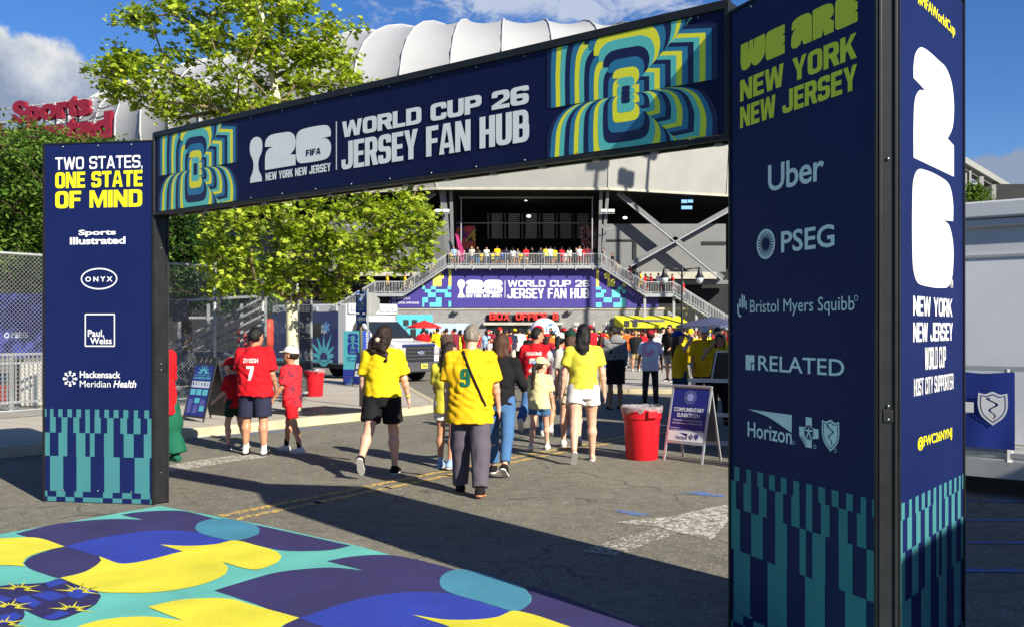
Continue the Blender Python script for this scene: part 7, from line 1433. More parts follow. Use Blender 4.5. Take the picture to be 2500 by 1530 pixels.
def sphere_part(name, m, parent, c, r, M=None):
    b = MB(); b.ball((0, 0, 0), r, 10, 6); Mm = Matrix([list(x) for x in (M if M is not None else np.eye(3))]); b.v = [tuple(Mm @ Vector(v) + Vector(c)) for v in b.v]; return b.build(name, m, parent, smooth=True)
def face_parts(B, body, shades=False):
    for sd in (-1, 1):
        if shades: sphere_part('sunglass_lens', SHADES, body, B.H(sd * .032, .092, .022), (.027, .012, .020), B.HM)
        else: sphere_part('eye', EYEM, body, B.H(sd * .031, .084, .018), (.012, .008, .006), B.HM); sphere_part('eyebrow', HAIR['dark'], body, B.H(sd * .032, .087, .038), (.018, .007, .0045), B.HM)
    sphere_part('mouth', LIPM, body, B.H(0, .083, -.056), (.022, .008, .007), B.HM)
def top_mesh(B, h, m, parent, hem=-.12, sleeve=.7, loose=1.0, folds=.006, seed=1, name='shirt', flare=0.0, neck=.535, tank=False):
    k, g = B.k, B.g * loose; F_ = Field(B.lo, B.hi, h); c = lambda z: B.hip + B.up * z * k; sec = []
    prof_ = ((-.20, .172, .128), (-.08, .172, .128), (.02, .166, .122), (.14, .148, .115), (.25, .158, .122), (.35, .165, .124), (.45, .132, .098), (.52, .072, .068), (.56, .064, .060)) if B.fem else ((-.20, .178, .126), (-.08, .176, .124), (.02, .172, .120), (.14, .168, .118), (.25, .178, .122), (.35, .188, .126), (.45, .142, .100), (.52, .076, .070), (.56, .066, .062))
    zs = np.linspace(hem, neck, 14)
    for z in zs: a = np.interp(z, [p[0] for p in prof_], [p[1] for p in prof_]); b = np.interp(z, [p[0] for p in prof_], [p[2] for p in prof_]); e = 1 + flare * max(0, (.10 - z) / .3); q = c(z); sec.append((q[2], a * k * g * e, b * k * g * e, q[0], q[1]))
    F_.loft(sec, .025)
    if not tank:
        for a in B.arms:
            F_.cap(B.neck - B.up * .062 * k, a['sh'], .060 * k, .060 * k * loose ** .5, .045)
            if sleeve <= 1: e = a['sh'] + (a['el'] - a['sh']) * sleeve; F_.cap(a['sh'], e, .060 * k * g, (.054 + .010 * loose) * k * g, .035, flat=True)
            else: e = a['el'] + (a['wr'] - a['el']) * (sleeve - 1); F_.cap(a['sh'], a['el'], .060 * k * g, .050 * k * g, .035); F_.cap(a['el'], e, .050 * k * g, .036 * k * g, .02, flat=True)
    else:
        for a in B.arms: F_.cap(B.neck - B.up * .06 * k, a['sh'] * .6 + B.sh0 * .4, .05 * k, .045 * k, .03)
    F_.folds(folds * 2.8, seed); return F_.mesh(name, m, parent)
def bottom_mesh(B, h, m, parent, to=.8, loose=1.0, name='shorts', top=.10, folds=.005, seed=2, flare=.0, skirt=False):
    """to: 0..1 along the thigh, 1..2 along the shank"""
    k, g = B.k, B.g; F_ = Field(B.lo, B.hi, h); c = lambda z: B.hip + B.up * z * k if z > 0 else B.hip + np.array([0, 0, z * k]); sec = []
    for z, a, b in (((-.14, .165, .128), (-.06, .168, .130), (0, .160, .122), (.12, .138, .105)) if B.fem else ((-.14, .160, .118), (-.06, .160, .120), (0, .156, .116), (.12, .148, .108))):
        q = c(min(z, top)); sec.append((q[2], a * k * g * (1 + .06 * (loose - 1)), b * k * g, q[0], q[1]))
    F_.loft(sec, .03)
    for l in B.legs:
        a, kn, an = l['hip'], l['knee'], l['ank']; t = min(to, 1); e = a + (kn - a) * t; F_.cap(a - np.array([0, 0, .0]), e, .094 * k * g * loose ** .5, (.094 * (1 - t) + (.068 + flare) * t) * k * g * loose, .03, flat=to <= 1)
        if to > 1: e2 = kn + (an - kn) * (to - 1); F_.cap(kn, e2, .068 * k * g * loose, (.056 + flare) * k * loose, .03, flat=True)
    if skirt: q = c(-.1); q2 = (B.legs[0]['hip'] + B.legs[1]['hip']) / 2 * (1 - to) + (B.legs[0]['knee'] + B.legs[1]['knee']) / 2 * to; F_.cap(q, q2, .15 * k * g, .17 * k * g, .03, flat=True, sy=.8)
    F_.folds(folds * 1.8, seed, .6); return F_.mesh(name, m, parent)
def shoe_parts(B, h, m, sole, parent, sock=None, slide=False, name='shoe'):
    k = B.k
    for l in B.legs:
        A_, f, n = l['ank'], l['f'], l['n']; lo, hi = A_ - .25, A_ + .25
        if sock is not None:
            F_ = Field(lo, hi, h); F_.cap(A_ + (l['knee'] - A_) * .26, A_ - n * .03 * k, .043 * k, .040 * k, .01); F_.cap(A_ - n * .045 * k - f * .035 * k, A_ - n * .05 * k + f * .12 * k, .036 * k, .032 * k, .02); F_.mesh('sock', sock, parent)
        F_ = Field(lo, hi, h)
        if slide: F_.cap(A_ - n * .058 * k + f * .05 * k, A_ - n * .055 * k + f * .09 * k, .046 * k, .044 * k, .02)
        else: F_.cap(A_ - n * .02 * k - f * .01 * k, A_ - n * .05 * k - f * .035 * k, .042 * k, .043 * k, .02); F_.cap(A_ - n * .05 * k - f * .035 * k, A_ - n * .058 * k + f * .155 * k, .043 * k, .033 * k, .03); F_.cap(A_ - n * .02 * k, A_ - n * .05 * k + f * .08 * k, .040 * k, .036 * k, .03)
        c0 = A_ - n * .070 * k; F_.cut(lambda X, Y, Z: -((X - c0[0]) * n[0] + (Y - c0[1]) * n[1] + (Z - c0[2]) * n[2])); c1 = A_ + n * .045 * k; F_.cut(lambda X, Y, Z: ((X - c1[0]) * n[0] + (Y - c1[1]) * n[1] + (Z - c1[2]) * n[2])); sh_ = F_.mesh(name, m, parent)
        b = MB(); s_ = np.cross(f, n); out = []
        for e, w_ in ((-.085, .0), (-.075, .026), (-.05, .038), (.0, .036), (.06, .040), (.11, .044), (.155, .034), (.185, .016), (.192, .0)): out.append((e, w_))
        loop = [(e, w_) for e, w_ in out] + [(e, -w_) for e, w_ in out[::-1] if w_ > 0]; vs = [tuple(A_ - n * z * k + f * e * k + s_ * w_ * k) for z in (.086, .066) for e, w_ in loop]; N = len(loop); b.add(vs, [tuple(range(N)), tuple(range(N, 2 * N))[::-1]] + [(i, (i + 1) % N, N + (i + 1) % N, N + i) for i in range(N)]); b.build('sole', sole, sh_ or parent)
def hair_mesh(B, h, m, parent, style='short', L=.3, vol=1.0, seed=4, name='hair'):
    F_ = Field(B.hc - .22 - np.array([0, .10, L + .1]), B.hc + .24, h); MT = B.HM.T; hs = B.hs
    F_.ell(B.H(0, -.012, .024), np.array([.083, .098, .108]) * hs * vol, MT, .01)
    if style == 'short': F_.ell(B.H(0, -.03, -.005), np.array([.080, .080, .085]) * hs * vol, MT, .02)
    def facecut(X, Y, Z):
        x, y, z = X - B.hc[0], Y - B.hc[1], Z - B.hc[2]; M = B.HM.T / hs; yy = M[1][0] * x + M[1][1] * y + M[1][2] * z; zz = M[2][0] * x + M[2][1] * y + M[2][2] * z
        front = np.minimum(yy - .022, .062 - zz); low = -.052 - zz if style == 'short' else -9 - zz * 0; side = np.minimum(yy + .008, .018 - zz); return np.maximum(np.maximum(front, low), side)
    F_.cut(facecut)
    if style in ('long', 'curly'):
        b0 = B.H(0, -.055, -.02); back = -B.HM[:, 1] * np.array([1, 1, 0]); p = b0
        for i in range(5):
            t0, t1 = i / 5, (i + 1) / 5; q0 = b0 + np.array([0, 0, -L * t0]) + back * .035 * math.sin(min(1, t0 * 2.2) * 1.5); q1 = b0 + np.array([0, 0, -L * t1]) + back * .035 * math.sin(min(1, t1 * 2.2) * 1.5); w0, w1 = .070 - .012 * t0, .070 - .012 * t1 - (.02 if i == 4 else 0)
            sx = B.HM[:, 0] * np.array([1, 1, 0]) * .038 * (1 - .25 * t0)
            for sd in (-1, 0, 1): wv = 1.25 if style == 'curly' else 1; F_.cap(q0 + sx * sd * wv, q1 + sx * sd * .9 * wv, w0 * .72, w1 * .72 * (.8 if i == 4 else 1), .02)
        for sd in (-1, 1): F_.cap(B.H(sd * .070, -.005, .0), B.H(sd * .072, -.035, -.11), .022, .022, .03)
    if style == 'curly':
        rng = np.random.default_rng(seed)
        for i in range(70): t_ = rng.random(); q = b0 + np.array([0, 0, -L * 1.05 * t_]) + B.HM[:, 0] * np.array([1, 1, 0]) * rng.normal(0, .058 + .02 * t_) + back * (.045 + rng.normal(0, .02)); F_.ell(q, np.array([.026, .024, .040]) * rng.uniform(.7, 1.25), None, .006)
    if style == 'bob':
        for sd in (-1, 1): F_.cap(B.H(sd * .062, -.02, .01), B.H(sd * .078, -.035, -.12), .036, .034, .03)
        F_.cap(B.H(0, -.06, 0), B.H(0, -.078, -.13), .070, .056, .03)
    if style == 'pony':
        p = B.H(0, -.095, .03); F_.ell(p, (.03, .03, .03), None, .02); q = p
        for i in range(5): r = q + np.array([0, -.03 if i == 0 else 0, -L / 5]) - B.HM[:, 1] * (.03 if i == 0 else .004); F_.cap(q, r, .030 - .002 * i, .030 - .003 * i, .015); q = r
    if style == 'curly': F_.folds(.022, seed, 2.2, .002)
    else: F_.folds(.011, seed, .2, 0)
    return F_.mesh(name, m, parent)
def cap_mesh(B, h, m, parent, name='cap', back=False):
    F_ = Field(B.hc - .24, B.hc + .26, h); MT = B.HM.T; hs = B.hs; F_.ell(B.H(0, -.008, .040), np.array([.094, .110, .097]) * hs, MT, .0); s = -1 if back else 1
    def cutb(X, Y, Z): x, y, z = X - B.hc[0], Y - B.hc[1], Z - B.hc[2]; M = B.HM.T / hs; return .026 - (M[2][0] * x + M[2][1] * y + M[2][2] * z)
    F_.cut(cutb)
    for sd in (-.03, 0, .03): F_.cap(B.H(sd * 1.5, s * .070, .040), B.H(sd * 1.3, s * (.165 - abs(sd) * .5), .026), .013, .009, .02)
    return F_.mesh(name, m, parent)
def decal(face_y, target, build, m, name, parent, B, z_c, u0=0.0, back=True):
    """lettering pressed onto the back of a shirt: built flat in (x, z) and dropped on the cloth"""
    fl_ = Face((0, 0, 0), (1, 0, 0), (0, -1, 0)); b = MB(); build(b, fl_); me = bpy.data.meshes.new('tmp'); me.from_pydata([Vector(v) for v in b.v], [], b.f); bm = bmesh.new(); bm.from_mesh(me)
    for ax_ in ((1, 0, 0), (0, 0, 1)):
        for k in range(-14, 15):
            bmesh.ops.bisect_plane(bm, geom=bm.verts[:] + bm.edges[:] + bm.faces[:], plane_co=Vector(ax_) * k * .025, plane_no=ax_)
    T = target.data; tree_ = BVHTree.FromPolygons([v.co for v in T.vertices], [p.vertices for p in T.polygons]); sgn = -1 if back else 1
    for v in bm.verts:
        x, z = v.co.x + u0, v.co.z + z_c; hit = tree_.ray_cast(Vector((x * (1 if back else -1), sgn * 1.0, z)), Vector((0, -sgn, 0))); y = hit[0].y if hit[0] else sgn * .12; v.co = Vector((x * (1 if back else -1), y + sgn * .005, z))
    bm.to_mesh(me); bm.free(); me.materials.append(m); me.name = name; return link(name, me, parent)
def place(px_, py_, z=0.0): p = G(px_, py_, z); return p
def person(label, pos, rot, B, skin, hair=None, group=None, h=.0115, near=True):
    """pos: ground point; rot: degrees turned to the left of straight away from the camera"""
    root = thing('person', label, 'person', pos, R(rot), group); body = skin_mesh(B, h, SKIN[skin], root, near); root['_b'] = 0; del root['_b']; return root, body
def mid(px_, y, z=0.0): return Vector(((px_ - CX) / F * y, y, gz(y) + z))
h0 = .0115
# man with the 9
B = Body(1.70, legs=((9, 2, 6, 0), (-9, 3, 8, 6)), arms=((-4, 9, 10), (6, 13, 16)), lean=5, head=(-14, -10), girth=1.06)
r, b = person('gray-haired man in a gold football shirt numbered 9 and gray trousers, walking away', place(1148, 1206), -4, B, 'fair'); face_parts(B, b); hair_mesh(B, h0, HAIR['gray'], r, 'short', .0, .96)
sh = top_mesh(B, h0, CL['gold'], r, -.21, .82, 1.17, .010, 5, flare=.05); bottom_mesh(B, h0, CL['slate'], r, 1.97, 1.32, 'trousers', folds=.008, seed=8); shoe_parts(B, h0, CL['black'], M_GUM, r)
decal(0, sh, lambda m, f: block(m, f, '9', (-.052, -.092, .052, .092), .26, .17, .62), CL['green'], 'shirt_number', sh, B, 1.19, -.035)
c = MB(); c.lathe([(.068, 0), (.074, .03), (.066, .03)], tuple(B.neck + np.array([0, -.004, -.045])), 20); c.build('collar', CL['green'], sh, smooth=True)
q = MB(); pts = []
for t in np.linspace(0, 1, 14): pts.append((-.07 + .24 * t, 0, 1.455 - .55 * t))
T = sh.data; tr_ = BVHTree.FromPolygons([v.co for v in T.vertices], [p.vertices for p in T.polygons]); P_ = []
for x, _, z in pts: hit = tr_.ray_cast(Vector((x, -1, z)), Vector((0, 1, 0))); P_.append((x, (hit[0].y if hit[0] else -.1) - .006, z))
q.tube(P_, .012, 6); q.build('bag_strap', CL['black'], r, smooth=True)
# woman with half-up curls
B = Body(1.68, legs=((-22, 3, 26, 52), (7, 3, 5, 0)), arms=((-3, 12, 14), (4, 15, 20)), lean=3, head=(-28, -4), girth=1.13, fem=True)
r, b = person('woman in plain yellow T-shirt and black shorts, dark curls tied half up', place(934, 1157), -6, B, 'fair'); face_parts(B, b); hair_mesh(B, h0, HAIR['dark'], r, 'curly', .30, 1.06, 7); sphere_part('hair_clip', CL['beige'], r, B.H(.01, -.13, -.05), (.035, .02, .03))
top_mesh(B, h0, CL['yellow'], r, -.02, .80, 1.09, .008, 9); bottom_mesh(B, h0, CL['black'], r, .72, 1.12, 'shorts', flare=.022, seed=4); shoe_parts(B, h0, CL['black'], M_SOLE, r)
w_ = B.arms[1]['wr']; c = MB(); d = (B.arms[1]['wr'] - B.arms[1]['el']); d = d / np.linalg.norm(d); c.tube([tuple(w_ - d * .03), tuple(w_ - d * .012)], .031, 10); c.build('wristband', CL['lemon'], r, smooth=True)
# girl with waist-long hair
B = Body(1.47, legs=((6, 2, 8, 0), (-8, 2, 12, 6)), arms=((6, 6, 40), (10, 6, 50)), lean=3, head=(-58, -6), fem=True)
r, b = person('girl in lemon football shirt and white shorts with waist-long dark hair', place(1092, 1142), -16, B, 'tan'); face_parts(B, b); hair_mesh(B, h0, HAIR['dark'], r, 'long', .55)
sh = top_mesh(B, h0, CL['lemon'], r, -.16, .75, 1.05, .006, 3); bottom_mesh(B, h0, CL['white'], r, .55, 1.1, 'shorts', flare=.02); shoe_parts(B, h0, CL['sky'], M_SOLE, r, CL['sky'])
# woman in black cardigan
B = Body(1.58, legs=((10, 2, 4, 0), (-16, 2, 16, 34)), arms=((8, 10, 60), (2, 22, 70, 14)), lean=4, head=(-12, -4), fem=True, girth=1.0)
r, b = person('woman with brown bob in black cardigan and blue jeans, right of the man in gold', place(1222, 1157), -10, B, 'fair'); face_parts(B, b); hair_mesh(B, h0, HAIR['brown'], r, 'bob', .25, 1.08)
top_mesh(B, h0, CL['black'], r, -.06, 1.92, 1.08, .007, 6, 'cardigan'); bottom_mesh(B, h0, CL['denim'], r, 1.86, 1.04, 'jeans', seed=3); shoe_parts(B, h0, CL['black'], M_SOLE, r)
# man in the red jersey
B = Body(1.69, legs=((-24, 2, 34, 42), (14, 2, 6, -4)), arms=((4, 12, 40), (28, 16, 62)), lean=6, head=(-62, -6), girth=.98)
r, b = person('man in red HAKIMI football shirt and blue jeans, head turned right, behind the small girl', place(1306, 1064), -14, B, 'tan', h=.013); face_parts(B, b); hair_mesh(B, .013, HAIR['black'], r, 'short', .0, 1.03)
sh = top_mesh(B, .013, CL['red'], r, -.20, .80, 1.12, .008, 12); bottom_mesh(B, .013, CL['denim'], r, 1.93, 1.12, 'jeans'); shoe_parts(B, .013, CL['white'], M_SOLE, r)
decal(0, sh, lambda m, f: block(m, f, 'HAKIMI', (-.12, -.025, .12, .03), .2, .18, .7), CL['white'], 'shirt_name', sh, B, B.sh0[2] - .06); decal(0, sh, lambda m, f: block(m, f, '2', (-.07, -.11, .07, .11), .24, .18), CL['white'], 'shirt_number', sh, B, B.sh0[2] - .24)
# small girl
B = Body(1.22, legs=((-12, 2, 14, 10), (14, 3, 6, -4)), arms=((2, 8, 10), (6, 10, 14)), lean=3, head=(-44, -4), fem=True, hs=.94)
r, b = person('small girl in cream cap and cream T-shirt with denim shorts and a long ponytail', place(1317, 1098), -12, B, 'fair'); face_parts(B, b); hair_mesh(B, h0, HAIR['dark'], r, 'pony', .34, .98); cap_mesh(B, h0, CL['cream'], r)
top_mesh(B, h0, CL['cream'], r, -.12, .85, 1.18, .006, 5, flare=.03); bottom_mesh(B, h0, CL['denim'], r, .52, 1.14, 'shorts', flare=.02); shoe_parts(B, h0, CL['white'], M_SOLE, r, CL['offwhite']); sphere_part('hair_ribbon', CL['sky'], r, B.H(0, -.125, .03), (.035, .02, .03))
# woman in white top
B = Body(1.60, legs=((-16, 2, 22, 24), (12, 2, 5, 0)), arms=((6, 10, 40), (8, 8, 40)), lean=3, head=(-16, -8), fem=True)
r, b = person('woman in white T-shirt and dark denim skirt, black ponytail under a white cap', place(1366, 1065), -8, B, 'tan', h=.013); face_parts(B, b); hair_mesh(B, .013, HAIR['black'], r, 'pony', .42); cap_mesh(B, .013, CL['white'], r)
top_mesh(B, .013, CL['white'], r, .03, .7, 1.04, .006, 2); bottom_mesh(B, .013, CL['darkdenim'], r, .5, 1.04, 'skirt', skirt=True, top=.13); shoe_parts(B, .013, CL['white'], M_SOLE, r, CL['white'])
# woman in cream behind
B = Body(1.63, legs=((8, 2, 5, 0), (-18, 2, 22, 26)), arms=((2, 8, 20), (4, 8, 20)), head=(20, -4), fem=True)
r, b = person('person in dark green cap and cream top, half hidden behind the long-haired woman', place(1394, 1090), -4, B, 'fair', h=.013); face_parts(B, b); hair_mesh(B, .013, HAIR['brown'], r, 'long', .26); cap_mesh(B, .013, CL['darkgreen'], r); top_mesh(B, .013, CL['offwhite'], r, -.05, .75, 1.06, .006, 3); bottom_mesh(B, .013, CL['beige'], r, .6, 1.12, 'shorts'); shoe_parts(B, .013, CL['white'], M_SOLE, r)
# woman with long straight black hair
B = Body(1.70, legs=((-14, 3, 22, 46), (8, 2, 4, 0)), arms=((-2, 14, 8), (0, 15, 10)), lean=2, head=(-6, 0), girth=1.08, fem=True)
r, b = person('woman with long straight black hair in yellow football shirt and white shorts', place(1424, 1125), -2, B, 'fair'); face_parts(B, b); hair_mesh(B, h0, HAIR['black'], r, 'long', .40, 1.03)
sh = top_mesh(B, h0, CL['lemon'], r, -.01, .62, 1.03, .006, 15); bottom_mesh(B, h0, CL['white'], r, .46, 1.08, 'shorts', flare=.03, top=.12); shoe_parts(B, h0, CL['beige'], M_SOLE, r, None, True, 'sandal')
for a in B.arms: e = a['sh'] + (a['el'] - a['sh']) * .62; d = (a['el'] - a['sh']); d = d / np.linalg.norm(d); c = MB(); c.tube([tuple(e - d * .012), tuple(e + d * .003)], .068 * B.k, 14); c.build('sleeve_trim', CL['darkgreen'], sh, smooth=True)
c = MB(); z = B.hip[2] + .012; c.box((0, -.0, z), (.30, .24, .016)); 
# man in hooded top
B = Body(1.76, legs=((0, 3, 2, 0), (2, 3, 3, 0)), arms=((10, 8, 50), (-2, 8, 14)), lean=3, head=(54, -12))
r, b = person('man in gray hooded top over a long black tunic, looking left', place(1502, 998, .0), 16, B, 'olive', h=.016); face_parts(B, b); hair_mesh(B, .014, HAIR['black'], r, 'short', .0, 1.05); sh = top_mesh(B, .016, CL['grey'], r, .10, 1.9, 1.22, .009, 4, 'hoodie'); bb = top_mesh(B, .016, CL['black'], r, -.42, .3, 1.14, .006, 5, 'tunic')
F_ = Field(B.neck - .3, B.neck + .2, .014); F_.ell(B.neck + np.array([0, -.09, -.04]), (.15, .075, .12), None, .02); F_.ell(B.neck + np.array([0, -.02, .01]), (.105, .095, .05), None, .03); hd = F_.mesh('hood', CL['grey'], sh); decal(0, hd, lambda m, f: block(m, f, 'ESSENTIALS', (-.11, -.016, .11, .016), .2, .18, .6), CL['black'], 'hood_lettering', hd, B, B.neck[2] - .10); bottom_mesh(B, .016, CL['black'], r, .8, 1.1, 'shorts'); shoe_parts(B, .016, CL['black'], CL['black'], r, None, True, 'sandal')
# man in tie-dye shirt
tie = bpy.data.materials.new('tie_dye_cloth'); tie.use_nodes = True; t = tie.node_tree; bs = t.nodes['Principled BSDF']; bs.inputs['Roughness'].default_value = .85; tc = _nn(t, 'ShaderNodeTexCoord'); mp = _nn(t, 'ShaderNodeMapping'); mp.inputs['Location'].default_value = (.02, 0, -1.24); t.links.new(tc.outputs['Object'], mp.inputs[0]); sp_ = _nn(t, 'ShaderNodeSeparateXYZ'); t.links.new(mp.outputs[0], sp_.inputs[0])
ang_ = _m(t, 'ARCTAN2', sp_.outputs[2], sp_.outputs[0]); rr_ = _m(t, 'SQRT', _m(t, 'ADD', _m(t, 'MULTIPLY', sp_.outputs[0], sp_.outputs[0]), _m(t, 'MULTIPLY', sp_.outputs[2], sp_.outputs[2]))); n = _nn(t, 'ShaderNodeTexNoise'); n.inputs['Scale'].default_value = 22; t.links.new(tc.outputs['Object'], n.inputs['Vector']); ph = _m(t, 'ADD', _m(t, 'ADD', ang_, _m(t, 'MULTIPLY', rr_, 26)), _m(t, 'MULTIPLY', n.outputs['Fac'], 2.2)); sw = _m(t, 'MULTIPLY', _m(t, 'ADD', _m(t, 'SINE', ph), .2, None, True), _m(t, 'SUBTRACT', 1.0, _m(t, 'MULTIPLY', rr_, 2.6), None, True))
mx = _nn(t, 'ShaderNodeMix', data_type='RGBA'); t.links.new(sw, mx.inputs['Factor']); mx.inputs[6].default_value = (*srgb(206, 210, 218), 1); mx.inputs[7].default_value = (*srgb(236, 120, 160), 1); t.links.new(mx.outputs[2], bs.inputs['Base Color'])
B = Body(1.67, legs=((2, 4, 3, 0), (0, 4, 2, 0)), arms=((2, 14, 14), (0, 14, 12)), lean=1, head=(-4, 0)); r, b = person('man in red cap and white tie-dye T-shirt with a pink spiral, standing in the shade', place(1588, 985), 0, B, 'tan', h=.016); face_parts(B, b); hair_mesh(B, .014, HAIR['dark'], r, 'short'); cap_mesh(B, .014, CL['crimson'], r); top_mesh(B, .016, tie, r, -.16, .78, 1.12, .007, 3); bottom_mesh(B, .016, CL['charcoal'], r, 1.95, 1.0, 'trousers'); shoe_parts(B, .016, CL['black'], M_SOLE, r)
# woman with arms over her head
B = Body(1.63, head=(-40, 10), fem=True, lean=-5, elbows=((-.28, .06, .19), (.20, .16, .22)), wrists=((-.10, -.02, .31), (.03, .02, .33))); r, b = person('woman in yellow tank top and blue cap with both arms raised over her head', mid(1661, 17.3), -62, B, 'fair', h=.014); face_parts(B, b); hair_mesh(B, .014, HAIR['brown'], r, 'long', .36); cap_mesh(B, .014, CL['blue'], r); top_mesh(B, .014, CL['gold'], r, -.10, .3, 1.1, .008, 3, 'tank_top', tank=True); bottom_mesh(B, .014, CL['darkdenim'], r, 1.9, 1.05, 'jeans', top=.02); shoe_parts(B, .014, CL['white'], M_SOLE, r)
# man facing us in sunglasses
B = Body(1.72, arms=((4, 8, 20), (4, 8, 20)), head=(4, -4), girth=1.1); r, b = person('man in sunglasses, white cap and orange-yellow football shirt facing the camera', mid(1719, 18.6), 176, B, 'tan', h=.014); face_parts(B, b, True); hair_mesh(B, .014, HAIR['dark'], r, 'short'); cap_mesh(B, .014, CL['white'], r); sh = top_mesh(B, .014, CL['gold'], r, -.18, .8, 1.14, .007, 6); bottom_mesh(B, .014, CL['black'], r, .85, 1.15, 'shorts'); shoe_parts(B, .014, CL['white'], M_SOLE, r); decal(0, sh, lambda m, f: ring(m, f, (0, 0), .04, .015, n=20), CL['white'], 'shirt_crest', sh, B, B.sh0[2] - .10, 0, False)
# woman touching her hair
B = Body(1.57, head=(6, 0), fem=True, elbows=(None, (.34, .14, -.10)), wrists=(None, (.14, .10, .16))); r, b = person('woman with long dark hair in yellow T-shirt, one hand raised to her hair, facing us', mid(1757, 16.4), 172, B, 'tan', h=.014); face_parts(B, b); hair_mesh(B, .014, HAIR['dark'], r, 'long', .34); top_mesh(B, .014, CL['yellow'], r, -.10, .8, 1.08, .007, 2); bottom_mesh(B, .014, CL['black'], r, 1.9, 1.05, 'trousers'); shoe_parts(B, .014, CL['black'], M_SOLE, r)
# man in black with sunglasses
B = Body(1.78, arms=((14, 10, 50), (8, 10, 30)), head=(10, 0), girth=1.1); r, b = person('bearded man in sunglasses and black T-shirt with gray shorts, beside the lamp post', mid(1636, 30, .12), 130, B, 'olive', h=.02, near=False); face_parts(B, b, True); hair_mesh(B, .018, HAIR['black'], r, 'short', .0, 1.06); top_mesh(B, .02, CL['black'], r, -.15, .8, 1.1, .006, 2); bottom_mesh(B, .02, CL['grey'], r, .9, 1.15, 'shorts'); shoe_parts(B, .02, CL['black'], M_SOLE, r)
# the boys on the left
B = Body(1.65, legs=((2, 4, 2, 0), (-2, 5, 2, 0)), arms=((12, 8, 34, 6), (4, 9, 26)), lean=0, head=(-34, -6), girth=1.14); r, b = person('boy in red shirt lettered ZIYECH 7, navy shorts and white socks with black slides', place(622, 1109), -6, B, 'tan'); face_parts(B, b); hair_mesh(B, h0, HAIR['black'], r, 'short', .0, 1.17)
sh = top_mesh(B, h0, CL['red'], r, -.13, .78, 1.16, .010, 8, flare=.05); bottom_mesh(B, h0, CL['navy'], r, .92, 1.2, 'shorts', flare=.016); shoe_parts(B, h0, CL['black'], CL['black'], r, CL['white'], True, 'slide')
decal(0, sh, lambda m, f: block(m, f, 'ZIYECH', (-.10, -.027, .10, .027), .2, .2, .72), CL['white'], 'shirt_name', sh, B, B.sh0[2] - .085); decal(0, sh, lambda m, f: block(m, f, '7', (-.05, -.095, .05, .095), .24, .2), CL['white'], 'shirt_number', sh, B, B.sh0[2] - .25, .0)
for a in B.arms: e = a['sh'] + (a['el'] - a['sh']) * .78; d = (a['el'] - a['sh']); d = d / np.linalg.norm(d); c = MB(); c.tube([tuple(e - d * .016), tuple(e + d * .003)], .0815 * B.k, 14); c.build('sleeve_trim', CL['green'], sh, smooth=True)
cam_red = bpy.data.materials.new('patterned_red_cloth'); cam_red.use_nodes = True; t = cam_red.node_tree; bs = t.nodes['Principled BSDF']; bs.inputs['Roughness'].default_value = .85; tc = _nn(t, 'ShaderNodeTexCoord'); n = _nn(t, 'ShaderNodeTexNoise'); n.inputs['Scale'].default_value = 11; n.inputs['Detail'].default_value = 3; n.inputs['Distortion'].default_value = 1.2; t.links.new(tc.outputs['Object'], n.inputs['Vector']); cr = _nn(t, 'ShaderNodeValToRGB'); e = cr.color_ramp.elements; e[0].position = .54; e[0].color = (*srgb(200, 22, 36), 1); e[1].position = .60; e[1].color = (*srgb(70, 20, 40), 1); t.links.new(n.outputs['Fac'], cr.inputs[0]); t.links.new(cr.outputs[0], bs.inputs['Base Color'])
B = Body(1.40, legs=((-14, 4, 4, 0), (18, 4, 10, 0)), arms=((10, 6, 26), (6, 8, 18)), lean=2, head=(12, 6), hs=.97); r, b = person('boy in white cap, patterned red football kit and white trainers, facing left', place(713, 1103), 72, B, 'tan'); face_parts(B, b); hair_mesh(B, h0, HAIR['dark'], r, 'short'); cap_mesh(B, h0, CL['white'], r); top_mesh(B, h0, cam_red, r, -.16, .8, 1.08, .007, 2); bottom_mesh(B, h0, CL['red'], r, .78, 1.15, 'shorts'); shoe_parts(B, h0, CL['white'], M_SOLE, r, CL['black'])
B = Body(1.20, legs=((10, 3, 14, 0), (-8, 3, 10, 8)), arms=((14, 6, 40), (16, 6, 44)), lean=4, head=(10, -6), hs=.94, fem=True); r, b = person('child in red cap, red shirt and dark green shorts, half hidden behind the ZIYECH boy', mid(572, 13.1), 66, B, 'fair'); face_parts(B, b); hair_mesh(B, h0, HAIR['brown'], r, 'pony', .18); cap_mesh(B, h0, CL['red'], r); top_mesh(B, h0, CL['red'], r, -.10, .8, 1.08, .006, 2); bottom_mesh(B, h0, CL['darkgreen'], r, .6, 1.12, 'shorts'); shoe_parts(B, h0, CL['grey'], M_SOLE, r)
B = Body(1.64, legs=((8, 4, 6, 0), (-6, 4, 8, 4)), arms=((4, 8, 40), (4, 8, 40)), lean=2, fem=True, girth=1.04); r, b = person('person in long red jacket and wide green trousers, mostly hidden behind the slogan tower', mid(390, 11.75), 60, B, 'tan'); face_parts(B, b); hair_mesh(B, h0, HAIR['dark'], r, 'long', .3); top_mesh(B, h0, CL['red'], r, -.32, 1.9, 1.22, .008, 3, 'jacket', flare=.10); bottom_mesh(B, h0, CL['green'], r, 1.95, 1.35, 'trousers', flare=.05, folds=.012); shoe_parts(B, h0, CL['green'], CL['green'], r)
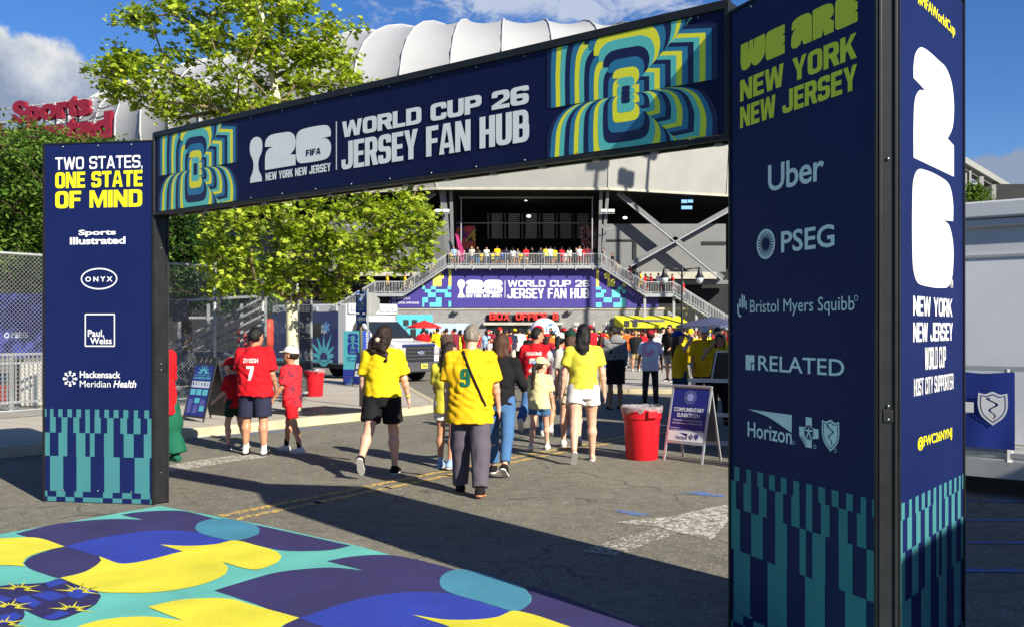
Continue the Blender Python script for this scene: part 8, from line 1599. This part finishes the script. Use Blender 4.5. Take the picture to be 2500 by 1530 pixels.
# ------------------------------------------------------------------ the crowd: a few figures built once, then copied one by one
def proto(kind):
    V = dict(man=dict(B=Body(1.74, legs=((3, 4, 3, 0), (-3, 4, 3, 0)), arms=((4, 10, 16), (8, 10, 30)), head=(6, -2), girth=1.08), low=.9, hair='short', sl=.8),
        walker=dict(B=Body(1.76, legs=((20, 3, 10, -4), (-20, 3, 26, 30)), arms=((-16, 8, 18), (20, 8, 34)), head=(-8, -2)), low=.95, hair='short', sl=.8),
        phone=dict(B=Body(1.72, legs=((2, 5, 2, 0), (4, 3, 6, 0)), arms=((34, 8, 78, 14), (38, 8, 74, 14)), head=(0, -14), girth=1.04), low=1.94, hair='short', sl=.8),
        woman=dict(B=Body(1.64, legs=((4, 3, 3, 0), (-3, 3, 4, 0)), arms=((6, 8, 24), (2, 9, 12)), head=(-14, 0), fem=True), low=.5, hair='long', sl=.7),
        lady=dict(B=Body(1.63, legs=((10, 2, 6, 0), (-10, 2, 14, 12)), arms=((20, 8, 60, 8), (4, 8, 20)), head=(16, -4), fem=True), low=1.93, hair='pony', sl=.75),
        child=dict(B=Body(1.25, legs=((4, 3, 3, 0), (-4, 3, 4, 0)), arms=((4, 9, 14), (8, 10, 30)), head=(0, 4), hs=.94), low=.85, hair='short', sl=.8))
    v = V[kind]; B = v['B']; h = .024; root = bpy.data.objects.new('person', None); skin_mesh(B, h, SKIN['tan'], root, False); hair_mesh(B, h, HAIR['dark'], root, v['hair'], .30, 1.05); top_mesh(B, h, CL['red'], root, -.16, v['sl'], 1.14, .006, 3); bottom_mesh(B, h, CL['black'], root, v['low'], 1.16, 'shorts' if v['low'] <= 1 else 'trousers', top=.06)
    F_ = Field(B.lo, np.array([B.hi[0], B.hi[1], .3]), .022)
    for l in B.legs: F_.cap(l['ank'] - l['n'] * .035 * B.k - l['f'] * .035, l['ank'] - l['n'] * .05 * B.k + l['f'] * .14 * B.k, .045 * B.k, .038 * B.k, .02)
    F_.mesh('shoes', CL['white'], root); cp = cap_mesh(B, .02, CL['red'], root); return root
PROTO = {k: proto(k) for k in ('man', 'walker', 'phone', 'woman', 'lady', 'child')}
PH = dict(man=1.74, walker=1.76, phone=1.72, woman=1.64, lady=1.63, child=1.25)
def crowd(kind, label, pos, rot, hgt, shirt, low, hair='dark', cap=None, skin='tan', shoe='white', group='fans in the crowd'):
    src = PROTO[kind]; r = bpy.data.objects.new('person', None); COL.objects.link(r); r.empty_display_size = .2; r.location = pos; r.rotation_euler = (0, 0, R(rot)); r.scale = [hgt / PH[kind]] * 3; tag(r, label, 'person', group)
    look = dict(body=SKIN[skin], hair=HAIR[hair], shirt=CL[shirt], shorts=CL[low], trousers=CL[low], shoes=CL[shoe], cap=CL[cap] if cap else None)
    for ch in src.children:
        n = ch.name.split('.')[0]
        if n == 'cap' and not cap: continue
        c = ch.copy(); COL.objects.link(c); c.parent = r; c.material_slots[0].link = 'OBJECT'; c.material_slots[0].material = look[n]
    return r
USED = set()
CW = dict(red='red', white='white', yellow='yellow', gold='golden', black='black', navy='navy', grey='gray', green='green', brown='brown', maroon='maroon', orange='orange', pink='pink', blue='blue', sky='pale blue', lime='neon yellow', crimson='dark red', khaki='khaki', denim='denim', darkdenim='dark denim', beige='beige', lemon='lemon', cream='cream', charcoal='charcoal', offwhite='off-white', slate='slate', darkgreen='dark green')
LM = [(1000, 'beside the ambulance bonnet'), (1045, 'under the red umbrella'), (1082, 'before the pale wall, left half'), (1125, 'before the pale wall, right half'), (1172, 'left of the ticket opening'), (1215, 'under the word BOX'), (1262, 'before the ticket opening'), (1300, 'left of the giant ball'), (1345, 'before the giant ball'), (1385, 'right of the giant ball'), (1412, 'under window number 10'), (1450, 'under window number 11'), (1500, 'left of the two loudspeakers'), (1545, 'under the two loudspeakers'), (1585, 'under the awning, middle part'), (1630, 'under the awning, right end'), (1668, 'beside the street lamp post'), (1710, 'under the navy umbrella, left half'), (1900, 'under the navy umbrella, right half')]
def name_it(shirt, low, cap, hair, kind, where, extra=''):
    who = {'woman': 'woman', 'lady': 'woman', 'child': 'child'}.get(kind, 'man'); lw = 'shorts' if kind in ('man', 'walker', 'woman', 'child') else 'trousers'; cp = f' and {CW[cap]} cap' if cap else (', long hair' if kind == 'woman' else '')
    for form in (f'{who} in {CW[shirt]} shirt{cp} {where}', f'{who} in {CW[shirt]} shirt and {CW[low]} {lw} {where}', f'{who} in {CW[shirt]} shirt{cp} and {CW[low]} {lw} {where}', f'{who} with {hair} hair, {CW[shirt]} shirt{cp}, {CW[low]} {lw} {where}'):
        t = form + extra
        if t not in USED and len(t.split()) <= 16: USED.add(t); return t
    return None
def where_of(px_, table=LM): return next(w for x, w in table if px_ <= x)
PICK = random.Random(12)
SHIRTS = ['red'] * 9 + ['yellow'] * 6 + ['white'] * 4 + ['black'] * 4 + ['gold'] * 3 + ['navy', 'crimson', 'crimson', 'grey', 'green', 'orange', 'maroon', 'sky', 'lemon']
LOWS = ['black', 'denim', 'khaki', 'navy', 'beige', 'grey', 'darkdenim', 'charcoal', 'white']
def rand_person(px_, y, z=0.0, group='fans in the crowd', table=LM, kinds=('man', 'walker', 'phone', 'woman', 'lady', 'man', 'phone', 'child'), rot=None, depth_word=''):
    for _ in range(60):
        kind = PICK.choice(kinds); shirt = PICK.choice(SHIRTS); low = PICK.choice(LOWS); cap = PICK.choice([None, None, None, 'red', 'white', 'black', 'yellow', 'red']); hair = PICK.choice(['black', 'dark', 'dark', 'brown', 'blond']); lb = name_it(shirt, low, cap, hair, kind, where_of(px_, table), depth_word)
        if lb: break
    hgt = PH[kind] * PICK.uniform(.95, 1.05); return crowd(kind, lb, mid(px_, y, z), PICK.choice([PICK.gauss(0, 35), PICK.gauss(0, 60), PICK.gauss(180, 50)]) if rot is None else rot, hgt, shirt, low, hair, cap, PICK.choice(['fair', 'tan', 'tan', 'olive', 'deep']), PICK.choice(['white', 'black', 'white', 'grey']), group)
# figures one can pick out in the photograph
def known(kind, label, px_, y, rot, hgt, shirt, low, hair='dark', cap=None, skin='tan', shoe='white'): USED.add(label); return crowd(kind, label, mid(px_, y, .12 if y > 30 else 0), rot, hgt, shirt, low, hair, cap, skin, shoe)
known('man', 'man in red T-shirt with white back print beside the ambulance bonnet', 1034, 41, 4, 1.76, 'red', 'charcoal', 'black')
known('walker', 'man in yellow number 10 shirt and gray shorts before the pale display wall', 1068, 44, -6, 1.82, 'yellow', 'grey', 'black')
known('lady', 'woman in yellow top, shorter, just left of the number 10 shirt', 1052, 45, 10, 1.56, 'yellow', 'khaki', 'black')
known('man', 'man in brown T-shirt and khaki shorts before the pale display wall', 1090, 43, 0, 1.76, 'brown', 'khaki', 'dark')
known('phone', 'man in maroon T-shirt and khaki trousers before the pale display wall', 1112, 43.5, 50, 1.76, 'maroon', 'khaki', 'black')
known('lady', 'woman in neon yellow vest and black trousers near the pale display wall', 1123, 47, 20, 1.68, 'lime', 'black', 'black')
known('child', 'small person in red cap and red top right of the neon vest', 1137, 46, -30, 1.66, 'red', 'white', 'dark', 'red')
known('man', 'man in white T-shirt partly hidden left of the gray-haired man', 1147, 40, -40, 1.70, 'white', 'denim', 'dark')
known('woman', 'person in red hooded top above the brown bob, in the crowd', 1218, 38, -70, 1.74, 'red', 'red', 'dark', 'red')
known('man', 'man with black hair in red T-shirt and light shorts right of the brown bob', 1232, 36, -4, 1.66, 'red', 'beige', 'black')
known('walker', 'man in navy T-shirt and beige shorts right of the brown bob', 1247, 38, 0, 1.76, 'navy', 'beige', 'black')
known('child', 'person in yellow cap behind the white-shirted walker', 1257, 50, 0, 1.72, 'brown', 'black', 'dark', 'yellow')
known('walker', 'man in white T-shirt and black shorts walking, left of the HAKIMI shirt', 1268, 40, -4, 1.80, 'white', 'black', 'black', None, 'deep', 'black')
known('man', 'man in black T-shirt just left of the HAKIMI shirt', 1293, 35, 0, 1.50, 'black', 'charcoal', 'black')
known('phone', 'man with red cap in red football shirt, tallest before the giant ball', 1378, 30, 6, 1.78, 'red', 'darkdenim', 'dark', 'red')
known('lady', 'woman with dark hair in orange-red top before the giant ball', 1349, 33, 60, 1.60, 'orange', 'black', 'dark')
known('woman', 'person with red cap in crimson top lower left of the giant ball', 1334, 27, -10, 1.60, 'crimson', 'black', 'dark', 'red')
known('man', 'man in dark shirt right of the tall red cap', 1394, 38, 0, 1.74, 'charcoal', 'charcoal', 'black', None, 'deep')
known('phone', 'person in red cap and red hooded top between the green cap and hoodie man', 1445, 34, 40, 1.80, 'red', 'charcoal', 'dark', 'red')
known('woman', 'woman in red cap and red shirt, close left of the hoodie man', 1470, 27, -60, 1.60, 'red', 'denim', 'brown', 'red', 'fair')
known('man', 'man in orange-red shirt between the hoodie and tie-dye men', 1535, 42, 0, 1.70, 'orange', 'denim', 'dark', None, 'tan', 'white')
known('man', 'man in black shirt with orange print between the hoodie and tie-dye men', 1552, 38, 0, 1.62, 'black', 'khaki', 'blond')
known('lady', 'woman in pale top right of the tie-dye man', 1600, 38, 150, 1.60, 'white', 'sky', 'brown', None, 'fair')
known('man', 'man in white shirt, dark cap and navy shorts right of the tie-dye man', 1619, 40, 160, 1.80, 'white', 'navy', 'dark', 'black', 'fair', 'black')
known('phone', 'person in yellow shirt and yellow cap behind the raised arms', 1688, 27, 150, 1.74, 'yellow', 'grey', 'dark', 'yellow')
known('man', 'man in golden shirt behind the sunglasses man', 1708, 26, 190, 1.72, 'gold', 'beige', 'brown')
known('phone', 'man in yellow shirt taking a photo right of the sunglasses man', 1748, 22, 200, 1.74, 'yellow', 'black', 'dark', None, 'fair')
# the rest of the crowd fills the plaza in loose rows
rng_ = random.Random(5); n_ = 0
for y, step in ((47, 26), (53, 22), (59, 20), (65, 19), (72, 17), (79, 15)):
    x = 985 + rng_.uniform(0, step) if y > 50 else 1130
    while x < 1790:
        dens = .55 if x < 1170 else .82
        if not (1300 < x < 1358 and 52 < y < 60) and rng_.random() < dens: rand_person(x + rng_.uniform(-4, 4), y + rng_.uniform(-2, 2), .12, depth_word={47: '', 53: '', 59: ', further back', 65: ', further back', 72: ', near the block wall', 79: ', near the block wall'}[y]); n_ += 1
        x += step * rng_.uniform(.8, 1.25)
# people up on the balcony and the stairs
BT = [(1110, 'by the balcony flag'), (1150, 'right of the balcony flag'), (1195, 'on the balcony, left part'), (1240, 'left of the balcony middle'), (1285, 'at the middle of the balcony'), (1335, 'right of the balcony middle'), (1380, 'on the balcony, right part'), (1430, 'near the right balcony end'), (1480, 'at the top of the right stairs')]
zb = b1.z + .03
def on_balcony(px_, kind, shirt, low, rot, hgt=None, cap=None, hair='dark', y=87.35):
    for ex in ('', ', at the railing', ', behind the railing'):
        lb = name_it(shirt, low, cap, hair, kind, where_of(px_, BT), ex)
        if lb: break
    if not lb: print('NONAME', px_, shirt)
    p = mid(px_, y); p.z = zb; crowd(kind, lb, p, rot, hgt or PH[kind], shirt, low, hair, cap, 'tan', 'white', 'fans on the balcony')
for a in ((1101, 'child', 'yellow', 'black', 150), (1108, 'man', 'sky', 'grey', 170), (1121, 'woman', 'pink', 'white', 60), (1129, 'lady', 'offwhite', 'beige', 20), (1152, 'man', 'offwhite', 'denim', 160, None, None, 'blond'), (1166, 'phone', 'black', 'denim', 175), (1176, 'child', 'gold', 'gold', 30), (1188, 'phone', 'white', 'navy', 175, 1.7), (1203, 'child', 'lemon', 'black', 0), (1214, 'man', 'gold', 'denim', 10, 1.8), (1226, 'child', 'blue', 'navy', 40, 1.35), (1252, 'woman', 'white', 'white', 0, 1.6), (1271, 'child', 'gold', 'gold', 0), (1284, 'man', 'red', 'offwhite', 5, 1.7), (1333, 'man', 'lemon', 'black', 0, 1.75), (1344, 'man', 'white', 'denim', 10), (1354, 'child', 'yellow', 'gold', 0, 1.6), (1372, 'lady', 'red', 'red', 20, 1.7), (1381, 'child', 'white', 'white', 0), (1390, 'woman', 'offwhite', 'offwhite', 10, 1.65), (1415, 'man', 'white', 'red', 0, 1.75, None, 'blond'), (1426, 'woman', 'red', 'red', 60, 1.7), (1434, 'man', 'maroon', 'grey', 10, 1.78), (1444, 'lady', 'pink', 'sky', 120, 1.6), (1236, 'man', 'navy', 'black', 0, None, None, 'dark', 88.4), (1300, 'walker', 'black', 'charcoal', 90, None, None, 'black', 88.2), (1405, 'walker', 'charcoal', 'black', -90, None, None, 'black', 88.4), (1264, 'woman', 'grey', 'black', 180, None, None, 'dark', 88.8), (1320, 'man', 'navy', 'grey', 180, None, None, 'black', 88.6)): on_balcony(*a)
ST = [(950, 'on the left landing'), (1010, 'low on the left stairs'), (1100, 'high on the left stairs'), (1500, 'high on the right stairs'), (1535, 'halfway down the upper right stairs'), (1572, 'low on the upper right stairs'), (1610, 'on the left half of the right landing'), (1650, 'on the right half of the right landing'), (1800, 'on the lowest right stairs')]
def on_stairs(px_, kind, shirt, low, rot, hgt=None, cap=None, dy=.42):
    seq = [(800, l3.z), (914, l1.z), (988, l1.z), (1092, b1.z), (1468, b2.z), (1575, r1.z), (1645, r1.z), (1860, r3.z)]; z = np.interp(px_, [q[0] for q in seq], [q[1] for q in seq])
    for ex in ('', ', by the railing', ', on the inner side'):
        lb = name_it(shirt, low, cap, 'dark', kind, where_of(px_, ST), ex)
        if lb: break
    p = mid(px_, YS + dy); p.z = z + .05; crowd(kind, lb, p, rot, hgt or PH[kind], shirt, low, 'dark', cap, 'tan', 'white', 'fans on the stairs')
for a in ((945, 'walker', 'yellow', 'black', -90), (988, 'walker', 'yellow', 'beige', -80), (1004, 'lady', 'charcoal', 'beige', -80), (1058, 'walker', 'offwhite', 'khaki', -80), (1474, 'man', 'grey', 'slate', 90), (1496, 'man', 'black', 'black', 90, 1.8), (1507, 'child', 'gold', 'black', 90), (1538, 'lady', 'crimson', 'pink', 90), (1564, 'walker', 'yellow', 'gold', 90), (1576, 'woman', 'red', 'white', 60, 1.8), (1590, 'phone', 'crimson', 'charcoal', 90, 1.8), (1607, 'man', 'white', 'charcoal', -60, 1.85, 'black'), (1614, 'child', 'red', 'pink', 90), (1642, 'walker', 'red', 'crimson', 90, 1.8), (1669, 'lady', 'red', 'white', 90), (1582, 'child', 'black', 'red', 80, 1.5)): on_stairs(*a)
for r_ in PROTO.values():
    for c in list(r_.children): bpy.data.objects.remove(c)
    bpy.data.objects.remove(r_)
